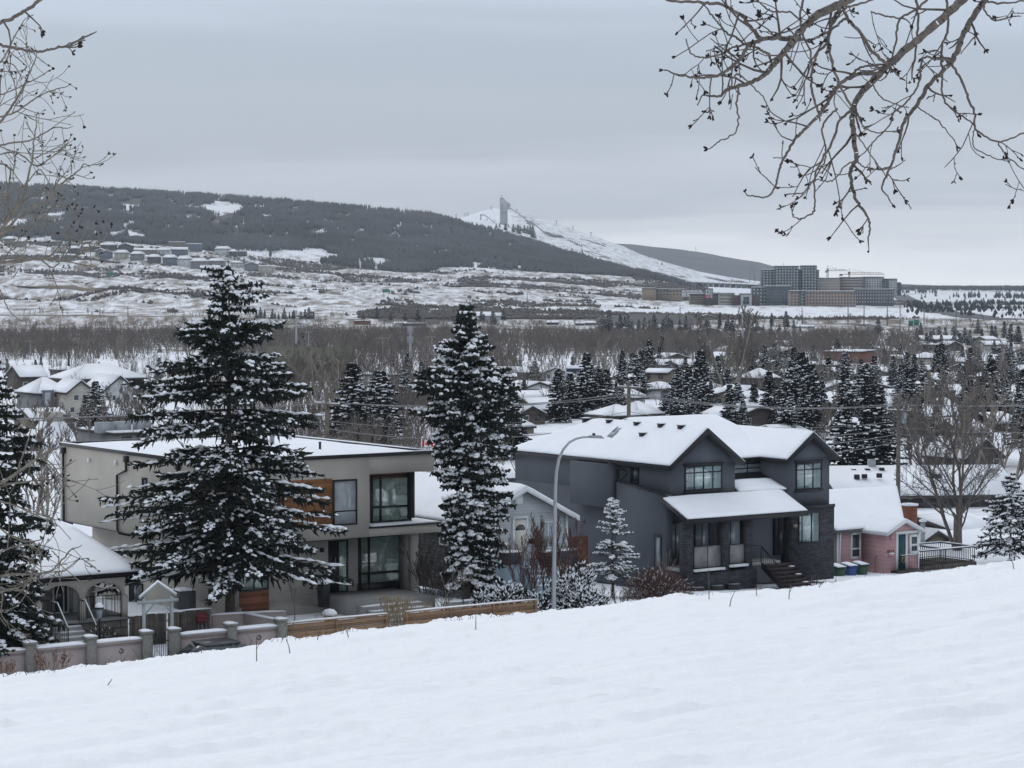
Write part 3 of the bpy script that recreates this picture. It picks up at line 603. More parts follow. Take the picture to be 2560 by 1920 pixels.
def window(par, ax, p, a0, a1, b0, b1, v=(), h=(), fm=BLACK, pane=PANE, fw=.06, dep=.07, curtain=None, sill=None, name='window', label=None, head=None):
    a0, a1 = sorted((a0, a1)); b0, b1 = sorted((b0, b1)); M = face_map(ax, p); mb = MB()
    fbox(mb, M, a0, a0 + fw, b0, b1, .002, dep); fbox(mb, M, a1 - fw, a1, b0, b1, .002, dep); fbox(mb, M, a0 + fw, a1 - fw, b0, b0 + fw, .002, dep); fbox(mb, M, a0 + fw, a1 - fw, b1 - fw, b1, .002, dep)
    for x in v:
        c = a0 + (a1 - a0) * x; fbox(mb, M, c - fw * .45, c + fw * .45, b0 + fw, b1 - fw, .004, dep - .012)
    for y in h:
        if isinstance(y, tuple): y, u0, u1 = y
        else: u0, u1 = 0, 1
        c = b0 + (b1 - b0) * y; fbox(mb, M, max(a0 + fw, a0 + (a1 - a0) * u0), min(a1 - fw, a0 + (a1 - a0) * u1), c - fw * .4, c + fw * .4, .006, dep - .02)
    w_ = mb.build(name, fm, par); 
    if label: w_['label'] = label
    g = MB(); fbox(g, M, a0 + fw * .5, a1 - fw * .5, b0 + fw * .5, b1 - fw * .5, (.034 if curtain else .008), .04); g.build('pane', CLEAR if curtain else pane, w_)
    if curtain:
        c = MB(); n = max(8, int((a1 - a0) / .07)); xs = np.linspace(a0 + fw, a1 - fw, n * 2)
        for i in range(len(xs) - 1):
            ca, cb = (.008, .022) if i % 2 else (.022, .008)
            c.add([M(xs[i], b0 + fw, ca), M(xs[i + 1], b0 + fw, cb), M(xs[i + 1], b1 - fw, cb), M(xs[i], b1 - fw, ca)], [(0, 1, 2, 3)])
        c.build('curtain', curtain, w_, fix=False)
    if sill is not None:
        s = MB(); fbox(s, M, a0 - .1, a1 + .1, b0 - sill[0], b0 - .002, .002, sill[1]); s.build('sill', sill[2] if len(sill) > 2 else fm, w_)
    if head is not None:
        s = MB(); fbox(s, M, a0 - .08, a1 + .08, b1 + .002, b1 + head, .002, dep + .02); s.build('head_trim', fm, w_)
    return w_
def snow_slab(poly, th=.16, inset=.0, n=0): return MB().slab([(p[0], p[1], p[2] + th) for p in poly], th)
def snow_sheet(name, quad, par, th=.17, n=22, m2=None, bump=.03, seed=0):
    """quad = four roof corners (eave l, eave r, ridge r, ridge l): a soft blanket with rounded uneven lip"""
    q = [np.array(p, float) for p in quad]; V = []; nr, nc = n, n + n // 2; nrm = np.cross(q[1] - q[0], q[3] - q[0]); nrm = nrm / np.linalg.norm(nrm); nrm = nrm * (1 if nrm[2] > 0 else -1)
    for layer in (1, 0):
        for i in range(nr + 1):
            for j in range(nc + 1):
                a, b = j / nc, i / nr; p = (q[0] * (1 - a) + q[1] * a) * (1 - b) + (q[3] * (1 - a) + q[2] * a) * b
                if layer:
                    e = min(a * nc, (1 - a) * nc, b * nr, 2) / 2; hh = th * (.55 + .45 * min(1, e)) + bump * float(fbm(p[0] * .9 + seed, p[1] * .9, 3, 60)) * 2; p = p + nrm * hh
                    if i == 0: p = p + (q[0] - q[3]) / np.linalg.norm(q[0] - q[3]) * (.05 + .06 * float(fbm(p[0] * 2.3, seed + p[1] * 2.3, 3, 61)))
                else: p = p + nrm * .004
                V.append(p)
    F = []; o = (nr + 1) * (nc + 1)
    for i in range(nr):
        for j in range(nc):
            a = i * (nc + 1) + j; F.append((a, a + 1, a + nc + 2, a + nc + 1)); F.append((o + a, o + a + nc + 1, o + a + nc + 2, o + a + 1))
    def strip(idx):
        for a, b in zip(idx[:-1], idx[1:]): F.append((a, o + a, o + b, b))
    strip([j for j in range(nc + 1)]); strip([nr * (nc + 1) + j for j in range(nc, -1, -1)]); strip([i * (nc + 1) for i in range(nr, -1, -1)]); strip([i * (nc + 1) + nc for i in range(nr + 1)])
    me = mk_mesh(name, V, F, [m2 or SNOW], None, True); ob = link(name, me, par); CH.setdefault(par.name, []).append(ob); return ob
def rail(par, p0, p1, h=1., step=.13, m=BLACK, r=.011, name='railing', topm=None, base=.08):
    p0 = np.array(p0, float); p1 = np.array(p1, float); L_ = np.linalg.norm(p1 - p0); n = max(2, int(L_ / step)); mb = MB(); z = np.array([0, 0, 1.])
    mb.tube([p0 + z * h, p1 + z * h], r * 1.9, 6); mb.tube([p0 + z * base, p1 + z * base], r * 1.4, 5)
    for i in range(n + 1):
        q = p0 + (p1 - p0) * i / n; mb.tube([q + z * (0 if i in (0, n) else base), q + z * h], r * (1.8 if i in (0, n) else 1), 4)
    o = mb.build(name, m, par)
    if topm:
        t = MB(); t.tube([p0 + z * (h + r * 3), p1 + z * (h + r * 3)], r * 1.9, 6); t.build('snow', topm, o)
    return o
SF = Fr(-9.55, 96.0, -14.85, 34.8)       # street frame: x along the fence, y back towards the houses
YAW = SF.a
# ======================================================= cream modern house
def cream_house():
    Yc = 105.0; F = Fr((507 - 1280) / FPX * Yc, Yc, -14.9, 34.8); T = thing('modern_house', 'flat-roofed beige stucco house with cedar panels and black window frames behind the tall spruce', 'house', F.o, F.a)
    f = F.fr; X = lambda px, t=0: f(px, 1300, t)[0]; Hh = lambda px, py, t=0: f(px, py, t)[1]
    D = F.sd(150, 1113, 0)[0]; top = (Hh(1086, 1134) + F.sd(163, 1115, 0)[1] * 0 + Hh(732, 1152)) / 2; band = Hh(1086, 1177); ub = (Hh(745, 1352) + Hh(1103, 1332)) / 2; can = Hh(1103, 1309)
    xr = X(923); x3 = X(1043); xs = X(1086); xc = X(1103)
    # upper storey walls
    mb = MB(); mb.box(0, xr, 0, D, ub, top); mb.box(xr, x3, .95, D, ub, band); mb.box(xr, xs, 0, D, band, top)
    mb.build('wall', STUCCO, T)
    mb = MB().box(xr, xc, -.001, 2.6, ub, can); mb.build('canopy', STUCCO, T)
    # black parapet cap, roof membrane, snow
    cap = MB(); z0, z1 = top, top + .16
    for b in ((-.05, xs + .05, -.05, .22), (-.05, xs + .05, D - .22, D + .05), (-.05, .22, .22, D - .22), (xs - .25, xs + .05, .22, D - .22)): cap.box(b[0], b[1], b[2], b[3], z0, z1)
    cap.build('parapet_cap', BLACK, T)
    rf = MB().box(.22, xs - .25, .22, D - .22, z0, z0 + .02).build('roof', BLACK, T)
    snow_sheet('snow', [(.25, .25, top + .03), (xs - .28, .25, top + .03), (xs - .28, D - .8, top + .03), (.25, D - .8, top + .03)], rf, .12, 26, bump=.03)
    snow_sheet('snow', [(-.04, -.04, top + .16), (xs + .04, -.04, top + .16), (xs + .04, .2, top + .16), (-.04, .2, top + .16)], rf, .03, 6, bump=.01)
    snow_sheet('snow', [(xs - .24, .22, top + .16), (xs + .04, .22, top + .16), (xs + .04, D, top + .16), (xs - .24, D, top + .16)], rf, .03, 6, bump=.02, seed=4)
    snow_sheet('snow', [(-.04, .22, top + .16), (.2, .22, top + .16), (.2, D, top + .16), (-.04, D, top + .16)], rf, .03, 6, bump=.01, seed=8)
    q = F.tp(800, 1120, top + .2); v = MB().lathe([(.06, 0), (.06, .45), (.08, .46), (.08, .5)], q[0], q[1], 10); v.V = [(a, b, c + top) for a, b, c in v.V]; v.build('vent_pipe', BLACK, T)
    q = F.tp(680, 1108, top + .2); v = MB().lathe([(.12, 0), (.12, .6), (.16, .62), (.16, .72)], q[0], q[1], 10); v.V = [(a, b, c + top) for a, b, c in v.V]; v.build('flue', METAL, T)
    # canopy edge strip and snow
    MB().box(xr, xc + .04, -.045, 2.6, can, can + .07).build('canopy_cap', BLACK, T)
    snow_sheet('snow', [(xr + .15, .02, can + .07), (xc - .02, .02, can + .07), (xc - .02, 2.5, can + .07), (xr + .15, 2.5, can + .07)], T, .07, 10, bump=.02)
    # lower storey
    x0 = X(568, .7); xd0 = X(820, .7); xd1 = X(893, 1.6)
    mb = MB(); mb.box(x0, xd0, .9, D - .4, -.8, ub - .001); mb.build('lower_wall', STUCCO, T)
    MB().box(x0 + .25, xd0,   .7, .898, -.8, ub - .002).build('brick_facing', BRICKG, T)
    MB().box(xd0 + .001, X(1030, 1.6), 1.6, D - .5, -.8, ub - .002).build('entry_wall', BRICKG, T)
    xcol = X(1030, .35); MB().box(xcol, X(1046, .35), .35, .65, 0, ub - .002).build('column', STUCCO, T)
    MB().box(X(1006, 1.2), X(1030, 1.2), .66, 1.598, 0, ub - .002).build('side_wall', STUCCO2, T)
    # windows and panels of the front
    def wf(px0, py0, px1, py1, t, **k):
        a0, b1 = f(px0, py0, t); a1, b0 = f(px1, py1, t); return window(T, 'f', t, a0, a1, b0, b1, **k)
    wf(627, 1213, 681, 1300, 0, h=(.33,), pane=PANE_L)
    a0, b1 = f(681, 1204); a1, b0 = f(830, 1313); MB().box(a0 + .03, a1, -.05, -.002, b0, b1).build('cedar_panel', WOODP, T)
    wf(831, 1200, 892, 1311, 0, h=(.31,), pane=PANE_C, fw=.08)
    a0, b1 = f(925, 1182, .95); a1, b0 = f(1024, 1308, .95); MB().box(a0, a1, .9, .948, b1 - .32, b1 + .1).build('cedar_soffit', WOODD, T); MB().box(a0, a1 + .35, .88, .948, b0 - .25, b0 + .02).build('cedar_sill', WOODD, T)
    wf(925, 1189, 1026, 1302, .95, v=(.24,), h=(.33,), curtain=CURT, fw=.1, dep=.12)
    MB().box(X(1026, .95), x3 + .01, .55, .94, can + .3, band - .002).build('corner_post', BLACK, T)
    wf(895, 1340, 1004, 1472, 1.6, v=(.23,), h=(.33,), curtain=CURT, fw=.11, dep=.12)
    a0, b1 = f(893, 1459, 1.6); a1 = f(1006, 1480, 1.6)[0]; MB().box(a0, a1, 1.5, 1.597, .1, b1).build('window_apron', BLACK, T)
    a0, b1 = f(820, 1350, 1.6); a1, b0 = f(858, 1488, 1.6); a0 = xd0 + .05
    d = MB().box(a0, a0 + .95, 1.52, 1.597, .25, b1 - .05).build('door', BLACK, T); MB().tube([(a0 + .8, 1.47, 1.1), (a0 + .8, 1.47, 2.0)], .02).build('handle', METAL, d)
    window(T, 'f', 1.6, a0 + .97, a0 + 1.55, .3, b1 - .05, curtain=CURT, fw=.07)
    a0, b1 = f(598, 1487, .7); a1, b0 = f(671, 1545, .7); MB().box(a0, a1, .64, .697, -.1, b1 + .1).build('cedar_base_panel', WOODD, T)
    window(T, 'f', .7, a0, a1, b1 + .15, b1 + 2.1, v=(.5,), curtain=CURT)
    q = f(800, 1375, .7); MB().box(q[0], q[0] + .18, .6, .698, q[1] - .1, q[1] + .1).build('wall_lamp', BLACK, T)
    # side (left) face
    def sd(px, py, s=0): return F.sd(px, py, s)
    a, b = sd(357, 1193); a2, b2 = sd(369, 1233); window(T, 'l', 0, a2, a, b2, b)
    for px, yt in ((163, 1120), (320, 1150), (449, 1160)):
        t0 = sd(px, 1200)[0]; mb = MB(); bottom = -.0
        if px == 320: t1 = sd(297, 1175)[0]; mb.tube([(-.1, t0, top - .25), (-.1, t0, top - .75), (-.1, t1, top - 1.05), (-.1, t1, ub + .1), (-.1, t1 - .2, ub - .05), (x0 * .3, t1 - .3, ub - .18)], .065, 6)
        else: mb.tube([(-.1, t0, top - .25), (-.1, t0, ub + .1), (.05, t0 - .1, ub - .12), (x0 - .12, t0 - .15, ub - .2), (x0 - .12, t0 - .15, .1)] if px != 163 else [(-.1, t0, top - .2), (-.1, t0, ub), (.4, t0, ub - .15)], .065, 6)
        mb.box(-.2, 0, t0 - .14, t0 + .14, top - .36, top - .06); mb.build('downspout', BLACK, T)
    for px, py in ((225, 1150), (292, 1156), (332, 1163)):
        t0, h0 = sd(px, py); MB().box(-.12, 0, t0 - .08, t0 + .08, h0 - .1, h0 + .1).build('wall_lamp', WHITE, T)
    a, b = sd(325, 1507, x0); a2, b2 = sd(359, 1550, x0); window(T, 'l', x0, a2, a, .35, b, v=(.5,), pane=PANE)
    MB().box(x0 - .25, x0 - .002, 2.0, 2.35, .9, 1.35).build('meter_box', METAL, T)
    MB().box(-.02, xr, -.012, D, ub - .03, ub - .003).build('drip_edge', BLACK, T)
    # patio and steps
    p = thing('concrete_patio', 'grey concrete patio slab and broad snowy steps before the beige house door', 'patio', F.o, F.a)
    g = -.05; xa = X(852, 0); xb = X(1085, -2.2); MB().box(xd0, xb, -2.3, 1.58, g - .8, .32).build('slab', CONC, p)
    for i in range(5):
        st = MB().box(xd0 - .2 + .15 * i, xd0 + 3.2 + .1 * i, -2.3 - .55 * (i + 1), -2.3 - .55 * i - .003, g - .9, .32 - .16 * (i + 1)).build('step', CONC, p)
        z = .32 - .16 * (i + 1); snow_sheet('snow', [(xd0 - .15 + .15 * i, -2.3 - .55 * (i + 1) + .05, z), (xd0 + 3.1 + .1 * i, -2.3 - .55 * (i + 1) + .05, z), (xd0 + 3.1 + .1 * i, -2.3 - .55 * i - .1, z), (xd0 - .15 + .15 * i, -2.3 - .55 * i - .1, z)], st, .05, 5)
    MB().box(xd0 + 3.3, xd0 + 6.4, -4.9, -4.5, g - .9, .35).build('planter_wall', CONC, p)
    snow_sheet('snow', [(xd0 + 3.3, -4.9, .35), (xd0 + 6.4, -4.9, .35), (xd0 + 6.4, -4.5, .35), (xd0 + 3.3, -4.5, .35)], p, .05, 5)
    # black bin post with snow cap
    q = F.tp(809, 1500, .3); c = thing('planter_urn', 'tall round black planter with a snow cap beside the concrete steps', 'planter', F.world(q[0], q[1], -.0), F.a)
    MB().lathe([(.26, 0), (.3, .5), (.31, 1.05), (.27, 1.06)], 0, 0, 18).build('pot', BLACK, c, smooth=True); MB().lathe([(.27, 1.06), (.31, 1.12), (.25, 1.25), (.1, 1.33), (.01, 1.34)], 0, 0, 16).build('snow', SNOWF, c, smooth=True)
    return F, T
CF, CT_ = cream_house()
# ======================================================= slate-blue two-storey house
def gable_v(T, x0, x1, y0, y1, ze, zp, name='roof', th=.22, ov=.35, hip_back=0, snow=True, front_over=.4):
    """roof with ridge along y; eaves at x0-ov, x1+ov at height ze; peak zp"""
    xm = (x0 + x1) / 2; a, b = x0 - ov, x1 + ov; yf = y0 - front_over; yb = y1
    r = MB(); r.slab([(a, yf, ze), (xm, yf, zp), (xm, yb - hip_back, zp), (a, yb, ze)], th); r.slab([(b, yf, ze), (b, yb, ze), (xm, yb - hip_back, zp), (xm, yf, zp)], th)
    if hip_back: r.slab([(a, yb, ze), (xm, yb - hip_back, zp), (b, yb, ze)], th)
    o = r.build(name, BLACK, T)
    if snow:
        snow_sheet('snow', [(a, yb, ze), (a, yf, ze), (xm, yf, zp), (xm, yb - hip_back, zp)], o, .13, 30, seed=x0)
        snow_sheet('snow', [(b, yf, ze), (b, yb, ze), (xm, yb - hip_back, zp), (xm, yf, zp)], o, .13, 30, seed=x1)
    return o
def dark_house():
    Y0 = 128.; F = Fr((1677 - 1280) / FPX * Y0, Y0, -16.9, 34.8); T = thing('two_storey_house', 'slate-grey two-storey house with twin front gables and a snowy porch roof', 'house', F.o, F.a); f = F.fr
    X = lambda px, t=0: f(px, 1250, t)[0]; Hh = lambda px, py, t=0: f(px, py, t)[1]
    xg1 = X(1837); D = F.sd(1288, 1200, 0)[0]; ze = Hh(1679, 1163); zp1 = Hh(1773, 1071, -.4)
    xg2 = X(1968); xe = X(2073); zp2 = Hh(2035, 1081, -.4); ub = Hh(1677, 1244); ub2 = Hh(1968, 1268)
    # walls
    mb = MB(); mb.box(0, xg1, 0, D, ub, ze); mb.prism([(0, ze), (xg1, ze), (xg1 / 2, zp1 - .28)], 'y', 0, .35)
    mb.build('upper_wall', DARKW, T)
    mb = MB(); t2 = .9; mb.box(xg1 + .001, xg2, 2.4, D, ub - .3, ze); mb.box(xg2, xe, 0, D, ub2, ze); mb.prism([(xg2, ze), (xe, ze), ((xg2 + xe) / 2, zp2 - .28)], 'y', 0, .35); mb.build('right_wing_wall', DARKW, T)
    mb = MB(); mb.box(-.45, .6, .4, 1, 0, .01); lowtop = Hh(1677, 1244) + .6
    # lower side wall is proud of the upper one, with a sloping shoulder towards the porch
    t_s = F.sd(1541, 1200, -.5)[0]; zs = F.sd(1541, 1203, -.5)[1]; z_e = F.sd(1653, 1238, -.5)[1]
    mb = MB(); mb.add([(-.5, -.2, 0), (-.5, t_s, 0), (-.5, t_s, zs), (-.5, -.2, z_e), (-.02, -.2, 0), (-.02, t_s, 0), (-.02, t_s, zs), (-.02, -.2, z_e)], [(0, 1, 2, 3), (7, 6, 5, 4), (0, 3, 7, 4), (3, 2, 6, 7), (1, 5, 6, 2), (0, 4, 5, 1)])
    mb.build('side_wall', DARKW, T)
    MB().box(.0, xe, .5, D - .1, 0, ub - .005).build('lower_wall', DARKW, T)
    MB().tube([(-.52, -.25, z_e + .03), (-.52, t_s, zs + .03)], .055, 4).build('shoulder_trim', BLACK, T)
    # bump-out on the side
    ta = F.sd(1425, 1200, -.75)[0]; tb = F.sd(1522, 1200, -.75)[0]; zb = F.sd(1522, 1270, -.75)[1]
    MB().box(-.75, -.002, tb, ta, zb, ze - .22).build('bump_out', DARKW, T)
    # downspout
    MB().tube([(-.8, tb - .05, ze - .1), (-.62, tb - .3, ze - .35), (-.1, tb - .8, ze - .55), (-.08, tb - .8, zs + .4), (-.55, t_s - .3, zs + .05)], .055, 5).build('downspout', BLACK, T)
    a, b = F.sd(1577, 1163); a2, b2 = F.sd(1598, 1210); window(T, 'l', 0, a2, a, b2, b, pane=PANE, fw=.1)
    # roofs
    zr = Hh(1680, 1061, 6.0)
    gable_v(T, 0, xg1, 0, D + .35, ze, zp1, hip_back=5.2)
    gable_v(T, xg2, xe, 0, D + .3, ze, zp2, hip_back=3.5)
    # cross roof between the wings
    yb = D - 1.5; ym = 7.6; zc = zp1 + .12; r = MB(); A = [(xg1 / 2, 2.1, ze - .02), (xe - .6, 2.1, ze - .02), (xe - 2.2, ym, zc), (xg1 / 2 + .4, ym, zc)]; Bq = [(xe - .6, D + .1, ze), (xg1 / 2, D + .1, ze), (xg1 / 2 + .4, ym, zc), (xe - 2.2, ym, zc)]
    r.slab(A, .2); r.slab(Bq, .2); o = r.build('cross_roof', BLACK, T); snow_sheet('snow', A, o, .13, 26, seed=3); snow_sheet('snow', Bq, o, .13, 16, seed=5)
    # barge boards
    for x0, x1, zp in ((0, xg1, zp1), (xg2, xe, zp2)):
        xm = (x0 + x1) / 2; a, b = x0 - .36, x1 + .36; m = MB(); m.prism([(a, ze - .28), (a, ze + .02), (xm, zp + .02), (b, ze + .02), (b, ze - .28), (xm, zp - .32)], 'y', -.47, -.41); m.build('barge_board', BLACK, T)
    MB().box(-.42, -.37, -.4, D + .3, ze - .24, ze - .02).build('gutter', BLACK, T)
    # vents and skylight on the left slope
    k = (zp1 - ze) / (xg1 / 2 + .35)
    def roofpt(px, py):
        d = ray(px, py); n = np.array([-k, 0, 1.]); # plane z = ze + k*(x+.35)
        n3 = F.u * n[0] + np.array([0, 0, 1.]); c = (F.o[2] + ze + k * .35) - k * ((F.o * F.u).sum()); kk = c / (d @ (np.array([0, 0, 1.]) - k * F.u)); return F.loc(d * kk)
    for px, py in ((1465, 1056), (1525, 1060), (1594, 1066), (1654, 1070), (1704, 1074), (1608, 1093)):
        q = roofpt(px, py); m = MB(); m.box(-.17, .17, -.17, .17, -.05, .2); m.box(-.2, .2, -.2, .2, .2, .25); v = m.build('roof_vent', BLACK, T); v.location = tuple(q); CH[T.name]
        s = MB().box(-.19, .19, -.19, .19, .252, .3).build('snow', SNOWF, v)
    qs = [roofpt(*p) for p in ((1518, 1099), (1539, 1072), (1562, 1073), (1528, 1101))]; q0 = roofpt(1539, 1087); off = np.array([0, 0, .16])
    sk = MB().slab([tuple(roofpt(*p) + off) for p in ((1516, 1098), (1530, 1102), (1562, 1073), (1542, 1071))], .2).build('skylight', METAL, T)
    MB().slab([tuple(roofpt(*p) + off + np.array([0, 0, .01])) for p in ((1519, 1097), (1529, 1099.5), (1558, 1074.5), (1543, 1073))], .009).build('pane', PANE_L, sk)
    # windows
    def wf(px0, py0, px1, py1, t=0, **k_): a0, b1 = f(px0, py0, t); a1, b0 = f(px1, py1, t); return window(T, 'f', t, a0, a1, b0, b1, **k_)
    CB = mat('blue_white_curtain', (.40, .48, .54), .9, .1, 5, kind='vplank', pitch=.3, pvar=.3)
    wf(1711, 1166, 1804, 1222, v=(.25, .5, .75), h=(.72,), curtain=CB, fw=.07, sill=(.14, .12), head=.14)
    wf(1989, 1158, 2053, 1221, v=(.33, .66), h=(.74,), curtain=CB, fw=.07, sill=(.14, .12), head=.14)
    a0, b1 = f(1838, 1158, 2.4); a1, b0 = f(1918, 1200, 2.4); window(T, 'f', 2.4, xg1 + .15, a1, b0, b1, v=(.28, .64), h=(.7,), pane=PANE_L, fw=.09, sill=(.12, .1))
    # porch
    zpt = Hh(1722, 1297, -2.0); yp = -2.0; 
    zp_hi = Hh(1660, 1240, 0); xl = -.75; xrr = X(2010, yp); ztop = Hh(1700, 1246, 0)
    r = MB(); Q = [(xl, yp - .35, zpt), (xrr, yp - .35, zpt), (xrr, .0, ztop + .12), (xl, .0, ztop + .12)]; r.slab(Q, .2); r.slab([(xg1, 0, ztop + .12), (xg2, 0, ztop + .12), (xg2, 2.4, ztop + 1.0), (xg1, 2.4, ztop + 1.0)], .15); pr = r.build('porch_roof', BLACK, T)
    snow_sheet('snow', [(xl + .1, yp - .3, zpt), (xrr - .05, yp - .3, zpt), (xrr - .05, -.15, ztop + .06), (xl + .1, -.15, ztop + .06)], pr, .14, 28, seed=9)
    snow_sheet('snow', [(xg1 + .3, 0, ztop + .12), (xg2 - .1, 0, ztop + .12), (xg2 - .1, 1.3, ztop + .6), (xg1 + .5, 1.3, ztop + .6)], pr, .13, 10, seed=12)
    MB().box(xl, xrr, yp - .42, yp - .36, zpt - .26, zpt - .02).build('porch_gutter', BLACK, T)
    fl = 1.55
    xr0 = X(1980, -.4)
    # stone: base under the porch, pillars, right block
    mb = MB(); mb.box(-.45, X(1893, yp), yp, .49, 0, fl - .28)
    for p0, p1 in ((1712, 1733), (1806, 1822), (1865, 1881)): mb.box(X(p0, yp), X(p1, yp), yp - .02, yp + .45, fl - .28, zpt - .2)
    mb.build('stone_porch_base', STONE, T)
    MB().box(xr0, xe + .03, -.4, .49, 0, ub2).build('stone_facing', STONE, T)
    MB().box(xr0, xe + .06, -.45, -.402, ub2 - .12, ub2 + .06).build('ledge_trim', BLACK, T)
    MB().box(-.45, X(1965, yp), yp + .46, .49, fl - .2, fl - .02).build('porch_floor', CONC, T)
    a0, b1 = f(1995, 1282, -.4); a1, b0 = f(2048, 1354, -.4); window(T, 'f', -.4, a0, a1, b0, b1, v=(.17, .62), curtain=CB, fw=.07)
    # behind the porch: windows and doors
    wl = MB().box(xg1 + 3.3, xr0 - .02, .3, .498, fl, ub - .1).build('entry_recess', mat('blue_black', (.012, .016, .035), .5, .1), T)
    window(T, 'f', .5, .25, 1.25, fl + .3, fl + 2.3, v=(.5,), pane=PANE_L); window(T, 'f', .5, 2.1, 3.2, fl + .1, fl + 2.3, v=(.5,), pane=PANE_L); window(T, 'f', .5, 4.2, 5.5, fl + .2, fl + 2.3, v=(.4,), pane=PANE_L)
    d = MB().box(X(1945, .3), X(1945, .3) + 1.0, .24, .298, fl, fl + 2.15).build('door', BLACK, T); MB().tube([(X(1945, .3) + .15, .2, fl + .9), (X(1945, .3) + .15, .2, fl + 1.3)], .02).build('handle', METAL, d)
    window(T, 'l', -.5, .1, .75, fl - .2, fl + 1.7, pane=PANE_L, fw=.12)
    for p0, p1, py0, py1 in ((1734, 1804, 1366, 1417), (1823, 1862, 1361, 1408)):
        a0, b1 = f(p0, py0, yp + .1); a1, b0 = f(p1, py1, yp + .1); w_ = window(T, 'f', yp + .15, a0, a1, b0, b1, v=(.5,) if p0 < 1800 else (), pane=RAILG, fw=.04, name='glass_railing')
        MB().box(a0 - .05, a1 + .1, yp - .12, yp + .3, b0 - .14, b0 - .005).build('white_sill', WHITE, T)
    # steps
    xa, xb = X(1905, yp), X(1973, yp); n = 8; BR = mat('dark_stair_wood', (.04, .028, .026), .7, .2)
    for i in range(n):
        z = fl - .1 - .19 * i; st = MB().box(xa, xb, yp - .29 * (i + 1), yp - .29 * i - .003, z - .17, z).build('step', BR, T)
        if i % 2: MB().box(xb - .35, xb - .05, yp - .29 * (i + 1) + .03, yp - .29 * i - .03, z + .001, z + .05).build('snow', SNOWF, st)
    for xx in (xa, xb):
        m = MB(); z = np.array([0, 0, 1.]); p0 = np.array([xx, yp, fl - .1]); p1 = np.array([xx, yp - .29 * n, fl - .1 - .19 * n])
        m.tube([p0 + z * 1.0, p1 + z * 1.0], .03, 5); m.tube([p0 + z * .12, p1 + z * .12], .02, 5); m.prism([(yp, fl - .3), (yp, fl), (yp - .29 * n, fl - .19 * n), (yp - .29 * n, fl - .25 - .19 * n)], 'x', xx - .03, xx + .03)
        for i in range(15): q = p0 + (p1 - p0) * i / 14; m.tube([q, q + z * 1.0], .035 if i in (0, 14) else .014, 4)
        m.build('stair_railing', BLACK, T)
    rail(T, (X(1884, yp), yp + .1, fl), (xa, yp + .1, fl), 1.0)
    rail(T, (-.42, yp + .1, fl - .05), (-.42, .4, fl - .05), 1.0)
    # basement window wells
    for px, py in ((1757, 1453), (1805, 1445), (1847, 1436)):
        x_ = X(px, yp - .6); z_ = .55; m = MB(); pr_ = [(math.cos(a) * .48, -abs(math.sin(a)) * .5) for a in np.linspace(0, math.pi, 9)]
        m.prism([(x_ + p[0], yp - .02 + p[1]) for p in pr_], 'z', -.3, z_); m.build('window_well', BLACK, T)
        MB().prism([(x_ + p[0] * .9, yp - .05 + p[1] * .9) for p in pr_], 'z', z_ + .001, z_ + .03).build('well_cover', PANE_L, T)
    q = f(1988, 1315, -.4); n_ = MB().box(q[0] - .16, q[0] + .16, -.43, -.402, q[1] - .1, q[1] + .1).build('number_plate', TANS, T)
    return F, T
DF, DT = dark_house()
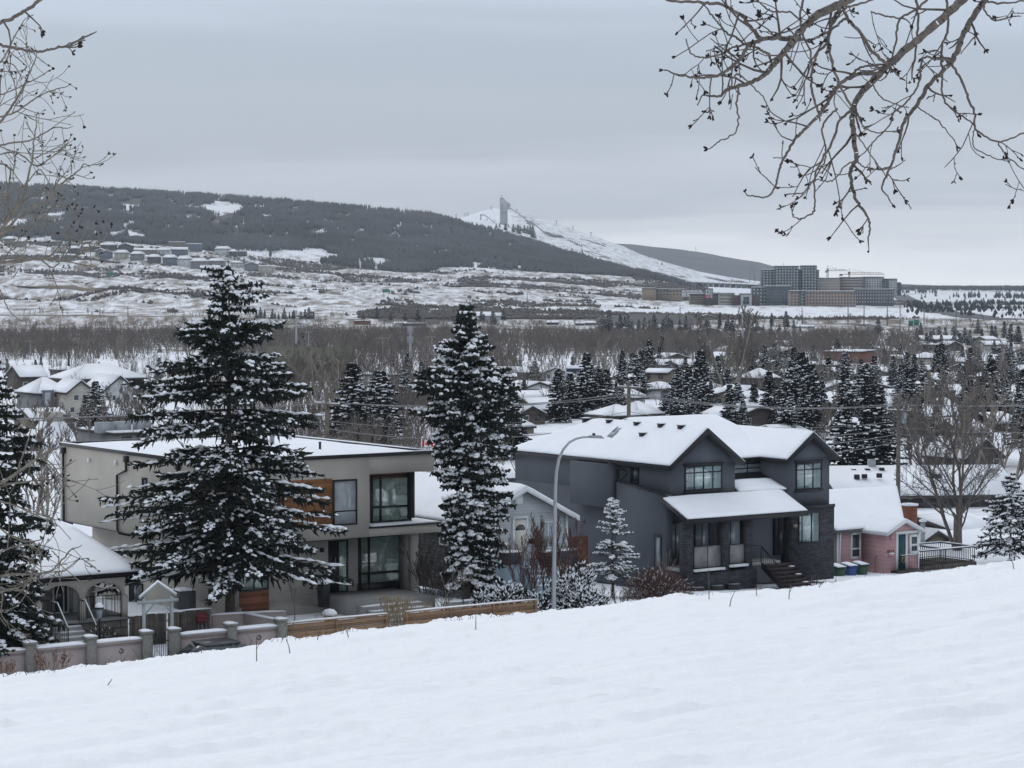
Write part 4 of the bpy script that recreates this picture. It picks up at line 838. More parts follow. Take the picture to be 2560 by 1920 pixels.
# ======================================================= pale blue bungalow
def blue_house():
    Y0 = 117.; F = Fr((1184 - 1280) / FPX * Y0, Y0, -15.0, 34.8); T = thing('bungalow', 'small pale blue bungalow half hidden behind the second spruce, snow on its gable roof', 'house', F.o, F.a); f = F.fr
    X = lambda px, t=0: f(px, 1350, t)[0]; xe = X(1418); ze = f(1435, 1283, -.3)[1]; zp = f(1305, 1218, -.3)[1]; D = 12.5; xm = X(1305)
    x0 = 0; MB().box(0, xe, .02, D, -.6, ze + .1).prism([(0, ze + .1), (xe, ze + .1), (xm, zp - .15)], 'y', .02, .3).build('front_wall', BLUES, T)
    MB().box(-.06, -.001, .0, D, -.6, ze - .02).build('side_wall', GREYS, T)
    r = MB(); A = [(-.6, D, ze - .2), (-.6, -.4, ze - .2), (xm, -.4, zp), (xm, D, zp)]; B = [(xe + .45, -.4, ze - .2), (xe + .45, D, ze - .2), (xm, D, zp), (xm, -.4, zp)]; r.slab(A, .16); r.slab(B, .16); o = r.build('roof', mat('grey_fascia', (.12, .12, .125), .8), T)
    snow_sheet('snow', A, o, .15, 26, seed=2); snow_sheet('snow', B, o, .15, 26, seed=7)
    MB().prism([(-.62, ze - .4), (-.62, ze - .16), (xm, zp + .03), (xe + .47, ze - .16), (xe + .47, ze - .4), (xm, zp - .22)], 'y', -.47, -.405).build('barge_board', WHITE, T)
    q = f(1297, 1246); MB().prism([(q[0] - .25, q[1] - .3), (q[0] + .25, q[1] - .3), (q[0] + .25, q[1] + .1), (q[0], q[1] + .35), (q[0] - .25, q[1] + .1)], 'y', -.03, .018).build('gable_vent', WHITE, T)
    a0, b1 = f(1285, 1302); a1, b0 = f(1314, 1394); d = MB().box(a0, a1, -.05, .018, b0, b1).build('door', CREAMD, T); mm = (a0 + a1) / 2
    MB().prism([(mm + .32 * math.cos(a), b1 - .5 + .3 * math.sin(a)) for a in np.linspace(0, math.pi, 9)], 'y', -.06, -.051).build('fanlight', PANE, d)
    MB().box(a0 - .12, a0 - .003, -.06, .018, b0, b1 + .1).box(a1 + .003, a1 + .12, -.06, .018, b0, b1 + .1).box(a0 - .12, a1 + .12, -.06, .018, b1 + .102, b1 + .2).build('door_trim', WHITE, T)
    a, b = F.sd(1100, 1308, -.06); a2, b2 = F.sd(1122, 1365, -.06); window(T, 'l', -.06, a2, a, b2, b, fm=WHITE, pane=PANE, h=(.5,), fw=.08)
    a0, b1 = f(1345, 1300); window(T, 'f', .02, X(1345), X(1395), b1 - 1.5, b1 - .1, fm=WHITE, pane=PANE_C, v=(.5,))
    q = f(1332, 1352); MB().box(q[0] - .25, q[0] + .25, -.2, .018, q[1] - .12, q[1] + .12).build('letter_box', mat('maroon', (.05, .015, .02), .6), T)
    MB().box(xe - .12, xe + .03, -.03, .018, 0, ze).build('corner_board', WHITE, T); MB().box(-.09, .08, -.04, .018, 0, ze - .1).build('corner_board', WHITE, T)
    BL = mat('blue_painted_step', (.28, .36, .42), .8, .1)
    st = MB(); xa = X(1288, -1.5); MB().box(xa - .8, xa + 1.6, -1.7, 0, -.3, b0 - .05).build('porch', BL, T)
    for i in range(5): 
        z = b0 - .05 - .2 * (i + 1); s = MB().box(xa + .2, xa + 1.4, -1.7 - .3 * (i + 1), -1.7 - .3 * i - .003, -.5, z).build('step', BL, T); MB().box(xa + .25, xa + 1.35, -1.7 - .3 * (i + 1) + .02, -1.7 - .3 * i - .02, z + .001, z + .05).build('snow', SNOWF, s)
    DB = mat('navy_block', (.035, .04, .06), .8, kind='brick', bw=.3, bh=.12); MB().box(xa - .8, xa + .15, -1.75, -1.2, b0 - .04, b0 + .55).build('porch_wall', DB, T); MB().box(xa - .8, xa + .15, -1.75, -1.2, b0 + .551, b0 + .62).build('snow', SNOWF, T)
    MB().box(xa + 1.42, xa + 3.6, -1.9, -1.5, b0 - .3, b0 + .45).build('porch_wall', DB, T); MB().box(xa + 1.45, xa + 3.6, -1.9, -1.5, b0 + .451, b0 + .53).build('snow', SNOWF, T)
    # red-brown gate panel between the bungalow and the dark house
    q = F.world(X(1425, 1), 1.0); g = thing('wooden_gate', 'red-brown wooden gate panel between the blue bungalow and the slate house', 'gate', q, F.a); m = MB()
    for i in range(8): m.box(.15 * i, .15 * i + .14, -.02, .02, .1, 1.9)
    m.build('boards', mat('red_brown_board', (.09, .035, .02), .8, .3), g); MB().box(0, 1.2, .022, .06, .4, .5).box(0, 1.2, .022, .06, 1.5, 1.6).build('frame', BLACK, g)
    return F
BF = blue_house()
# ======================================================= left house with the arched porch
def left_house():
    F = Fr(*SF.world(-8.2, 5.6, 0.1), 34.8); T = thing('arched_porch_house', 'bungalow with a snow-covered hip roof and arched stucco porch at the left edge', 'house', F.o, F.a); f = F.fr
    X = lambda px, t=0: f(px, 1500, t)[0]; xr = X(322, 0); x1 = X(207, 0); x2 = X(313, 0); fl = f(230, 1555)[1]; ze = f(200, 1438, -.4)[1]; 
    xl = -14.0; D = 12.5; xa = F.fr(183, 1323, 5.5)[0]; za = F.fr(183, 1323, 5.5)[1]
    MB().box(xl, x1 - .3, 2.6, D, 0, ze).build('wall', PSTUC, T); MB().box(x1 - .299, x2 - .5, 3.6, D, 0, ze).build('wall_return', CREAMS, T)
    MB().box(xl, x2 + .12, .0, 3.59, -.2, fl).build('stone_base', RUBBLE, T); MB().box(xl, x2 + .2, -.1, 3.59, fl + .001, fl + .1).build('porch_floor', CONC, T); fl += .1
    A = [(xl - .5, -.55, ze), (x2 + .5, -.55, ze), (xa, 5.5, za), (xl + 5, 5.5, za)]; Bq = [(x2 + .5, -.55, ze), (x2 + .5, D + .4, ze), (xa, 7.2, za), (xa, 5.5, za)]; Cq = [(x2 + .5, D + .4, ze), (xl - .5, D + .4, ze), (xl + 5, 7.2, za), (xa, 7.2, za)]
    r = MB(); r.slab(A, .2); r.slab(Bq, .2); r.slab(Cq, .2); o = r.build('roof', BLACK, T)
    snow_sheet('snow', A, o, .2, 28, seed=1); snow_sheet('snow', Bq, o, .2, 24, seed=14); snow_sheet('snow', Cq, o, .2, 12, seed=15)
    # arcade: posts with arches between
    px_ = [x2, x1, x1 - (x2 - x1), x1 - 2 * (x2 - x1), x1 - 3 * (x2 - x1)]; zt = ze - .2; zs = ze - 1.05
    for i, p in enumerate(px_): MB().box(p - .12, p + .12, 0, .24, fl, zs).build('post', CREAMS, T)
    for i in range(len(px_) - 1):
        b, a = px_[i], px_[i + 1]; cx = (a + b) / 2; hw = (b - a) / 2 - .12; arc = [(cx + hw * math.cos(g), zs + .62 * math.sin(g)) for g in np.linspace(0, math.pi, 13)]
        V = [(b, zs)] + arc + [(a, zs), (a, zt), (b, zt)]; m = MB(); top_ = [(b, zt)] + [(x, zt) for x, _ in arc] + [(a, zt)]; bot = [(b, zs)] + arc + [(a, zs)]
        for j in range(len(top_) - 1):
            m.add([(bot[j][0], .02, bot[j][1]), (bot[j + 1][0], .02, bot[j + 1][1]), (top_[j + 1][0], .02, top_[j + 1][1]), (top_[j][0], .02, top_[j][1]), (bot[j][0], .22, bot[j][1]), (bot[j + 1][0], .22, bot[j + 1][1]), (top_[j + 1][0], .22, top_[j + 1][1]), (top_[j][0], .22, top_[j][1])], [(0, 1, 2, 3), (7, 6, 5, 4), (0, 4, 5, 1)])
        m.build('arch', CREAMS, T)
    for s_ in (0, 1.6, 3.1): MB().box(x2 - .1, x2 + .1, 3.2 - s_ if s_ else 3.2, (3.4 - s_), fl, ze - .2).build('post', CREAMS, T) if s_ == 0 else None
    rail(T, (x1 + .15, .12, fl), (x2 - .15, .12, fl), .95, .13); rail(T, (x2, .3, fl), (x2, 3.2, fl), .95, .13)
    rail(T, (px_[2] - .1, .12, fl), (x1 - 1.5, .12, fl), .95, .13); rail(T, (px_[3], .12, fl), (px_[2], .12, fl), .95, .13)
    a0, b1 = f(130, 1452, 2.6); a1, b0 = f(182, 1548, 2.6); window(T, 'f', 2.6, a0, a1 - .2, b0 + .3, b1, v=(.68,), pane=PANE, fw=.07, fm=WHITE)
    d = MB().box(a1 + .0, a1 + .75, 2.52, 2.598, fl, fl + 2.1).build('door', WHITE, T); MB().box(a1 + .12, a1 + .62, 2.5, 2.519, fl + .9, fl + 1.9).build('pane', PANE_C, d)
    # steps
    xs = x1 - 1.45
    for i in range(5):
        z = fl - .02 - .17 * (i + 1); s = MB().box(xs, xs + 1.25, -.1 - .32 * (i + 1), -.1 - .32 * i - .003, -.4, z).build('step', CONC, T); MB().box(xs + .05, xs + 1.2, -.1 - .32 * (i + 1) + .02, -.1 - .32 * i - .02, z + .001, z + .05).build('snow', SNOWF, s)
    for xx in (xs, xs + 1.25):
        m = MB(); m.tube([(xx, -.1, fl + .9), (xx, -.7, fl + .9), (xx, -1.75, fl - .0), (xx, -1.75, fl - .9)], .025, 5)
        for i in range(8): m.tube([(xx, -.1 - .21 * i, fl - .1 * i - .1), (xx, -.1 - .21 * i, fl + .9 - max(0, i - 3) * .18)], .012, 4)
        ob = m.build('stair_railing', BLACK, T); MB().tube([(xx, -.1, fl + .945), (xx, -.7, fl + .945), (xx, -1.75, fl + .045)], .028, 5).build('snow', SNOWF, ob)
    return F
LF = left_house()
# ======================================================= pink house
def pink_house():
    Y0 = 144.; F = Fr((2098 - 1280) / FPX * Y0, Y0, -17.95, 34.8); T = thing('pink_cottage', 'small pink cottage with teal door and white trim right of the slate house', 'house', F.o, F.a); f = F.fr
    X = lambda px, t=0: f(px, 1400, t)[0]; ze = f(2098, 1324, 0)[1]; pr = -2.2; x2 = X(2155); xp0 = X(2215, pr); xp1 = X(2295, pr); D = 7.8
    MB().box(0, xp1, 0, D, 0, ze).prism([(0, ze), (D, ze), (D / 2, ze + 2.0)], 'x', .01, .2).build('wall', PINK, T)
    MB().box(-.05, -.001, 0, D, 0, ze).prism([(0, ze), (D, ze), (D / 2, ze + 2.0)], 'x', -.05, -.001).build('side_wall', OLIVES, T)
    yr = 4.6; zr = f(2120, 1226, yr)[1]; xR = f(2181, 1224, yr)[0]; xe = xp1 + .6
    A = [(-.5, -.4, ze), (xe, -.4, ze), (xR + 2.2, yr, zr), (-.5, yr, zr)]; B = [(xe, D + .5, ze), (-.5, D + .5, ze), (-.5, yr, zr), (xR + 2.2, yr, zr)]; Cq = [(xe, -.4, ze), (xe, D + .5, ze), (xR + 2.2, yr, zr), (xR + 2.19, yr, zr)]
    GF = mat('grey_fascia', (.12, .12, .125), .8); r = MB(); r.slab(A, .18); r.slab(B, .18); r.slab(Cq, .18); o = r.build('roof', GF, T)
    snow_sheet('snow', A, o, .16, 26, seed=31); snow_sheet('snow', B, o, .16, 10, seed=32); snow_sheet('snow', Cq, o, .14, 22, seed=33)
    # front wing (enclosed porch)
    zpk = f(2269, 1299, pr - .3)[1]; zw = f(2215, 1331, pr)[1]; xm = (xp0 + xp1) / 2
    MB().box(xp0, xp1, pr, -.002, 0, zw).prism([(xp0, zw), (xp1, zw), (xm, zpk - .15)], 'y', pr, pr + .2).build('porch_wall', PINK, T)
    A = [(xp0 - .3, 1.5, zw - .05), (xp0 - .3, pr - .35, zw - .05), (xm, pr - .35, zpk), (xm, 1.5, zpk)]; B = [(xp1 + .3, pr - .35, zw - .05), (xp1 + .3, 1.5, zw - .05), (xm, 1.5, zpk), (xm, pr - .35, zpk)]
    r = MB(); r.slab(A, .12); r.slab(B, .12); o = r.build('porch_roof', WHITE, T); snow_sheet('snow', A, o, .13, 12, seed=34); snow_sheet('snow', B, o, .13, 12, seed=35)
    MB().prism([(xp0 - .32, zw - .2), (xp0 - .32, zw), (xm, zpk + .03), (xp1 + .32, zw), (xp1 + .32, zw - .2), (xm, zpk - .17)], 'y', pr - .4, pr - .355).build('barge_board', WHITE, T)
    a0, b1 = f(2126, 1332); a1, b0 = f(2151, 1395); window(T, 'f', 0, a0, a1, b0, b1, fm=WHITE, pane=PANE, h=(.38,), fw=.13)
    a0, b1 = f(2245, 1337, pr); a1, b0 = f(2262, 1419, pr); d = MB().box(a0, a1, pr - .06, pr - .002, .35, b1).build('door', TEAL, T); MB().tube([(a0 + .1, pr - .1, 1.3), (a0 + .1, pr - .1, 1.45)], .02).build('handle', METAL, d)
    m = MB(); m.tube([(a0 + .42 + .13 * math.cos(g), pr - .075, 1.0 + .16 * math.sin(g)) for g in np.linspace(0, 6.28, 13)], .03, 5); m.build('wreath', mat('gold', (.35, .25, .08), .5), d)
    MB().box(a0 - .2, a0 - .003, pr - .05, pr - .002, .3, b1 + .02).box(a1 + .003, a1 + .18, pr - .05, pr - .002, .3, b1 + .02).box(a0 - .2, a1 + 1.75, pr - .05, pr - .002, b1 + .022, b1 + .2).build('door_trim', WHITE, T)
    window(T, 'f', pr, a1 + .35, a1 + 1.15, b1 - 1.25, b1 - .05, fm=WHITE, pane=PANE, h=(.45,), fw=.16)
    MB().box(-.1, .04, -.05, -.002, 0, ze - .1).build('corner_board', WHITE, T); MB().box(xp1 - .04, xp1 + .06, pr - .05, pr - .002, 0, zw - .1).build('corner_board', WHITE, T)
    MB().tube([(.1, -.12, ze - .1), (.1, -.1, ze - .4), (.05, -.09, .2)], .05, 6).build('downspout', WHITE, T)
    tc_ = bpy.data.curves.new('house_number', 'FONT'); tc_.body = '4631'; tc_.size = .34; tc_.extrude = .01; tc_.align_x = 'CENTER'; tc_.materials.append(mat('dark_red', (.06, .01, .015), .6))
    o = bpy.data.objects.new('house_number', tc_); COL.objects.link(o); q = f(2226, 1379, pr); dg = bpy.context.evaluated_depsgraph_get(); me = bpy.data.meshes.new_from_object(o.evaluated_get(dg)); bpy.data.objects.remove(o)
    o = link('house_number', me, T, (q[0], pr - .02, q[1] - .1)); o.rotation_euler = (math.pi / 2, 0, 0)
    q = f(2226, 1385, pr); b = MB().box(q[0] - .17, q[0] + .17, pr - .16, pr - .002, q[1] - .18, q[1] + .02).build('letter_box', PINK, T); MB().box(q[0] - .18, q[0] + .18, pr - .17, pr - .002, q[1] + .021, q[1] + .08).build('snow', SNOWF, b)
    q = f(2227, 1343, pr); MB().box(q[0] - .08, q[0] + .08, pr - .12, pr - .002, q[1] - .1, q[1] + .1).build('wall_lamp', PINK, T)
    rail(T, (a0 - .55, pr - .9, .45), (a1 + .6, pr - .9, .45), .95, .2, topm=SNOWF); MB().box(a0 - .6, a1 + .7, pr - 1.0, pr - .002, -.2, .42).build('landing', DWOOD, T)
    # deck on the right
    dk = thing('timber_deck', 'dark timber deck with snowy handrails right of the pink cottage', 'deck', F.world(xp1 + .1, -.5), F.a)
    MB().box(0, 5.2, -1.6, 1.6, .2, .45).build('floor', DWOOD, dk)
    for a, b in (((0, -1.5, .45), (5.1, -1.5, .45)), ((5.1, -1.5, .45), (5.1, 1.5, .45)), ((0, 1.5, .45), (5.1, 1.5, .45)), ((2.5, -1.5, .45), (2.5, 1.5, .45))): rail(dk, a, b, .95, .16, topm=SNOWF, r=.02)
    for i, (px, c, lb) in enumerate(((2094, (.03, .07, .04), 'green wheeled bin nearest the slate house, snow on its lid'), (2123, (.03, .07, .22), 'blue wheeled bin standing between two green ones'), (2151, (.03, .07, .04), 'green wheeled bin closest to the pink cottage door'))):
        q = f(px, 1435, -2.4 + .1 * i); b = thing('wheeled_bin', lb, 'bin', F.world(q[0], -2.4 + .1 * i, .0), F.a, 'wheeled bins beside the pink cottage'); mm = mat('bin_' + ('blue' if i == 1 else 'green'), c, .5)
        m = MB(); m.add([(-.25, -.27, .0), (.25, -.27, .0), (.25, .27, .0), (-.25, .27, .0), (-.32, -.36, .95), (.32, -.36, .95), (.32, .36, .95), (-.32, .36, .95)], [(0, 3, 2, 1), (4, 5, 6, 7), (0, 1, 5, 4), (1, 2, 6, 5), (2, 3, 7, 6), (3, 0, 4, 7)]); m.box(-.34, .34, -.38, -.36, .86, .93); m.build('body', mm, b)
        l = MB().slab([(-.36, -.42, .98), (.36, -.42, .98), (.36, .4, 1.08), (-.36, .4, 1.08)], .03).build('lid', mm, b); snow_sheet('snow', [(-.34, -.4, .99), (.34, -.4, .99), (.34, .38, 1.09), (-.34, .38, 1.09)], l, .09, 6)
        for s_ in (-.26, .26): MB().prism([(.3 + .1 * math.cos(g), .1 + .1 * math.sin(g)) for g in np.linspace(0, 6.28, 13)[:-1]], 'x', s_ - .03, s_ + .03).build('wheel', BLACK, b)
    tr = thing('garden_trellis', 'arched wire trellis leaning on the pink cottage side', 'trellis', F.world(X(2195, -1.2), -1.4), F.a); m = MB()
    m.tube([(-.45, 0, 0), (-.45, 0, 1.0)] + [(.45 * -math.cos(g), 0, 1.0 + .35 * math.sin(g)) for g in np.linspace(.2, 2.9, 7)] + [(.45, 0, 1.0), (.45, 0, 0)], .018, 4)
    for x_ in (-.2, 0, .2): m.tube([(x_, 0, 0), (x_, 0, 1.25)], .01, 4)
    for z_ in (.3, .6, .9): m.tube([(-.45, 0, z_), (.45, 0, z_)], .01, 4)
    m.build('wire_frame', BLACK, tr)
    return F
PF = pink_house()
# ---------------------------------------------------------------- things around the near houses
def gz(x, y): return float(groundz(np.array([x]), np.array([y]))[0])
def at(px, Y, dz=0):
    x = (px - 1280) / FPX * Y * 1.001; return (x, Y, gz(x, Y) + dz)
def onfence(s, t=0, z=0): return tuple(SF.world(s, t, z))
SX = lambda px, t=0: SF.fr(px, 1600, t)[0]
# ---- the two big spruces, the left one and the small ones
def prof_table(H, hs, left, right, back=None):
    hs = np.array(hs); l = np.array(left, float); r = np.array(right, float)
    def f(h, a):
        wr = (math.cos(a) + 1) / 2; return float(np.interp(h, hs, l) * (1 - wr) + np.interp(h, hs, r) * wr) * (1 if abs(math.cos(a)) > .5 else .92)
    return f
YA = 100.; HA = 16.3; mA = FPX / YA
pA = prof_table(HA, [0, .05, .12, .2, .3, .4, .5, .6, .68, .72, .78, .84, .88, .92, .96, 1.0],
    np.array([10, 150, 295, 300, 300, 290, 215, 270, 215, 195, 150, 135, 85, 80, 78, 58]) / mA, np.array([10, 150, 250, 255, 250, 225, 195, 195, 180, 170, 140, 125, 75, 76, 72, 52]) / mA)
spruce('spruce_tree', HA, pA, 11, 'tallest snow-dusted spruce, standing before the beige stucco house', at(573, YA, -.35), rz=.4, nb=165, tw=52, tl=.54, tr=.052, snow=.5, base=.17, sec=2, rise=.05, droop=.27, twn=4, gapy=13, sr=1.6, gapk=1.15, vr=.5)
YB = 109.; HB = 14.6; mB = FPX / YB
pB = prof_table(HB, [0, .1, .2, .3, .4, .5, .58, .66, .74, .8, .86, .92, .97, 1.0],
    np.array([20, 40, 30, 42, 48, 55, 100, 140, 132, 100, 62, 32, 12, 3]) / mB, np.array([20, 105, 98, 108, 118, 126, 128, 120, 106, 85, 50, 28, 10, 3]) / mB)
spruce('spruce_tree', HB, pB, 23, 'dense snow-dusted spruce between the beige house and the blue bungalow', at(1166, YB, .1), rz=1.1, nb=300, tw=34, tl=.62, tr=.066, snow=.46, base=.07, sec=2, rise=.2, droop=.28, gapy=10, sr=1.6, gapk=.5)
YL = 91.; HL = 13.0; mL = FPX / YL
spruce('spruce_tree', HL, lambda h, a: np.interp(h, [0, .06, .2, .35, .5, .65, .8, .92, 1.], [.6, 2.3, 2.3, 1.8, 2.0, 1.7, 1.3, .8, .05]) * (1.0 + .12 * math.sin(a * 3)), 37, 'narrow dark spruce cut by the left edge of the view', at(-22, YL, -.6), rz=2., nb=150, tw=40, tl=.5, tr=.055, snow=.40, base=.08, sec=2, rise=.05, droop=.45, gapy=9, sr=1.6, gapk=.6)
spruce('young_spruce', 4.9, lambda h, a: 1.75 * (1 - h) ** .8 + .08, 41, 'thin young spruce thick with snow before the slate house side wall', at(1533, 119, .25), nb=70, tw=17, tl=.36, tr=.03, snow=.95, base=.16, sec=1, rise=.3, droop=.1, sr=1.9, gapy=9, fol=mat('young_needles', (.05, .06, .05), .85, .4))
spruce('spruce_tree', 5.2, lambda h, a: 2.4 * (1 - h) ** .7 + .1, 43, 'low broad spruce with drooping snowy boughs at the right edge', (at(2530, 150)[0], 150, gz(30, 150) + .6), nb=90, tw=26, tl=.5, tr=.05, snow=.9, base=.03, sec=1, rise=.1, droop=.3, sr=1.5)
# ---- fences
def fence_posts_wall():
    T = lambda px: SX(px)
    panels = [(-90, 62), (88, 214), (238, 354), (452, 568), (588, 694)]
    nm = ['leftmost pinkish stucco wall panel beside the lane', 'pinkish stucco wall panel in front of the porch steps', 'pinkish stucco wall panel left of the iron gate', 'pinkish stucco wall panel right of the iron gate', 'pinkish stucco wall panel before the tall spruce trunk']
    for i, ((a, b), lb) in enumerate(zip(panels, nm)):
        x0, x1 = T(a), T(b); t = thing('garden_wall', lb, 'wall', SF.world(x0, 0, -.2), SF.a, 'panels of the pinkish garden wall'); L_ = x1 - x0
        m = MB(); z1 = 1.05; m.box(0, L_, 0, .14, 0, z1 - .12); m.build('panel', PSTUC, t)
        MB().prism([(-.02, z1 - .119), (L_ + .02, z1 - .119), (L_ + .02, z1 - .04), (L_ * .6, z1 + .02), (L_ * .3, z1 + .03), (-.02, z1 - .04)], 'y', -.05, .2).build('coping', PSTUC, t)
        snow_sheet('snow', [(0, -.05, z1 - .03), (L_, -.05, z1 - .03), (L_, .2, z1 - .0), (0, .2, z1 - .0)], t, .09, 8, bump=.02, seed=i)
        mm = MB(); mm.tube([(L_ * .55 + .09 * math.cos(g), -.03, .62 + .09 * math.sin(g)) for g in np.linspace(3.0, 8.4, 9)], .018, 5); mm.build('iron_ring', BLACK, t)
        MB().box(.06, L_ - .06, -.02, -.001, .84, .87).build('groove', mat('groove', (.25, .2, .19), .9), t)
    for px, lb in ((75, 'concrete gatepost at the far left of the pinkish wall'), (227, 'concrete post between the two left pinkish wall panels'), (367, 'concrete gatepost on the left of the iron gate'), (436, 'concrete gatepost on the right of the iron gate'), (578, 'concrete post behind the parked car roof'), (704, 'concrete post where the pinkish wall meets the cedar fence')):
        x = T(px); t = thing('concrete_post', lb, 'post', SF.world(x, .05, -.2), SF.a, 'rough concrete posts of the garden wall'); MB().box(-.2, .2, -.17, .19, 0, 1.22).build('shaft', POSTC, t); MB().box(-.24, .24, -.21, .23, 1.221, 1.3).build('cap', POSTC, t)
        snow_sheet('snow', [(-.23, -.2, 1.3), (.23, -.2, 1.3), (.23, .22, 1.3), (-.23, .22, 1.3)], t, .08, 4, bump=.01)
    g = thing('iron_gate', 'low black wrought-iron gate between two concrete posts', 'gate', SF.world(T(380), .05, -.1), SF.a); L_ = T(424) - T(380); m = MB()
    for i in range(8): x = L_ * (i + .5) / 8; m.tube([(x, 0, .05), (x, 0, .95 + .12 * math.sin(math.pi * i / 7))], .012, 4)
    m.tube([(0, 0, .75), (L_, 0, .75)], .015, 4).tube([(0, 0, .12), (L_, 0, .12)], .015, 4); m.build('bars', BLACK, g)
    for i in (1, 3, 5): m = MB(); x = L_ * (i + 1) / 8; m.add([(x - .05, 0, .98), (x, -.02, 1.15), (x + .05, 0, .98), (x, .02, 1.0)], [(0, 1, 3), (1, 2, 3), (0, 2, 1)]); m.build('finial', BLACK, g)
    for a, b, lb in ((715, 965, 'horizontal cedar board fence left of the garden path'), (1017, 1338, 'long horizontal cedar board fence right of the garden path')):
        x0, x1 = T(a), T(b); t = thing('cedar_fence', lb, 'fence', SF.world(x0, 0, -.15), SF.a, 'low cedar board fences'); L_ = x1 - x0; n = round(L_ / 2.0)
        for i in range(n):
            u0, u1 = L_ * i / n + .05, L_ * (i + 1) / n - .05; m = MB()
            for j in range(6): dx = .0; m.box(u0, u1, -.02 - .012 * (j % 2), .02, .06 + .155 * j, .2 + .155 * j)
            m.build('panel', CEDARF, t); 
        for i in range(n + 1): MB().box(L_ * i / n - .045, L_ * i / n + .045, -.06, .06, 0, 1.03).build('post', CEDARF, t)
        MB().box(-.05, L_ + .05, -.07, .07, 1.031, 1.07).build('cap_rail', CEDARF, t); snow_sheet('snow', [(-.05, -.07, 1.07), (L_ + .05, -.07, 1.07), (L_ + .05, .07, 1.07), (-.05, .07, 1.07)], t, .05, 8, bump=.015)
    # weathered board fence behind, side walls of the yard
    x0 = SX(324, 3.2); x1 = SX(527, 3.2); 
    for a, b, lb in ((x0, SX(418, 3.2), 'weathered vertical board fence left of the white arbour'), (SX(421, 3.2), x1, 'weathered vertical board fence right of the white arbour')):
        t = thing('board_fence', lb, 'fence', SF.world(a, 3.2, 0), SF.a, 'weathered board fences'); L_ = b - a; m = MB(); n = int(L_ / .13); rg = random.Random(4)
        for i in range(n): m.box(.13 * i, .13 * i + .12, -.015 * (i % 2), .02, .0, 1.25 + rg.random() * .06)
        m.build('boards', DWOOD, t); MB().box(0, L_, .021, .07, .9, 1.0).build('rail', DWOOD, t); snow_sheet('snow', [(0, -.03, 1.3), (L_, -.03, 1.3), (L_, .06, 1.3), (0, .06, 1.3)], t, .05, 8, bump=.02)
    for s0, t0, s1, t1, lb in ((SX(527, 3.2), 3.3, SX(527, 3.2) + 3.2, 2.5, 'low stucco garden wall behind the big spruce trunk'), (SX(607, 3.), 3.4, SX(700, .2), .3, 'low stucco side wall running back from the corner post')):
        p0 = SF.world(s0, t0, -.1); p1 = SF.world(s1, t1, -.1); d = p1 - p0; L_ = np.linalg.norm(d[:2]); t = thing('garden_wall', lb, 'wall', p0, math.atan2(d[1], d[0]), 'low stucco yard walls'); MB().box(0, L_, -.07, .07, 0, 1.1).build('panel', PSTUC, t)
        MB().box(-.1, .1, -.1, .1, 0, 1.3).build('post', POSTC, t); snow_sheet('snow', [(0, -.08, 1.1), (L_, -.08, 1.1), (L_, .08, 1.1), (0, .08, 1.1)], t, .07, 8, bump=.02)
fence_posts_wall()
def arbour():
    x0 = SX(360, 1.2); x1 = SX(430, 1.2); t = thing('garden_arbour', 'white timber arbour with a peaked top over the garden gate', 'arbour', SF.world(x0, 1.2, -.1), SF.a); L_ = x1 - x0; WG = mat('white_grey_timber', (.33, .365, .36), .8, .1)
    for x in (0, L_): MB().box(x - .055, x + .055, -.055, .055, -.3, 2.35).build('post', WG, t)
    MB().box(-.25, L_ + .25, -.1, -.072, 2.14, 2.27).build('beam', WG, t); MB().box(-.25, L_ + .25, .072, .1, 2.14, 2.27).build('beam', WG, t)
    for s in (-1, 1):
        a = (-.2 if s < 0 else L_ + .2); r = MB(); r.tube([(a, 0, 2.36), (L_ / 2, 0, 2.95)], .05, 4); r.build('rafter', WG, t); snow = MB().tube([(a, 0, 2.44), (L_ / 2, 0, 3.03)], .05, 5).build('snow', SNOWF, t)
        MB().tube([(.07 if s < 0 else L_ - .07, -.05, 1.75), (.45 if s < 0 else L_ - .45, -.05, 2.12)], .04, 4).build('brace', WG, t)
arbour()
def garden_lamp():
    t = thing('garden_lamp', 'small black lantern on a post by the porch steps, snow on its cap', 'lamp', SF.world(SX(249, 2.6), 2.6, 0), SF.a)
    MB().lathe([(.07, 0), (.045, .1), (.035, 1.3), (.06, 1.35)], 0, 0, 10).build('post', BLACK, t); MB().lathe([(.06, 1.36), (.13, 1.5), (.15, 1.8)], 0, 0, 6).build('lantern_glass', PANE_L, t); MB().lathe([(.2, 1.8), (.16, 1.88), (.05, 2.0), (.03, 2.08)], 0, 0, 8).build('cap', BLACK, t); MB().lathe([(.19, 1.85), (.17, 1.93), (.06, 2.04), (.01, 2.08)], 0, 0, 10).build('snow', SNOWF, t)
garden_lamp()
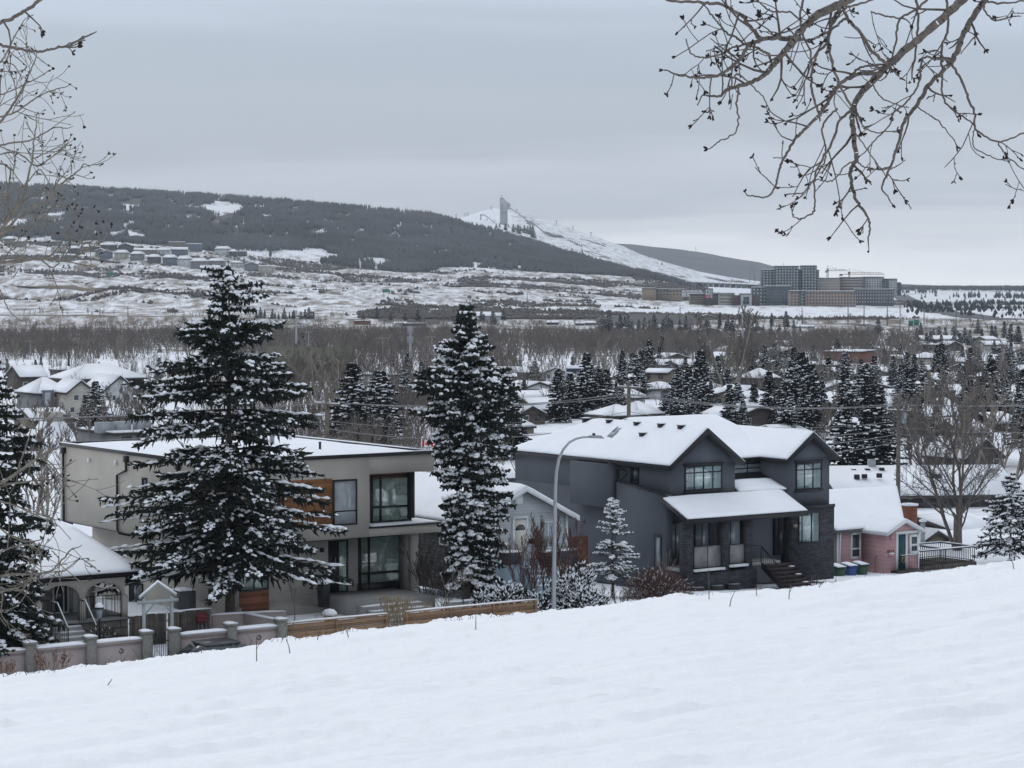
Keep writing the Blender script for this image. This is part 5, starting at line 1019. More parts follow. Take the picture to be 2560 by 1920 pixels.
def parked_car(name, label, loc, rz, col, L_=4.6, snow=True, group=None, low=False):
    t = thing(name, label, 'car', loc, rz, group); pm = mat('car_paint_' + '_'.join(str(int(c * 1000)) for c in col), col, .35, .08, spec=.5)
    side = [(-L_ / 2, .45), (-L_ / 2 + .05, .8), (-L_ / 2 + .9, .95), (L_ / 2 - .85, .98), (L_ / 2 - .03, .85), (L_ / 2, .4), (L_ / 2 - .3, .25), (-L_ / 2 + .3, .25)]
    MB().prism(side, 'y', -.88, .88).build('body', pm, t)
    cab = [(-L_ / 2 + .75, .96), (-L_ / 2 + 1.45, 1.42), (L_ / 2 - 1.75, 1.45), (L_ / 2 - .75, .99)]
    m = MB(); n = 4; V = [(p[0], -.82 + (.16 if p[1] > 1.2 else 0), p[1]) for p in cab] + [(p[0], .82 - (.16 if p[1] > 1.2 else 0), p[1]) for p in cab]; m.add(V, [(3, 2, 1, 0), (4, 5, 6, 7), (0, 1, 5, 4), (1, 2, 6, 5), (2, 3, 7, 6), (0, 4, 7, 3)]); m.build('windows', PANE, t)
    r = MB().slab([(cab[1][0] - .05, -.68, 1.47), (cab[2][0] + .05, -.68, 1.49), (cab[2][0] + .05, .68, 1.49), (cab[1][0] - .05, .68, 1.47)], .05).build('roof', pm, t)
    if snow: snow_sheet('snow', [(cab[1][0], -.64, 1.48), (cab[2][0], -.64, 1.5), (cab[2][0], .64, 1.5), (cab[1][0], .64, 1.48)], r, .1, 8)
    if not low:
        for x in (-L_ / 2 + .8, L_ / 2 - .85):
            for y in (-.8, .8):
                wl = MB().prism([(x + .33 * math.cos(g), .33 + .33 * math.sin(g)) for g in np.linspace(0, 6.28, 17)[:-1]], 'y', y - .1, y + .1).build('wheel', BLACK, t); MB().prism([(x + .19 * math.cos(g), .33 + .19 * math.sin(g)) for g in np.linspace(0, 6.28, 11)[:-1]], 'y', y - .11, y + .11).build('rim', METAL, wl)
        for y in (-.6, .6): MB().box(L_ / 2 - .06, L_ / 2 + .01, y - .18, y + .18, .62, .76).build('headlight', PANE_L, t)
    return t
parked_car('parked_car', 'dark grey car on the street with only its roof above the snow', SF.world(SX(548, -2.4), -2.4, -.62), SF.a, (.07, .07, .075), snow=False)
def street_lamp():
    t = thing('street_lamp', 'tall galvanised street lamp with a curved arm in front of the slate house', 'street lamp', SF.world(SX(1384, -1.3), -1.3, -.3), SF.a); Yl = t.location.y
    base = np.array(t.location); pts = [(1384, 1540), (1385.5, 1400), (1387, 1300), (1388.5, 1220), (1391, 1180), (1397, 1148), (1408, 1124), (1423, 1106), (1440, 1097), (1458, 1093), (1480, 1092)]
    inv = lambda p: SF.loc(p) - SF.loc(base); P = [(0, 0, 0)] + [tuple(inv(W(a, b, Yl + max(0, (a - 1388)) * .011))) for a, b in pts]
    MB().tube(P, [.11, .105, .095, .09, .08, .075, .07, .062, .055, .05, .045, .04], 10).build('pole', METAL, t, smooth=True)
    hd = P[-1]; m = MB(); ux = (1, 0, 0); m.add([(hd[0] - .1, hd[1] - .12, hd[2] - .05), (hd[0] + .6, hd[1] - .15, hd[2] - .1), (hd[0] + .6, hd[1] + .15, hd[2] - .1), (hd[0] - .1, hd[1] + .12, hd[2] - .05), (hd[0] - .1, hd[1] - .07, hd[2] + .07), (hd[0] + .45, hd[1] - .08, hd[2] + .05), (hd[0] + .45, hd[1] + .08, hd[2] + .05), (hd[0] - .1, hd[1] + .07, hd[2] + .07)], [(0, 3, 2, 1), (4, 5, 6, 7), (0, 1, 5, 4), (1, 2, 6, 5), (2, 3, 7, 6), (3, 0, 4, 7)]); m.build('lamp_head', METAL, t)
    MB().box(hd[0] + .05, hd[0] + .15, hd[1] - .05, hd[1] + .05, hd[2] + .06, hd[2] + .16).build('photocell', BLACK, t)
street_lamp()
# ---- shrubs and small trees in the yards
mug = [(1215, 105.5, .9, 1.5), (1262, 105, 1.1, 1.9), (1300, 106.5, .9, 1.5), (1338, 106, .9, 1.3), (1418, 108, 1.1, 1.9), (1448, 110, 1.0, 2.2), (1462, 107, 1.2, 1.5)]
lbs = ['snowy dwarf pine at the left end of the row by the cedar fence', 'tall snowy dwarf pine before the pale blue steps', 'snowy dwarf pine between the steps and the lamp post', 'low snowy dwarf pine just left of the lamp post', 'snowy dwarf pine just right of the lamp post', 'upright snowy dwarf pine in front of the slate side wall', 'wide low dwarf pine right of the lamp post, near the fence end']
for i, ((px, Y, r_, h), lb) in enumerate(zip(mug, lbs)): bush('dwarf_pine', r_, h, 70 + i, lb, at(px, Y, -.1), n=1500, snow=.75, tl=.26, tr=.034, group='dwarf pines in front of the bungalow')
bush('round_shrub', .7, 1.0, 84, 'dark rounded shrub with patchy snow beside the garden lantern', tuple(SF.world(SX(262, 2.9), 2.9, -.1)), m=TWIGD, n=1200, snow=.12, tl=.2, tr=.012)
bush('clipped_hedge', 1.75, 1.55, 85, 'dark rounded twiggy hedge in front of the slate house porch', at(1643, 118, -.1), m=TWIGR, n=6500, snow=.10, tl=.24, tr=.011)
twig_bush('twiggy_shrub', 1.0, 1.3, 86, 'loose bare shrub left of the rounded hedge', at(1490, 112, -.1), stems=18, snow=.3)
twig_bush('twiggy_shrub', .9, .9, 91, 'low bare shrub at the foot of the slate porch, left of the hedge', at(1545, 112, -.1), stems=14, snow=.3)
bare_tree('ornamental_tree', 5.8, 92, 'slender reddish multi-stemmed bare tree behind the street lamp', at(1372, 109, 0), m=TWIGR, stems=5, levels=((9, .45), (7, .5), (4, .5)), upb=.5, trunk=.2, wander=.07, fork=.45, r0=.075, minr=.009)
bare_tree('ornamental_tree', 4.4, 93, 'fine dark multi-stemmed bare tree before the bungalow door', at(1322, 108, 0), m=TWIGR, stems=5, levels=((9, .45), (6, .5), (4, .5)), upb=.5, trunk=.2, wander=.08, fork=.45, r0=.06, minr=.008)
bare_tree('ornamental_tree', 4.6, 94, 'leaning bare tree with pale twisted branches by the slate side wall', at(1408, 112, .1), m=mat('pale_twigs', (.16, .14, .10), .9, .2), stems=3, levels=((6, .5), (5, .5), (3, .5)), upb=.15, trunk=.3, fork=.6, wander=.2, r0=.07, minr=.01)
bare_tree('young_tree', 3.6, 96, 'small pale bare sapling behind the long cedar fence', at(1090, 102.5, -.1), m=mat('pale_twigs2', (.2, .18, .16), .9, .2), levels=((5, .6), (4, .5), (3, .5)), trunk=.25, upb=.3, fork=.5, r0=.045, minr=.009)
bare_tree('young_tree', 3.0, 97, 'thin bare sapling against the brick wall of the beige house', at(728, 99.5, .1), m=mat('pale_twigs2', (.2, .18, .16), .9, .2), levels=((8, .5), (4, .5), (3, .4)), trunk=.4, upb=.4, fork=.45, r0=.03, minr=.007)
bare_tree('young_tree', 2.6, 98, 'thin dark sapling by the grey side wall of the blue bungalow', at(1165, 107, 0), m=TWIGD, levels=((6, .5), (4, .5)), trunk=.3, upb=.4, r0=.03, minr=.008)
bare_tree('climbing_shrub', 4.2, 99, 'tangle of dark bare stems against the bungalow side wall', at(1062, 111, 0), m=TWIGD, stems=7, cat='shrub', levels=((7, .4), (5, .5), (3, .4)), upb=.4, trunk=.2, fork=.4, r0=.06, minr=.009)
bare_tree('climbing_shrub', 2.8, 100, 'low brown tangle of stems near the snowy yard behind the fence', at(1110, 110, 0), m=TWIGD, stems=7, cat='shrub', levels=((7, .5), (5, .5), (3, .4)), upb=.2, trunk=.1, fork=.6, r0=.05, minr=.009)
bare_tree('birch_bush', 2.6, 101, 'upright bare shrub against the slate porch wall', at(1655, 124, .2), m=mat('pale_twigs', (.16, .14, .10), .9, .2), stems=6, cat='shrub', levels=((6, .4), (4, .4)), upb=.6, trunk=.2, fork=.3, r0=.04, minr=.008)
for i, (px, s_, lb) in enumerate(((130, .75, 'brown seed-head shrub before the second pinkish wall panel'), (12, .5, 'brown seed-head shrub at the far left before the wall'))): 
    q = SF.world(SX(px, -.7), -.7, 0); twig_bush('dry_shrub', s_, 1.0 if i == 0 else .8, 110 + i, lb, tuple(q), m=mat('rust_twigs', (.20, .11, .08), .9, .3), stems=14, snow=.1)
def grass_tuft(name, label, loc, h, n, spread, seed, m=DRY, head=True, lean=.18):
    rg = np.random.default_rng(seed); b = np.stack([rg.normal(0, spread * .35, n), rg.normal(0, spread * .35, n), np.zeros(n)], 1); d = unit(np.stack([rg.normal(0, lean, n), rg.normal(0, lean, n), np.ones(n)], 1)); L_ = h * (.6 + .45 * rg.random(n)); e = b + d * L_[:, None]
    mid = b + d * (L_ * .55)[:, None]; e = e + np.stack([rg.normal(0, .08 * h, n), rg.normal(0, .08 * h, n), np.zeros(n)], 1); v1, f1 = tubes(b, mid, np.full(n, .007), np.full(n, .006), 3); v2, f2 = tubes(mid, e, np.full(n, .006), np.full(n, .003), 3); P = [v1, v2]; F = [f1, f2 + len(v1)]
    if head: v3, f3 = spindles(mid + (e - mid) * .45, e, np.full(n, .018), 3, rg, .3); F.append(f3 + len(v1) + len(v2)); P.append(v3)
    return tag(link(name, mk_mesh(name, np.concatenate(P), F, [m]), None, loc), label, 'ornamental grass')
tuf = [(822, 99.3, 1.0, 90, .35, 'dense bundled clump of straw grass, snow-capped, left of the concrete steps'), (970, 103.5, 1.5, 60, .5, 'tall feathery straw grass beside the black planter'), (992, 102.3, 1.6, 70, .45, 'tall feathery straw grass left of the garden path opening'), (1012, 103, 1.4, 60, .5, 'tall feathery straw grass right of the garden path opening'), (1063, 104.5, 1.1, 40, .4, 'thin straw grass behind the long cedar fence'), (778, 98.6, .5, 30, .3, 'short straw tuft near the thin sapling'), (795, 98.8, .45, 30, .3, 'short straw tuft beside the bundled grass clump')]
for i, (px, Y, h, n, s_, lb) in enumerate(tuf): grass_tuft('ornamental_grass', lb, at(px, Y, .0), h, n, s_, 120 + i)
MB().lathe([(.3, .85), (.33, .95), (.2, 1.08), (.02, 1.12)], 0, 0, 14).build('snow', SNOWF, bpy.data.objects['ornamental_grass'])
q = SF.world(SX(506, 3.0), 3.0, .0); t = thing('barbecue', 'maroon kettle barbecue standing against the weathered fence', 'barbecue', q, SF.a); MR = mat('maroon_enamel', (.12, .02, .025), .4, .1); MB().lathe([(.02, .72), (.26, .82), (.3, .95)], 0, 0, 16).build('bowl', MR, t, smooth=True); MB().lathe([(.3, .951), (.27, 1.1), (.12, 1.2), (.02, 1.22)], 0, 0, 16).build('lid', MR, t, smooth=True)
for a in (0, 2.1, 4.2): MB().tube([(.15 * math.cos(a), .15 * math.sin(a), .8), (.3 * math.cos(a), .3 * math.sin(a), 0)], .015, 5).build('leg', METAL, t)
t = thing('air_conditioner', 'snow-topped grey air conditioner box beside the beige house', 'air conditioner', CF.world(.9, 2.2, .0), CF.a); MB().box(-.9, -.1, .2, 1.1, 0, .85).build('casing', mat('grey_case', (.09, .09, .09), .6), t); snow_sheet('snow', [(-.9, .2, .85), (-.1, .2, .85), (-.1, 1.1, .85), (-.9, 1.1, .85)], t, .1, 6)
q = SF.world(SX(137, 1.3), 1.3, 0); t = thing('flower_pot', 'low dark round pot in the snowy yard by the porch steps', 'flower pot', q, 0); MB().lathe([(.3, 0), (.42, .3), (.45, .32)], 0, 0, 16).build('pot', mat('terracotta_dark', (.06, .035, .03), .8), t); MB().lathe([(.4, .321), (.35, .4), (.02, .44)], 0, 0, 14).build('snow', SNOWF, t)
# dry stems poking from the snow of the near slope, each with its own lean
stems = [(638, 1585, 1650, 0), (722, 1590, 1630, .25), (790, 1562, 1600, .35), (870, 1555, 1596, .4), (500, 1605, 1632, -.1), (275, 1630, 1655, .4), (260, 1690, 1718, .5), (1189, 1530, 1575, 0), (1508, 1495, 1518, .2), (1775, 1420, 1500, .02), (1826, 1470, 1516, .3), (1895, 1455, 1490, .1), (1975, 1455, 1500, .12), (1900, 1440, 1460, .5), (2020, 1395, 1440, .55), (2060, 1400, 1425, .7), (2165, 1420, 1440, .1), (2540, 1390, 1420, .3), (2050, 1455, 1470, .4), (1575, 1552, 1560, 0), (130, 1665, 1685, -.3), (60, 1675, 1690, .4), (700, 1585, 1600, .8), (845, 1560, 1580, -.5)]
for i, (px, y0, y1, ln) in enumerate(stems):
    Ys = np.linspace(8, 46, 400); xs = (px - 1280) / FPX * Ys; z = z_fore(np.full_like(Ys, px), Ys, xs) + fore_disp(xs, Ys); k = np.argmax(-z / Ys < (-slope(y1))) if (-z / Ys < -slope(y1)).any() else len(Ys) - 1
    Y = Ys[k]; b = np.array([xs[k], Y, z[k] - .03]); h = (y1 - y0) / FPX * Y; m = MB(); l = ln * (-1 if i % 2 else 1) * h; m.tube([b, b + (l * .3, 0, h * .5), b + (l, 0, h)], [.006, .005, .003], 4)
    if i % 3 == 0: m.tube([b + (l * .3, 0, h * .5), b + (l * .1 + .04, 0, h * .8)], [.004, .002], 3)
    side = 'left' if px < 1000 else ('middle' if px < 1700 else 'right')
    o = m.build('weed_stalk', mat('dry_stem', (.10, .09, .07), .9)); tag(o, None, 'dry stem', 'dry weed stems in the near snow'); o['_px'] = px
ds = sorted([o for o in bpy.data.objects if '_px' in o], key=lambda o: o['_px']); ORD = ['first', 'second', 'third', 'fourth', 'fifth', 'sixth', 'seventh', 'eighth', 'ninth', 'tenth', 'eleventh', 'twelfth', 'thirteenth', 'fourteenth', 'fifteenth', 'sixteenth', 'seventeenth', 'eighteenth', 'nineteenth', 'twentieth']
TENS = {2: 'twenty', 3: 'thirty', 4: 'forty', 5: 'fifty', 6: 'sixty', 7: 'seventy', 8: 'eighty', 9: 'ninety'}
def ordw(n):
    if n < 20: return ORD[n]
    t_, u = divmod(n + 1, 10)
    if n + 1 >= 100: return 'hundred and ' + ordw(n - 100) if n + 1 > 100 else 'hundredth'
    return (TENS[t_][:-1] + 'ieth') if u == 0 else TENS[t_] + '-' + ORD[u - 1]
for i, o in enumerate(ds): o['label'] = 'dry weed stem poking from the near snow, %s from the left' % ordw(i); del o['_px']
# tiny tufts along the brow
def brow_grass():
    rg = np.random.default_rng(5); n = 260; px = rg.random(n) * 2640 - 40; px = np.where(rg.random(n) < .65, px * .55, px); Y = 36 + rg.random(n) * 6; x = (px - 1280) / FPX * Y; z = z_fore(px, Y, x) + fore_disp(x, Y); b = np.stack([x, Y, z - .02], 1)
    h = .05 + .22 * rg.random(n) ** 2.5; e = b + np.stack([rg.normal(0, .5, n) * h, 0 * h, h], 1); v, f = tubes(b, e, np.full(n, .005), np.full(n, .003), 3); tag(link('grass', mk_mesh('grass', v, [f], [mat('dry_stem', (.10, .09, .07), .9)])), 'sparse dry grass blades sticking out along the brow of the snow slope', 'grass', kind='stuff')
brow_grass()
# ---- utility poles and wires along the back lane
A0 = at(817, 145.); A1 = at(1572, 158.6); A2 = at(2247, 173.); POLE = mat('utility_pole_wood', (.13, .115, .095), .9, .25, 4)
lane = math.atan2(A1[1] - A0[1], A1[0] - A0[0]); ends = []
def upole(loc, topz, label, arm=1.2, arms=(.25,), xf=False):
    t = thing('utility_pole', label, 'utility pole', loc, lane, 'wooden poles along the back lane'); H = topz - loc[2]
    MB().tube([(0, 0, -.3), (0, 0, H)], [.19, .13], 10).build('pole', POLE, t)
    for a in arms:
        c = MB().box(-.06, .06, -arm, arm, H - a - .12, H - a).build('crossarm', POLE, t); MB().box(-.04, .04, -arm + .1, arm - .1, H - a + .002, H - a + .05).build('snow', SNOWF, c)
        for y in (-arm + .1, -.4, .4, arm - .1): MB().lathe([(.05, 0), (.06, .08), (.03, .18)], 0, 0, 6).build('insulator', WHITE, t).location = (0, y, H - a)
    if xf: MB().lathe([(.26, -.9), (.28, -.85), (.28, 0), (.2, .08)], .45, 0, 12).build('transformer', METAL, t).location = (0, 0, H - 1.3)
    return t
z0 = W(817, 972, A0[1])[2]; z1 = W(1572, 956, A1[1])[2]; z2 = W(2247, 985, A2[1])[2]
P_ = [upole(A0, z0, 'wooden utility pole with crossarm behind the beige house', 1.6, (.9,)), upole(A1, z1, 'wooden utility pole rising behind the slate house roof', 1.3, (.3,), False), upole(A2, z2, 'wooden utility pole behind the pink cottage with a snowy crossarm low down', 1.3, (1.2,), True)]
MB().box(-.06, .06, -1.4, 1.4, 0, .12).build('crossarm', POLE, P_[2]).location = (0, 0, W(2250, 1245, A2[1])[2] - A2[2])
def wire(p, q, sag, label, r=.012, n=14, grp='overhead wires along the back lane'):
    p = np.array(p); q = np.array(q); pts = [p + (q - p) * t - np.array([0, 0, 4 * sag * t * (1 - t)]) for t in np.linspace(0, 1, n)]
    o = MB().tube(pts, r, 3, cap=False).build('overhead_wire', mat('wire_grey', (.2, .2, .205), .6)); return tag(o, label, 'wire', grp)
def node(A, z, off): d = np.array([-math.sin(lane), math.cos(lane), 0]); return np.array([A[0], A[1], z]) + d * off
dl = np.array(A1) - np.array(A0); Am = tuple(np.array(A0) - dl * 1.6); Ap = tuple(np.array(A2) + (np.array(A2) - np.array(A1)) * 1.5); zm = z0 + .3; zp = z2 + .2
sp = [('left of the beige house pole', Am, zm, A0, z0), ('between the beige and slate house poles', A0, z0, A1, z1), ('between the slate house and pink cottage poles', A1, z1, A2, z2), ('right of the pink cottage pole', A2, z2, Ap, zp)]
for nm, a, za, b, zb in sp:
    for k, (off, dz, sg) in enumerate(((-1.1, -.8, .5), (-.4, -.8, .6), (.5, -.8, .55), (1.1, -.8, .65), (0, -2.0, .8), (0, -2.5, 1.0), (.1, -3.0, 1.1), (-.1, -3.5, 1.3))):
        if nm.startswith('left') and k in (2, 5, 7): continue
        wire(node(a, za + dz, off), node(b, zb + dz, off), sg, '%s overhead wire down, %s' % (ordw(k), nm), .02 if k < 5 else .032)
for i, (a, b) in enumerate((((2247, 1000), (2700, 1120)), ((2247, 1010), (2700, 1090)), ((1572, 975), (2247, 1100)), ((1572, 985), (1180, 1050)))): wire(W(*a, 172 if a[0] > 2000 else 158), W(*b, 215 if i < 2 else (170 if i == 2 else 132)), .8, ['upper side wire running right from the pink cottage pole', 'lower side wire running right from the pink cottage pole', 'long slanting service wire between the slate house pole and the right pole', 'service wire running down left from the slate house pole'][i])
# ---- flag on its pole
def flag():
    loc = at(1056, 150); t = thing('flag', 'red and white maple leaf flag flying above the beige house roof edge', 'flag', W(1054, 1150, 150), SF.a); z = W(1054, 1098, 150)[2] - t.location.z
    MB().tube([(0, 0, -6), (0, 0, z + .15)], .035, 6).build('flagpole', WHITE, t); RED = mat('flag_red', (.55, .03, .04), .8, .05); FW = mat('flag_white', (.75, .76, .78), .8, .03); L_, Hf = .88, .42
    def wav(x, zz): return (x + .02, .05 * math.sin(x * 7) , z - zz - .16 * x - .03 * math.sin(x * 6))
    m = MB(); xs = np.linspace(0, L_, 17)
    for i in range(16):
        for s_ in (0, .012): m.add([tuple(np.array(wav(a, b)) + (0, s_, 0)) for a, b in ((xs[i], 0), (xs[i + 1], 0), (xs[i + 1], Hf), (xs[i], Hf))], [(0, 1, 2, 3)], 0 if (i < 4 or i > 11) else 1)
    m.build('cloth', [RED, FW], t, fix=False)
    leaf = [(0, .5), (.1, .3), (.2, .35), (.15, .08), (.3, .2), (.33, .12), (.5, .15), (.44, 0), (.5, -.06), (.25, -.25), (.28, -.34), (.03, -.3), (.03, -.5), (-.03, -.5), (-.03, -.3), (-.28, -.34), (-.25, -.25), (-.5, -.06), (-.44, 0), (-.5, .15), (-.33, .12), (-.3, .2), (-.15, .08), (-.2, .35), (-.1, .3)]
    MB().add([tuple(np.array(wav(L_ * .5 + a * .33, Hf * .5 - b * .33)) + (0, -.02, 0)) for a, b in leaf], [tuple(range(len(leaf)))]).build('maple_leaf', RED, t, fix=False)
flag()
# ---- big bare tree on the right, thicket, and birch like trees behind
bare_tree('elm_tree', 13.0, 201, 'large spreading bare tree with snowy forks right of the pink cottage', at(2397, 158, 0), m=mat('elm_twigs', (.125, .115, .112), .9, .3), mt=mat('elm_bark', (.12, .10, .085), .95, .3, 5, .02), stems=4, levels=((9, .5), (7, .52), (7, .5), (4, .5)), upb=.14, trunk=.1, fork=.6, wander=.10, r0=.22, minr=.010)
MB().tube([(0, 0, -.5), (0, 0, 2.4)], [.34, .27], 12).build('trunk', mat('elm_bark', (.12, .10, .085), .95), bpy.data.objects['elm_tree']); CH['elm_tree'][-1].location = (0, 0, 0)
# ---------------------------------------------------------------- the valley: houses, trees, wood, hill, far buildings
AUTO = []
def auto(o, kind, place, px, cat=None, group=None):
    AUTO.append((o, kind, place, px)); 
    if cat: o['category'] = cat
    if group: o['group'] = group
def place_of(px, py, Y):
    if Y > 1650: return 'by the far flats' if px > 1500 else 'on the far hillside'
    side = ('left of the tall spruce' if px < 450 else 'between the tall spruces' if px < 1060 else 'above the slate roof' if px < 1600 else 'above its right gable' if px < 2080 else 'above the pink cottage' if px < 2330 else 'near the right edge')
    if Y > 1000: return 'on the far bank, ' + side
    return ('far valley, ' if Y > 560 else 'mid valley, ' if Y > 330 else 'nearer roofs, ' if Y > 200 else 'behind the front houses, ') + side
WALLC = {'brown': BROWNS, 'tan': TANS, 'grey': mat('grey_siding', (.19, .195, .2), .85, .1, 1.2, kind='lap', pitch=.2), 'cream': mat('cream_siding', (.42, .40, .35), .85, .1, 1.2, kind='lap', pitch=.2), 'white': mat('white_siding', (.55, .57, .58), .85, .06, 1.2, kind='lap', pitch=.2),
 'dark': mat('charcoal_siding', (.055, .055, .06), .85, .1, 1.2, kind='lap', pitch=.2), 'green': mat('green_siding', (.05, .10, .08), .85, .1, 1.2, kind='lap', pitch=.2), 'brick': BRICKR, 'blue': mat('blue_grey_siding', (.12, .15, .19), .85, .1, 1.2, kind='lap', pitch=.2), 'timber': mat('raw_timber', (.31, .245, .175), .85, .15, 1, kind='lap', pitch=.5)}
DFAS = mat('dark_fascia', (.05, .045, .045), .8)
COLW = {'brown': 'brown', 'tan': 'tan', 'grey': 'grey', 'cream': 'cream', 'white': 'white', 'dark': 'charcoal', 'green': 'green', 'brick': 'red brick', 'blue': 'blue-grey', 'timber': 'raw timber'}
def bhouse(px, pyb, wpx, hw, hr, kind='gx', wall='brown', depth=9., yaw=None, Y=None, wins=2, nm='house', label=None, chim=False, place=None, desc=None, gnd=None, th=None, rm=None):
    """px,pyb: centre and foot of the facade in the photograph; wpx width; hw wall height, hr roof rise (pixels)"""
    if Y is None: x, Y, z = hit(px, pyb)
    else: x = (px - 1280) / FPX * Y; z = (slope(pyb) * Y) if gnd is None else gnd
    SC = .62 if Y > 200 else 1.; depth *= SC; s = Y / FPX; w_ = wpx * s; H = hw * s; Rr = hr * s * 1.02; yaw = R(34.8) if yaw is None else R(yaw); cy = abs(math.cos(yaw)); sy = abs(math.sin(yaw))
    wd = max(4., (w_ - depth * sy) / cy) if kind != 'gy' else max(4., (w_ - depth * sy) / cy)
    T = thing(nm, None, nm.replace('_', ' ') if nm != 'house' else 'house', (x, Y, z), yaw); g = 1.5
    m = MB(); a, b = -wd / 2, wd / 2; W_ = WALLC[wall]
    m.box(a, b, 0, depth, -g, H); ov = min(.5, wd * .06) ; hh = H + Rr; th = th or max(.2, .5 * s * 2.5)
    if kind == 'gx': m.prism([(0, H), (depth, H), (depth / 2, hh)], 'x', a + .01, b - .01)
    elif kind == 'gy': m.prism([(a, H), (b, H), ((a + b) / 2, hh)], 'y', .01, depth - .01)
    m.build('wall', W_, T); r = MB(); faces = []
    if kind == 'gx': faces = [[(a - ov, -ov, H), (b + ov, -ov, H), (b + ov, depth / 2, hh), (a - ov, depth / 2, hh)], [(b + ov, depth + ov, H), (a - ov, depth + ov, H), (a - ov, depth / 2, hh), (b + ov, depth / 2, hh)]]
    elif kind == 'gy': faces = [[(a - ov, depth + ov, H), (a - ov, -ov, H), (0, -ov, hh), (0, depth + ov, hh)], [(b + ov, -ov, H), (b + ov, depth + ov, H), (0, depth + ov, hh), (0, -ov, hh)]]
    elif kind == 'hip':
        i = min(depth / 2, wd / 2 - .3); faces = [[(a - ov, -ov, H), (b + ov, -ov, H), (b - i, depth / 2, hh), (a + i, depth / 2, hh)], [(b + ov, depth + ov, H), (a - ov, depth + ov, H), (a + i, depth / 2, hh), (b - i, depth / 2, hh)], [(a - ov, depth + ov, H), (a - ov, -ov, H), (a + i, depth / 2, hh)], [(b + ov, -ov, H), (b + ov, depth + ov, H), (b - i, depth / 2, hh)]]
    else: faces = [[(a - .2, -.2, H + .3), (b + .2, -.2, H + .3), (b + .2, depth + .2, H + .3 + Rr * .1), (a - .2, depth + .2, H + .3 + Rr * .1)]]
    for f_ in faces: r.slab(f_, .22)
    ro = r.build('roof', rm or DFAS, T); sn = MB()
    for f_ in ([] if rm else faces): c = np.mean(np.array(f_), 0); sn.slab([tuple(np.array(p) + (c - np.array(p)) * .02 + (0, 0, th * .7)) for p in f_], th * .69)
    if not rm: sn.build('snow', SNOW, ro)
    if kind in ('gx', 'hip') and chim: MB().box(a + wd * .3, a + wd * .3 + .8, depth / 2 - .4, depth / 2 + .4, H, hh + 1).build('chimney', BRICKR, ro)
    if wpx > 28 or H > 4:
        nst = max(1, int(round(H / 2.9 / SC))); rgw = random.Random(int(px * 7 + pyb)); n = min(wins, max(1, int(wd / 3 / SC)))
        for st in range(min(nst, 3)):
            for k in range(n):
                cx = a + wd * (k + .5) / n + rgw.uniform(-.4, .4); ww = rgw.uniform(.5, .95) * SC; zb = H / nst * st + .9 * SC; wt = min(zb + 1.3 * SC, H - .2 * SC); mm = MB(); mm.box(cx - ww, cx + ww, -.06, -.005, zb, wt); w2 = mm.build('window', WHITE if rgw.random() < .6 else BLACK, T)
                MB().box(cx - ww + .12 * SC, cx + ww - .12 * SC, -.08, -.062, zb + .12 * SC, wt - .12 * SC).build('pane', PANE, w2)
    rk = {'gx': 'side-gabled', 'gy': 'front-gabled', 'hip': 'hip-roofed', 'flat': 'flat-roofed'}[kind]
    if label: tag(T, label)
    else: auto(T, desc or 'snow-roofed %s %s %s' % (COLW[wall], rk, nm.replace('_', ' ')), place or place_of(px, pyb, Y), px, None, 'houses across the valley')
    return T
# left cluster
bhouse(272, 985, 235, 38, 34, 'hip', 'brown', 14, label='long brown hip-roofed building behind the grey and white houses on the left', wins=6)
bhouse(85, 975, 110, 32, 26, 'gx', 'brown', 10, label='brown house with a dark gable at the left edge, beyond the bare birch')
T = bhouse(138, 1040, 150, 56, 36, 'hip', 'grey', 12, label='modern grey and white two-storey house with tall stair windows left of the tall spruce', wins=4)
MB().box(-2.0, -.5, -.7, -.002, -.5, 3.5).build('stair_tower', WALLC['blue'], T); MB().box(-1.8, -.9, -.75, -.702, .3, 3.2).build('window', PANE_C, T)
bhouse(203, 1042, 62, 60, 30, 'gy', 'cream', 9, label='cream gabled house with a snowy porch roof and two small windows')
bhouse(300, 1010, 140, 34, 36, 'gy', 'white', 12, label='white house with a broad dark gable beside the tall spruce', wins=2)
bhouse(172, 945, 38, 20, 8, 'hip', 'dark', 7, label='small dark hip-roofed cabin behind the long brown building')
bhouse(130, 1085, 150, 34, 26, 'gx', 'tan', 9, label='tan house with a long snowy roof below the modern grey house')
bhouse(150, 1087, 44, 36, 18, 'gy', 'tan', 6, label='small tan front gable attached before the long snowy roof')
bhouse(300, 1062, 72, 20, 34, 'hip', 'dark', 12, label='steep snowy hip roof beside the dark thicket left of the tall spruce')
bhouse(60, 1130, 150, 26, 22, 'gx', 'brown', 9, label='low brown house partly hidden by the left spruce')
T = bhouse(330, 1118, 190, 30, 6, 'flat', 'grey', 16, label='flat-roofed commercial building with rooftop units behind the beige house', nm='commercial_building')
MB().add([(-9.5, 2, 1.2), (-5.6, 2, 1.2), (-5.6, 6, 1.2), (-9.5, 6, 1.2), (-8.6, 3, 2.9), (-6.6, 3, 2.9), (-6.6, 5, 2.9), (-8.6, 5, 2.9)], [(4, 5, 6, 7), (0, 1, 5, 4), (1, 2, 6, 5), (2, 3, 7, 6), (3, 0, 4, 7)]).build('rooftop_cone', SNOW, T)
MB().box(-8.5, -6.7, 3.1, 4.9, 2.85, 3.9).build('roof_hatch', WALLC['cream'], T)
for x_ in (-3, -.8, 1.6): MB().box(x_, x_ + 1.7, 2, 3.2, 1.5, 2.7).build('roof_unit', METAL, T)
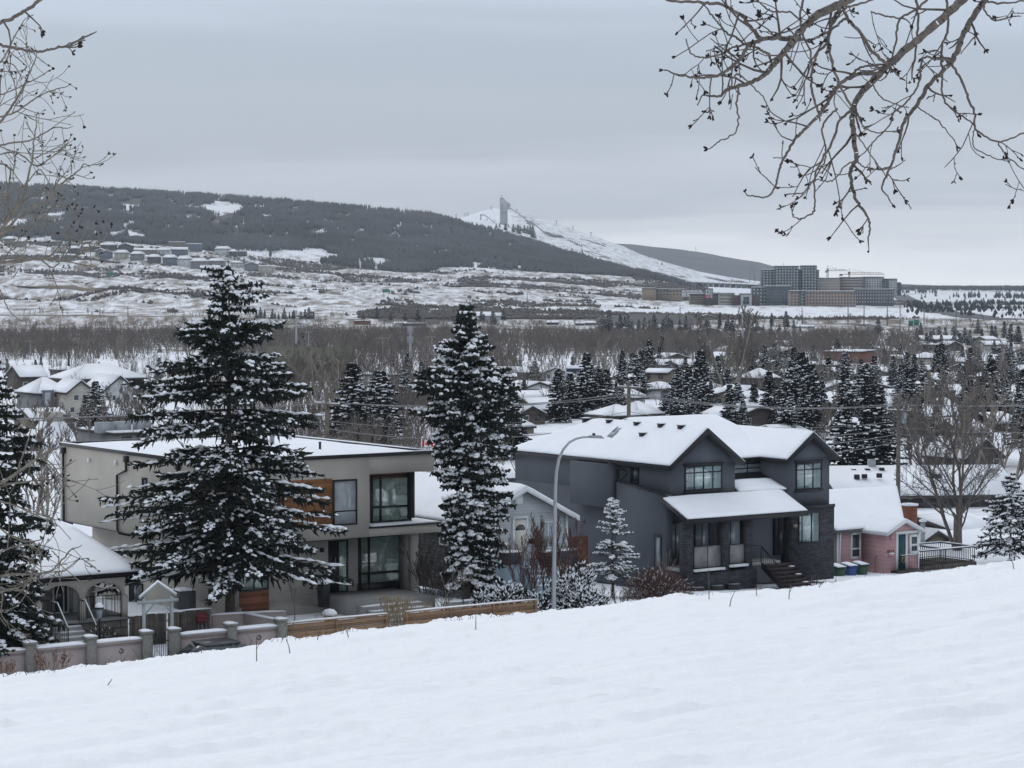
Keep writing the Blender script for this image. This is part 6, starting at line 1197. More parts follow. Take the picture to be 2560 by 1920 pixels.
T = bhouse(762, 1000, 215, 46, 42, 'gx', 'green', 26, Y=430, gnd=-17.6, yaw=0, rm=mat('olive_roof', (.055, .062, .04), .8, .15),  label='long sports hall with a dark green roof and an orange timber gable frame', nm='sports_hall', wins=0)
for x_ in (-11,): MB().box(x_ + 3, x_ + 3.5, -.3, -.02, 0, 3.2).build('timber_column', WALLC['timber'], T)
MB().tube([(3.0, -.9, 3.2), (5.6, -.9, 4.6), (8.0, -.9, 2.6)], .2, 4).build('gable_frame', WALLC['timber'], T)
bhouse(470, 958, 60, 44, 4, 'flat', 'timber', 8, label='orange timber-columned porch block left of the tall spruce top', Y=440, gnd=-18)
bhouse(985, 962, 130, 20, 6, 'flat', 'white', 14, label='long low white commercial building left of the second spruce', nm='commercial_building', wins=5)
bhouse(1060, 1010, 90, 30, 14, 'gx', 'brown', 12, label='low brown shop roof behind the second spruce')
# centre and right, from the photograph
L1 = [(1378, 1052, 135, 28, 26, 'gx', 'brown'), (1330, 1062, 80, 26, 20, 'gy', 'brown'), (1415, 1018, 58, 16, 14, 'gx', 'tan'), (1300, 1085, 70, 18, 14, 'gx', 'tan'), (1640, 978, 52, 46, 8, 'gx', 'tan'), (1627, 1056, 74, 20, 28, 'hip', 'brown'),
 (1926, 986, 68, 40, 22, 'hip', 'dark'), (1880, 1016, 52, 30, 20, 'gy', 'grey'), (1842, 1050, 66, 16, 20, 'gx', 'brown'), (1888, 1035, 30, 12, 14, 'gy', 'brown'), (2092, 925, 70, 12, 12, 'hip', 'brown'), (2116, 957, 62, 20, 16, 'gx', 'green'),
 (2222, 1006, 56, 16, 14, 'gx', 'dark'), (2090, 1030, 84, 16, 22, 'gx', 'brown'), (2370, 1056, 160, 22, 32, 'gx', 'brown'), (2400, 1010, 112, 18, 26, 'gx', 'dark'), (2445, 1112, 140, 30, 26, 'gx', 'tan'), (2400, 1090, 120, 18, 22, 'gx', 'brown'),
 (2460, 1180, 190, 34, 46, 'gy', 'brown'), (2520, 1080, 100, 22, 22, 'gx', 'brown'), (2120, 1090, 130, 22, 18, 'gx', 'brown'), (1990, 1100, 90, 18, 16, 'gx', 'tan'), (1700, 960, 60, 16, 12, 'gx', 'tan'), (1560, 965, 56, 12, 10, 'gx', 'brown'), (1760, 985, 50, 14, 12, 'hip', 'white'),
 (2330, 905, 50, 8, 9, 'gx', 'grey'), (2390, 912, 56, 8, 9, 'gx', 'tan'), (2300, 935, 60, 10, 10, 'gx', 'brown'), (2350, 962, 66, 12, 14, 'gx', 'grey'), (2440, 930, 56, 10, 10, 'gx', 'brown'), (2500, 955, 60, 12, 11, 'hip', 'tan'), (2545, 990, 50, 12, 12, 'gx', 'brown'),
 (2260, 905, 44, 8, 8, 'gx', 'white'), (2230, 940, 44, 10, 10, 'gx', 'grey'), (1500, 945, 60, 12, 10, 'gx', 'white'), (1815, 950, 50, 12, 10, 'hip', 'cream'), (2030, 985, 50, 14, 14, 'gx', 'tan'), (1235, 960, 56, 12, 10, 'gx', 'grey')]
for a in L1: bhouse(*a, yaw=[34.8, 34.8, -20][int(a[0]) % 3] if a[4] < 20 else None, depth=9)
bhouse(2105, 908, 145, 26, 10, 'flat', 'brick', 22, label='red brick school hall with a snowy flat roof above the slate house', nm='school_building', wins=3, yaw=-25)
T = bhouse(2330, 1262, 500, 36, 56, 'gx', 'dark', 13, Y=188, gnd=-18.0, label='long dark house with a wide snowy roof and vents behind the pink cottage', wins=5, yaw=6)
for px, py in ((2142, 1194), (2161, 1193), (2198, 1191), (2133, 1180), (2168, 1179), (2204, 1177), (2334, 1192), (2345, 1193)): MB().box(-.2, .2, -.2, .2, 0, .35).build('roof_vent', BLACK, T).location = tuple(Fr(*T.location, 6).loc(W(px, py, 190.5 if py > 1185 else 193)) + (0, 0, -.1))
MB().box(-.3, .3, -.25, .25, 0, 1.0).build('chimney', METAL, T).location = tuple(Fr(*T.location, 6).loc(W(2179, 1178, 194)))
bhouse(2345, 1408, 130, 30, 36, 'gy', 'tan', 8, Y=163, gnd=-19.0, label='tan lap-sided garage with a snowy roof right of the pink cottage', nm='garage', wins=0, yaw=34.8)
bhouse(2440, 1330, 190, 22, 26, 'gx', 'dark', 8, Y=172, gnd=-18.6, label='low dark shed roof behind the large bare tree', wins=0)
t = thing('chimney_stack', 'red brick chimney stack standing behind the pink cottage roof', 'chimney', W(2273, 1340, 166), R(34.8)); MB().box(-.4, .4, -.4, .4, -1.5, 2.2).build('stack', BRICKR, t); MB().box(-.45, .45, -.45, .45, 2.201, 2.35).build('cap', SNOWF, t)
t = thing('stove_pipe', 'grey metal stove pipe with a snowy cap beside the garage roof', 'chimney', W(2307, 1340, 160), 0); MB().lathe([(.16, -.5), (.16, 1.0)], 0, 0, 10).build('pipe', METAL, t); MB().lathe([(.28, 1.0), (.26, 1.12), (.05, 1.2)], 0, 0, 10).build('cap', SNOWF, t)
bhouse(1010, 1175, 190, 26, 22, 'flat', 'tan', 12, Y=150, gnd=-17.6, label='low tan garage with a snow-covered flat roof behind the beige house', nm='garage', wins=1)
bhouse(1245, 1145, 100, 20, 26, 'gx', 'grey', 9, Y=205, gnd=-17.6, label='snowy roof seen between the second spruce and the slate house')
# parked cars by the lane at left
for px, py, c, lb in ((118, 1255, (.03, .05, .16), 'small blue car under snow behind the arched porch house'), (112, 1240, (.2, .2, .2), 'silver car under snow beside the blue one')):
    x, Y, z = (px - 1280) / FPX * 150, 150. + (px - 112), -17.6; parked_car('parked_car', lb, (x, Y, gz(x, Y)), R(10), c)
# procedural infill of the same neighbourhood: staggered lots where roofs peep between the trees
rgi = random.Random(77); cnt = 0
for row in range(13):
    py = 862 + row * 13 + (row ** 1.6) * 2.0
    for k in range(40):
        px = 1180 + k * 52 + rgi.uniform(-18, 18) + row * 9
        if px > 2700 or py > 1080: continue
        if any(abs(px - a[0]) < a[2] * .6 and abs(py - a[1]) < 22 for a in L1) or rgi.random() < .55: continue
        if px < 1650 and py < 935: continue
        if 1390 < px < 1470 and py < 1000: continue
        s = (py - 720) / 18. * .62; wq = rgi.uniform(11, 15) * s * 1.0; cnt += 1
        bhouse(px, py, wq, 2.7 * s, rgi.uniform(1.3, 2.0) * s, rgi.choice(['gx', 'gx', 'hip', 'gy']), rgi.choice(['brown', 'tan', 'grey', 'white', 'dark', 'brown', 'cream']), 8.5, yaw=rgi.choice([34.8, 34.8, -55.2, 10]), wins=2)
# ---- gas station
def gas_station():
    x, Y, z = hit(1425, 972); F0 = (x, Y, z); s = Y / FPX; t = thing('price_sign', 'filling station price sign with red and blue panels left of a dark spruce', 'sign', F0, R(-4)); P = lambda a, b: ((a - 1425) * s, (972 - b) * s)
    RED = mat('sign_red', (.62, .03, .05), .5, .05); BLU = mat('sign_blue', (.03, .08, .22), .5, .05); WS = mat('sign_white', (.62, .66, .70), .6, .03)
    a, b = P(1414, 931), P(1429, 972); MB().box(P(1427.5, 0)[0], P(1429.3, 0)[0], -.1, .1, 0, P(0, 931)[1]).build('pole', WS, t); MB().box(P(1413.8, 0)[0], P(1415, 0)[0], -.1, .1, 0, P(0, 931)[1]).build('pole', WS, t)
    MB().box(P(1413, 0)[0], P(1429.5, 0)[0], -.12, .12, P(0, 938)[1], P(0, 930)[1]).build('header_board', WS, t)
    c = P(1419.6, 934.8); MB().prism([(c[0] + 4.6 * s * math.cos(g), c[1] + 2.1 * s * math.sin(g)) for g in np.linspace(0, 6.28, 21)[:-1]], 'y', -.16, -.121).build('oval_emblem', BLU, t); MB().prism([(c[0] + 3.4 * s * math.cos(g), c[1] + 1.2 * s * math.sin(g)) for g in np.linspace(0, 6.28, 21)[:-1]], 'y', -.18, -.161).build('oval_emblem', METAL, t)
    MB().box(P(1415.2, 0)[0], P(1420.5, 0)[0], -.14, .1, P(0, 951)[1], P(0, 939)[1]).build('blue_panel', BLU, t); rp_ = MB().box(P(1420.6, 0)[0], P(1427.3, 0)[0], -.14, .1, P(0, 951)[1], P(0, 939)[1]).build('red_panel', RED, t)
    for yy in (941.5, 945, 949):
        for k in range(4): MB().box(P(1421.2 + k * 1.5, 0)[0], P(1422.2 + k * 1.5, 0)[0], -.16, -.141, P(0, yy + .8)[1], P(0, yy - .8)[1]).build('digit', mat('pale_red', (.75, .35, .35), .6), rp_)
    MB().box(P(1415.2, 0)[0], P(1427.3, 0)[0], -.14, .1, P(0, 953.5)[1], P(0, 951.6)[1]).build('lower_strip', WALLC['cream'], t)
    x2, Y2, z2 = x + 4, Y + 16, z; t = thing('station_canopy', 'filling station canopy with a dark blue fascia and snow on top', 'canopy', (x + 2.5, Y + 12, gz(x, Y + 12)), 0); s2 = (Y + 12) / FPX
    MB().box(-2.8, 3.6, 0, 4, 2.4, 3.1).build('fascia', mat('navy_fascia', (.02, .035, .07), .6), t); MB().box(-2.8, 3.6, -.05, 4, 3.101, 3.5).build('snow', SNOW, t)
    for a in (-2, 0, 2, 3.2): MB().box(a - .12, a + .12, 2, 2.3, 0, 2.4).build('column', WS, t)
    for a in (-1., 1., 2.6): MB().box(a - .22, a + .22, 1.6, 2.0, 0, 1.1).build('fuel_pump', RED if a > 0 else WS, t)
gas_station()
# ---- masts, light poles, cell tower
def mast(name, px, top, base, r, label, Yk=None, arm=0, m=METAL):
    x, Y, z = hit(px, base) if Yk is None else ((px - 1280) / FPX * Yk, Yk, 0); 
    if Yk: z = gz(x, Y)
    zt = slope(top) * Y - z; t = thing(name, label, name.replace('_', ' '), (x, Y, z), 0, None); MB().tube([(0, 0, -.5), (0, 0, zt)], [r, r * .6], 8).build('pole', m, t)
    if arm: MB().tube([(-arm, 0, zt), (arm, 0, zt)], r * .5, 5).build('crossarm', m, t)
    return t, zt
t, zt = mast('cell_tower', 1026, 815, 915, .36, 'thick grey cell tower with antennas between the tall spruces')
for i in range(6):
    for zz_ in (zt - 1, zt - 3.2): MB().box(-.11, .11, -.08, .08, -.8, .8).build('antenna', METAL, t).location = (.62 * math.cos(i * 1.047), .62 * math.sin(i * 1.047), zz_)
mast('transmission_pole', 741, 775, 910, .3, 'tall pale steel pole right of the tall spruce top'); mast('transmission_pole', 1856, 775, 900, .26, 'tall pale steel pole above the slate house roof'); mast('light_pole', 772, 830, 905, .12, 'thin light pole beside the tall pale steel pole', arm=.8)
mast('light_pole', 77, 853, 900, .1, 'light pole behind the left cluster of houses', arm=1.6); mast('light_pole', 957, 845, 905, .1, 'light pole left of the cell tower', arm=1.6); mast('light_pole', 1080, 842, 905, .1, 'light pole right of the second spruce top', arm=1.0); mast('light_pole', 403, 878, 935, .1, 'thin pole behind the long brown building'); mast('light_pole', 172, 880, 930, .25, 'dark pole behind the small hip-roofed cabin', m=BLACK); mast('light_pole', 1443, 928, 990, .1, 'light pole in front of the filling station')
for i, (px, top, base) in enumerate(((320, 765, 800), (250, 770, 798), (1175, 738, 780), (1318, 732, 790), (1440, 750, 800), (1475, 745, 800), (1230, 730, 780), (2120, 740, 810), (2160, 745, 812), (2218, 745, 815), (2310, 750, 812), (1700, 765, 812), (1873, 770, 815), (1035, 700, 745), (2250, 760, 830), (2390, 770, 830), (2005, 770, 815))):
    t, _ = mast('highway_pole', px, top, base, .3, None, m=mat('dull_steel', (.12, .13, .14), .7)); auto(t, 'thin highway light pole', 'on the far bank', px, 'highway pole', 'highway light poles')
# ---- green highway signs
SG = mat('sign_green', (.02, .17, .12), .6, .1)
for px, py, w_, h_, lb in ((270, 684, 7, 7, 'left green gantry panel on the snowy hillside at left'), (279, 684, 8, 7, 'right green gantry panel on the snowy hillside at left'), (965, 727, 18, 8, 'green highway panel on the slope behind the second spruce'), (2277, 808, 12, 14, 'left green highway panel near the curved ramp'), (2291, 806, 12, 14, 'right green highway panel near the curved ramp'), (1830, 700, 3, 3, 'tiny green sign below the ski hill')):
    x, Y, z = hit(px, py + h_ * .5 + 12); s = Y / FPX; zc = slope(py) * Y - z; t = thing('highway_sign', lb, 'highway sign', (x, Y, z), 0, 'green highway signs'); MB().box(-w_ * s / 2, w_ * s / 2, -.1, .1, zc - h_ * s / 2, zc + h_ * s / 2).build('panel', SG, t)
    for k in (-.35, .35): MB().tube([(w_ * s * k, .3, 0), (w_ * s * k, .3, zc)], .2, 5).build('post', METAL, t)
# ---- roads draped over the ground
def road(path, wd, label, lift=.25, sub=14, m=None):
    P = [hit(*p) for p in path] if len(path[0]) == 2 else path; pts = []
    for i in range(len(P) - 1):
        for k in range(sub): t_ = k / sub; pts.append([P[i][j] * (1 - t_) + P[i + 1][j] * t_ for j in (0, 1)])
    pts = np.array(pts + [[P[-1][0], P[-1][1]]]); 
    for _ in range(6): pts[1:-1] = (pts[:-2] + pts[1:-1] * 2 + pts[2:]) / 4
    d = np.gradient(pts, axis=0); d = d / np.linalg.norm(d, axis=1, keepdims=True); nr = np.stack([-d[:, 1], d[:, 0]], 1); V = []
    for o in np.linspace(-wd / 2, wd / 2, 5):
        q = pts + nr * o; V.append(np.stack([q[:, 0], q[:, 1], groundz(q[:, 0], q[:, 1]) + lift], 1))
    n = len(pts); V = np.concatenate(V); F = np.concatenate([np.stack([j * n + np.arange(n - 1), j * n + np.arange(1, n), (j + 1) * n + np.arange(1, n), (j + 1) * n + np.arange(n - 1)], 1) for j in range(4)])
    tag(link('road', mk_mesh('road', V, [F], [m or ASPH], None, True)), label, 'road', kind='structure')
ASPH = mat('wet_asphalt', (.075, .075, .08), .7, .15, .05); VERGE = mat('dead_verge', (.17, .135, .10), .95, .25, .03)
road([(2010, 812), (2090, 808), (2160, 812), (2190, 822), (2180, 832), (2130, 838)], 9, 'curved slip road on the far bank')
road([(2250, 738), (2262, 746), (2290, 760), (2340, 775), (2410, 788), (2490, 797), (2560, 806), (2700, 812)], 26, 'highway curving down past the apartment blocks')
road([(2560, 812), (2400, 809), (2280, 806), (2150, 800), (2000, 796)], 10, 'cross road below the apartment blocks')
road([(-200, 795), (200, 798), (500, 800), (700, 802), (900, 803)], 9, 'railway bank along the foot of the grass slope', m=VERGE)
road([(900, 822), (1200, 823), (1500, 826), (1700, 828)], 6, 'pale riverside track', m=VERGE)
road([(1640, 790), (1760, 789), (1900, 795), (2060, 802)], 8, 'access road below the shops')
road([(1180, 925), (1300, 918), (1400, 945)], 8, 'street by the filling station')
road([(-100, 712), (150, 718), (300, 722), (520, 728)], 7, 'narrow road crossing the grass slope', m=VERGE)
t = thing('highway_overpass', 'long concrete overpass wall beyond the river on the right', 'bridge', (0, 0, 0)); m = MB(); P = [hit(px, 812)[:2] for px in (1490, 1560, 1600, 1750)]; zt = [slope(y) * P[i][1] for i, y in enumerate((796, 788, 786, 790))]
for i in range(3): m.add([(P[i][0], P[i][1], -26), (P[i + 1][0], P[i + 1][1], -26), (P[i + 1][0], P[i + 1][1], zt[i + 1]), (P[i][0], P[i][1], zt[i]), (P[i][0], P[i][1] + 8, -26), (P[i + 1][0], P[i + 1][1] + 8, -26), (P[i + 1][0], P[i + 1][1] + 8, zt[i + 1]), (P[i][0], P[i][1] + 8, zt[i])], [(0, 1, 2, 3), (5, 4, 7, 6), (3, 2, 6, 7)])
m.build('retaining_wall', mat('bridge_concrete', (.19, .19, .185), .9, .1, .2), t)
# ---- spruces across the valley (copies of four trees)
PROT = []
for i, (rad, sh, sn) in enumerate(((.26, .9, .14), (.22, .8, .08), (.30, .75, .2), (.17, .85, .1))):
    H = 12.; PROT.append(spruce('spruce_tree', H, conic(rad * H, sh), 300 + i, 'x', (0, 0, 0), fol=FOLB, nb=150, tw=20, tl=.95, tr=.14, snow=sn, base=.03, sec=1, rise=.12, droop=.3, twn=3, sr=1.15, gapy=12, gapk=.8))
for o in PROT: del o['label']
used = [False] * 4
def put_spruce(px, top, base, k=None, Y=None, wide=1., place=None, kind=None):
    wide *= 1.3
    if Y is None: x, Y, z = hit(px, base)
    else: x = (px - 1280) / FPX * Y; z = gz(x, Y)
    h = slope(top) * Y - z; k = (int(px * 13 + top) % 4) if k is None else k
    if h < 1: return
    o = PROT[k] if not used[k] else copy_tree(PROT[k]); used[k] = True; o.location = (x, Y, z - .1); s = h / 12.; o.scale = (s * wide, s * wide, s); o.rotation_euler = (0, 0, (px * 37 % 628) / 100)
    o['category'] = 'tree'; snow_h = 'tall' if h > 13 else ('mid-sized' if h > 8 else 'small'); auto(o, kind or (snow_h + ' snow-dusted spruce'), place or place_of(px, base, Y), px, 'tree', 'spruces across the valley'); return o
for a in [(880, 905, 1130, 0, 262, 1.35), (951, 925, 1130, 2, 258, 1.25), (1232, 960, 1120, 0, 235, 1.1), (1285, 975, 1120, 1, 240, 1.1), (1013, 922, 1010, 2), (1467, 880, 1045, 0), (1337, 901, 975, 2), (1516, 920, 1047, 1), (1556, 900, 1010, 0), (1624, 848, 947, 1), (1604, 870, 960, 3), (1648, 864, 927, 3), (1580, 880, 951, 0), (1699, 915, 1050, 2), (1722, 913, 1052, 0), (1751, 872, 1035, 1), (1431, 888, 927, 3), (1298, 919, 951, 2), (1545, 960, 1048, 2),
 (1761, 866, 930, 0), (1893, 873, 925, 1), (1926, 895, 921, 2), (1965, 875, 945, 0), (1984, 865, 960, 3), (2003, 878, 1058, 0), (1981, 905, 1062, 2), (2028, 905, 1080, 1), (2070, 892, 993, 0), (2109, 935, 1002, 3), (2161, 907, 1060, 2), (2185, 888, 983, 0), (2233, 888, 955, 1), (2267, 878, 955, 0), (2286, 883, 959, 3),
 (2109, 1017, 1180, 2, 205, 1.1), (2195, 985, 1180, 0, 215, 1.3), (2170, 1020, 1185, 1, 200, 1.2), (1941, 979, 1075, 1), (1843, 955, 1065, 2), (1744, 921, 1060, 0), (2425, 868, 948, 0), (2446, 873, 930, 2), (2497, 868, 940, 0), (2516, 880, 960, 1), (2550, 878, 950, 2), (2478, 897, 1065, 0), (2530, 907, 985, 2), (2386, 825, 868, 0), (2353, 835, 878, 1), (2324, 835, 873, 2), (2195, 792, 835, 1), (2400, 830, 872, 3),
 (240, 951, 1080, 2), (214, 985, 1075, 0), (89, 898, 935, 1), (757, 831, 890, 0), (400, 900, 960, 2), (1965, 777, 818, 1), (1929, 782, 815, 3), (1985, 800, 822, 0), (2440, 950, 1010, 1), (2400, 905, 960, 0), (2340, 1010, 1120, 1), (2556, 985, 1120, 2), (2300, 1000, 1090, 3), (1800, 1040, 1120, 2), (1868, 1060, 1130, 0), (2050, 1090, 1180, 1), (2555, 880, 930, 0), (1400, 1085, 1130, 1), (2370, 870, 920, 2),(2590,960,1080,0)]:
    put_spruce(a[0], a[1], a[2], a[3], a[4] if len(a) > 4 else None, a[5] if len(a) > 5 else 1.)
rt = random.Random(5)
def row(x0, x1, n, base, hpx, jit=6, **k):
    for i in range(n): px = x0 + (x1 - x0) * (i + rt.random()) / n; b = base + rt.uniform(-jit, jit); put_spruce(px, b - hpx * rt.uniform(.6, 1.2), b, **k)
row(1500, 1680, 16, 828, 44); row(1680, 1860, 12, 826, 36); row(2030, 2110, 7, 872, 34); row(1120, 1260, 8, 806, 34); row(2280, 2560, 18, 850, 40, 16); row(1860, 2010, 8, 832, 26); row(640, 790, 16, 802, 32, 7, kind='dark spruce in the clump'); row(1540, 2560, 30, 905, 50, 22); row(1480, 2560, 26, 965, 80, 24); row(1290, 2560, 22, 1020, 100, 24); row(1250, 1950, 8, 1060, 110, 15); row(2340, 2700, 9, 770, 22, 10); row(700, 1010, 7, 870, 30, 12); row(900, 1050, 5, 800, 30, 8); row(0, 420, 5, 880, 34, 10); row(2260, 2450, 8, 745, 14, 4)
row(2230, 2600, 8, 1000, 66, 20); row(520, 1280, 9, 960, 60, 25); row(0, 500, 5, 935, 45, 15); row(1660, 2300, 14, 1075, 125, 22); row(2180, 2600, 10, 1060, 130, 25)
# hill spruces
HP = 'on the wooded hillside'
for px, top, base in ((1128, 567, 597), (1226, 592, 602), (1212, 622, 638), (1276, 625, 633), (1305, 648, 665), (969, 578, 595), (940, 588, 594), (988, 643, 660), (930, 650, 662), (915, 632, 645), (1430, 620, 634), (1455, 620, 632), (1405, 628, 637), (1541, 655, 664), (1452, 680, 686), (1655, 655, 662), (1100, 555, 570), (1075, 552, 568), (1088, 550, 566), (1112, 552, 566), (1068, 556, 568), (2158, 710, 722)): put_spruce(px, top, base, place=HP, kind='dark spruce')
for i in range(26): f_ = i / 25.; put_spruce(1240 + f_ * 95 + rt.uniform(-3, 3), 562 + rt.uniform(-6, 6) + f_ * 6, 580 + f_ * 10, place='below the jump tower', kind='dark spruce', Y=3500 + rt.uniform(-60, 60))
for i in range(26): f_ = i / 25.; put_spruce(1366 + f_ * 86 + rt.uniform(-1, 1), 572 + f_ * 38, 584 + f_ * 38, place='in the row down the ski hill', kind='dark spruce', Y=3700 - 150 * f_)
for px in (1201, 1212, 1218, 1236, 1240): put_spruce(px, 548 + rt.uniform(-3, 4), 562, place='by the small jump ramp', kind='dark spruce', Y=3600)
# ---- leafless trees: six kinds copied through the tree belt
BP = []
tb = mat('belt_twigs', (.155, .135, .12), .95, .3, .3); tb2 = mat('pale_belt_twigs', (.26, .235, .20), .95, .3, .3)
for i in range(6):
    H = 11.; segs = bare_segs(400 + i, H, stems=(1, 3, 2)[i % 3], levels=((8, .5), (6, .5), (5, .5)), upb=.3, trunk=.2, k=3, wander=.12, fork=.5, r0=.2, minr=.035 if i < 4 else .03, spread=.9)
    t = thing('bare_tree', 'x', 'tree', (0, 0, 0)); del t['label']; a = link('trunk', segs_mesh('trunk', segs[:3], tb2 if i % 2 else tb), t); c = link('crown', segs_mesh('crown', segs[3:], tb2 if i == 5 else tb), t); CH[t.name] = [a, c]; BP.append(t)
bused = [False] * 6
def put_bare(px, base, h, Y=None, k=None, kind=None, place=None):
    if Y is None: x, Y, z = hit(px, base)
    else: x = (px - 1280) / FPX * Y; z = gz(x, Y)
    k = rt.randrange(6) if k is None else k; o = BP[k] if not bused[k] else copy_tree(BP[k]); bused[k] = True; s = h / 11.; o.location = (x, Y, z - .2); o.scale = (s * rt.uniform(.8, 1.2), s, s); o.rotation_euler = (0, 0, rt.uniform(0, 6.28))
    auto(o, kind or 'bare leafless tree', place or place_of(px, base, Y), px, 'tree', 'leafless trees across the valley'); return o
for i in range(150): put_bare(rt.uniform(-60, 2150), rt.uniform(866, 908), rt.uniform(5.5, 9))
for i in range(40): put_bare(rt.uniform(1150, 2620), rt.uniform(900, 1000), rt.uniform(5, 8))
for px, b, h, k in ((810, 1030, 13, 1), (840, 1040, 12, 3), (780, 1050, 13, 5), (860, 1060, 10, 1), (830, 1075, 12, 5), (330, 1080, 8, 0), (300, 1095, 7, 2), (360, 1085, 8, 4), (345, 1060, 8, 2), (1820, 990, 17, 1), (1845, 985, 15, 3), (1795, 975, 12, 5), (200, 1120, 7, 0), (230, 1110, 6, 1), (120, 1110, 8, 3), (1010, 1110, 7, 1), (1180, 1040, 8, 3), (1000, 1000, 8, 2), (745, 1060, 10, 3), (720, 1050, 11, 1), (90, 1160, 8, 1)): put_bare(px, b, h, k=k)
for px, Y, h, k in ((2330, 205, 10, 1), (2385, 215, 12, 3), (2440, 200, 11, 5), (2500, 210, 10, 1), (2290, 220, 9, 2), (2540, 190, 10, 3), (2420, 240, 12, 0), (2350, 250, 11, 5), (2480, 255, 12, 2), (2060, 245, 8, 2), (2230, 235, 9, 4), (110, 178, 8, 5), (95, 165, 9, 1), (1250, 175, 5, 3), (2100, 160, 3.5, 5), (2130, 170, 3, 1)): put_bare(px, 0, h, Y=Y, k=k, kind='tall reddish-brown bare tree' if px > 2200 else None)
for o in PROT + BP: pass
# ---- the woods that nobody could count
def wood_mesh(name, pts, hs, rad, seed, m, label, n=3, pos=.45):
    rg = np.random.default_rng(seed); P0 = np.stack([pts[:, 0], pts[:, 1], groundz(pts[:, 0], pts[:, 1]) - .5], 1); lean = rg.normal(0, .05, (len(pts), 2)) * hs[:, None]; P1 = P0 + np.concatenate([lean, hs[:, None]], 1)
    v, f = spindles(P0, P1, rad, n, rg, .55, pos); tag(link(name, mk_mesh(name, v, [f], [m])), label, 'woodland', kind='stuff')
def scatter(x0, x1, y0, y1, n, seed): rg = np.random.default_rng(seed); Y = y0 + (y1 - y0) * rg.random(n); px = x0 + (x1 - x0) * rg.random(n); return (px - 1280) / FPX * Y, Y, rg
x, Y, rg = scatter(-500, 1850, 2480, 3460, 230000, 1); k = wood_mask(x, Y) & (fbm(x / 22, Y / 55, 4, 66, .6) > -.12) & (fbm(x / 40, Y / 150, 3, 67) > -.17 - .12 * (x > -200) + .06 * (x < -330)) & (fbm(x / 9, Y / 45, 3, 68) > -.22 + .14 * ((x < -250) & (Y > 2800))); x, Y = x[k], Y[k]; hs = (4.5 + 6 * rg.random(len(x))); wood_mesh('woodland', np.stack([x, Y], 1), hs, hs * .11, 2, mat('aspen_wood', (.098, .10, .106), .95, .4, .01), 'leafless aspen wood covering the upper hillside')
x, Y, rg = scatter(-500, 2300, 1330, 2660, 160000, 3); k = brush_dens(x, Y); x, Y = x[k], Y[k]; hs = 1.2 + 2.0 * rg.random(len(x)) ** 2; wood_mesh('brush', np.stack([x, Y], 1), hs, hs * .55, 4, mat('brush_twigs', (.125, .11, .102), .95, .35, .02), 'low leafless brush in the folds of the grass slope')
x, Y, rg = scatter(-500, 2300, 700, 1060, 9000, 5); k = (fbm(x / 40, Y / 40, 3, 8) > -.22); x, Y = x[k], Y[k]; 
def twig_wood(name, x, Y, hs, seed, m, label, lv=((5, .5), (4, .5)), minr=.05):
    pr_ = [bare_segs(seed + i, 10., stems=2, levels=lv, upb=.35, trunk=.15, k=2, wander=.15, fork=.5, r0=.16, minr=minr) for i in range(5)]; rg = np.random.default_rng(seed); acc = []
    flat = [[np.concatenate([s[j] for s in p]) for j in range(4)] for p in pr_]
    VV, FF, b = [], [], 0; z = groundz(x, Y); kk = rg.integers(0, 5, len(x)); a = rg.random(len(x)) * 6.28
    for j in range(5):
        P0, P1, A, B = flat[j]; v, f = tubes(P0, P1, A, B, 3); idx = np.where(kk == j)[0]; s = hs[idx] / 10.; c, sn = np.cos(a[idx]), np.sin(a[idx])
        X = (v[None, :, 0] * c[:, None] - v[None, :, 1] * sn[:, None]) * s[:, None] + x[idx][:, None]; Yy = (v[None, :, 0] * sn[:, None] + v[None, :, 1] * c[:, None]) * s[:, None] + Y[idx][:, None]; Z = v[None, :, 2] * s[:, None] + z[idx][:, None] - .2
        VV.append(np.stack([X, Yy, Z], -1).reshape(-1, 3)); FF.append((f[None] + (np.arange(len(idx)) * len(v))[:, None, None]).reshape(-1, 4) + b); b += len(VV[-1])
    tag(link(name, mk_mesh(name, np.concatenate(VV), FF, [m])), label, 'woodland', kind='stuff')
x, Y, rg = scatter(-400, 2300, 600, 1060, 6500, 7); px_ = 1280 + FPX * x / Y; k = (fbm(x / 45, Y / 45, 3, 8) > -.09) & ~((px_ > 1500) & (Y > 980)); x, Y = x[k], Y[k]; twig_wood('woodland', x, Y, 4.2 + 3.6 * rg.random(len(x)), 500, tb, 'dense belt of leafless trees along the near river bank', minr=.06)
x, Y, rg = scatter(1100, 2750, 330, 700, 1200, 9); twig_wood('woodland', x, Y, 2.5 + 3.2 * rg.random(len(x)), 520, tb, 'leafless garden trees and thickets between the valley houses', minr=.035)
x, Y, rg = scatter(-300, 2900, 1180, 1340, 900, 11); k = fbm(x / 50, Y / 30, 3, 12) > .02; x, Y = x[k], Y[k]; twig_wood('woodland', x, Y, 3 + 3.5 * rg.random(len(x)), 530, tb, 'leafless trees on the far river bank', lv=((5, .5), (3, .5)), minr=.08)
x, Y, rg = scatter(-100, 1150, 180, 620, 1500, 13); px_ = 1280 + FPX * x / Y; k = ((px_ > 640) | (px_ < 520)) & (fbm(x / 12, Y / 20, 3, 13) > 0) ; x, Y = x[k], Y[k]; twig_wood('woodland', x, Y, 2 + 3.5 * rg.random(len(x)), 540, tb, 'leafless garden shrubs behind the beige house', minr=.025)
x, Y, rg = scatter(500, 1300, 215, 620, 1500, 23); twig_wood('woodland', x, Y, 2.6 + 3.4 * rg.random(len(x)), 560, mat('garden_twigs', (.12, .10, .088), .95, .3, .3), 'grey leafless trees behind the beige house and second spruce', minr=.03)
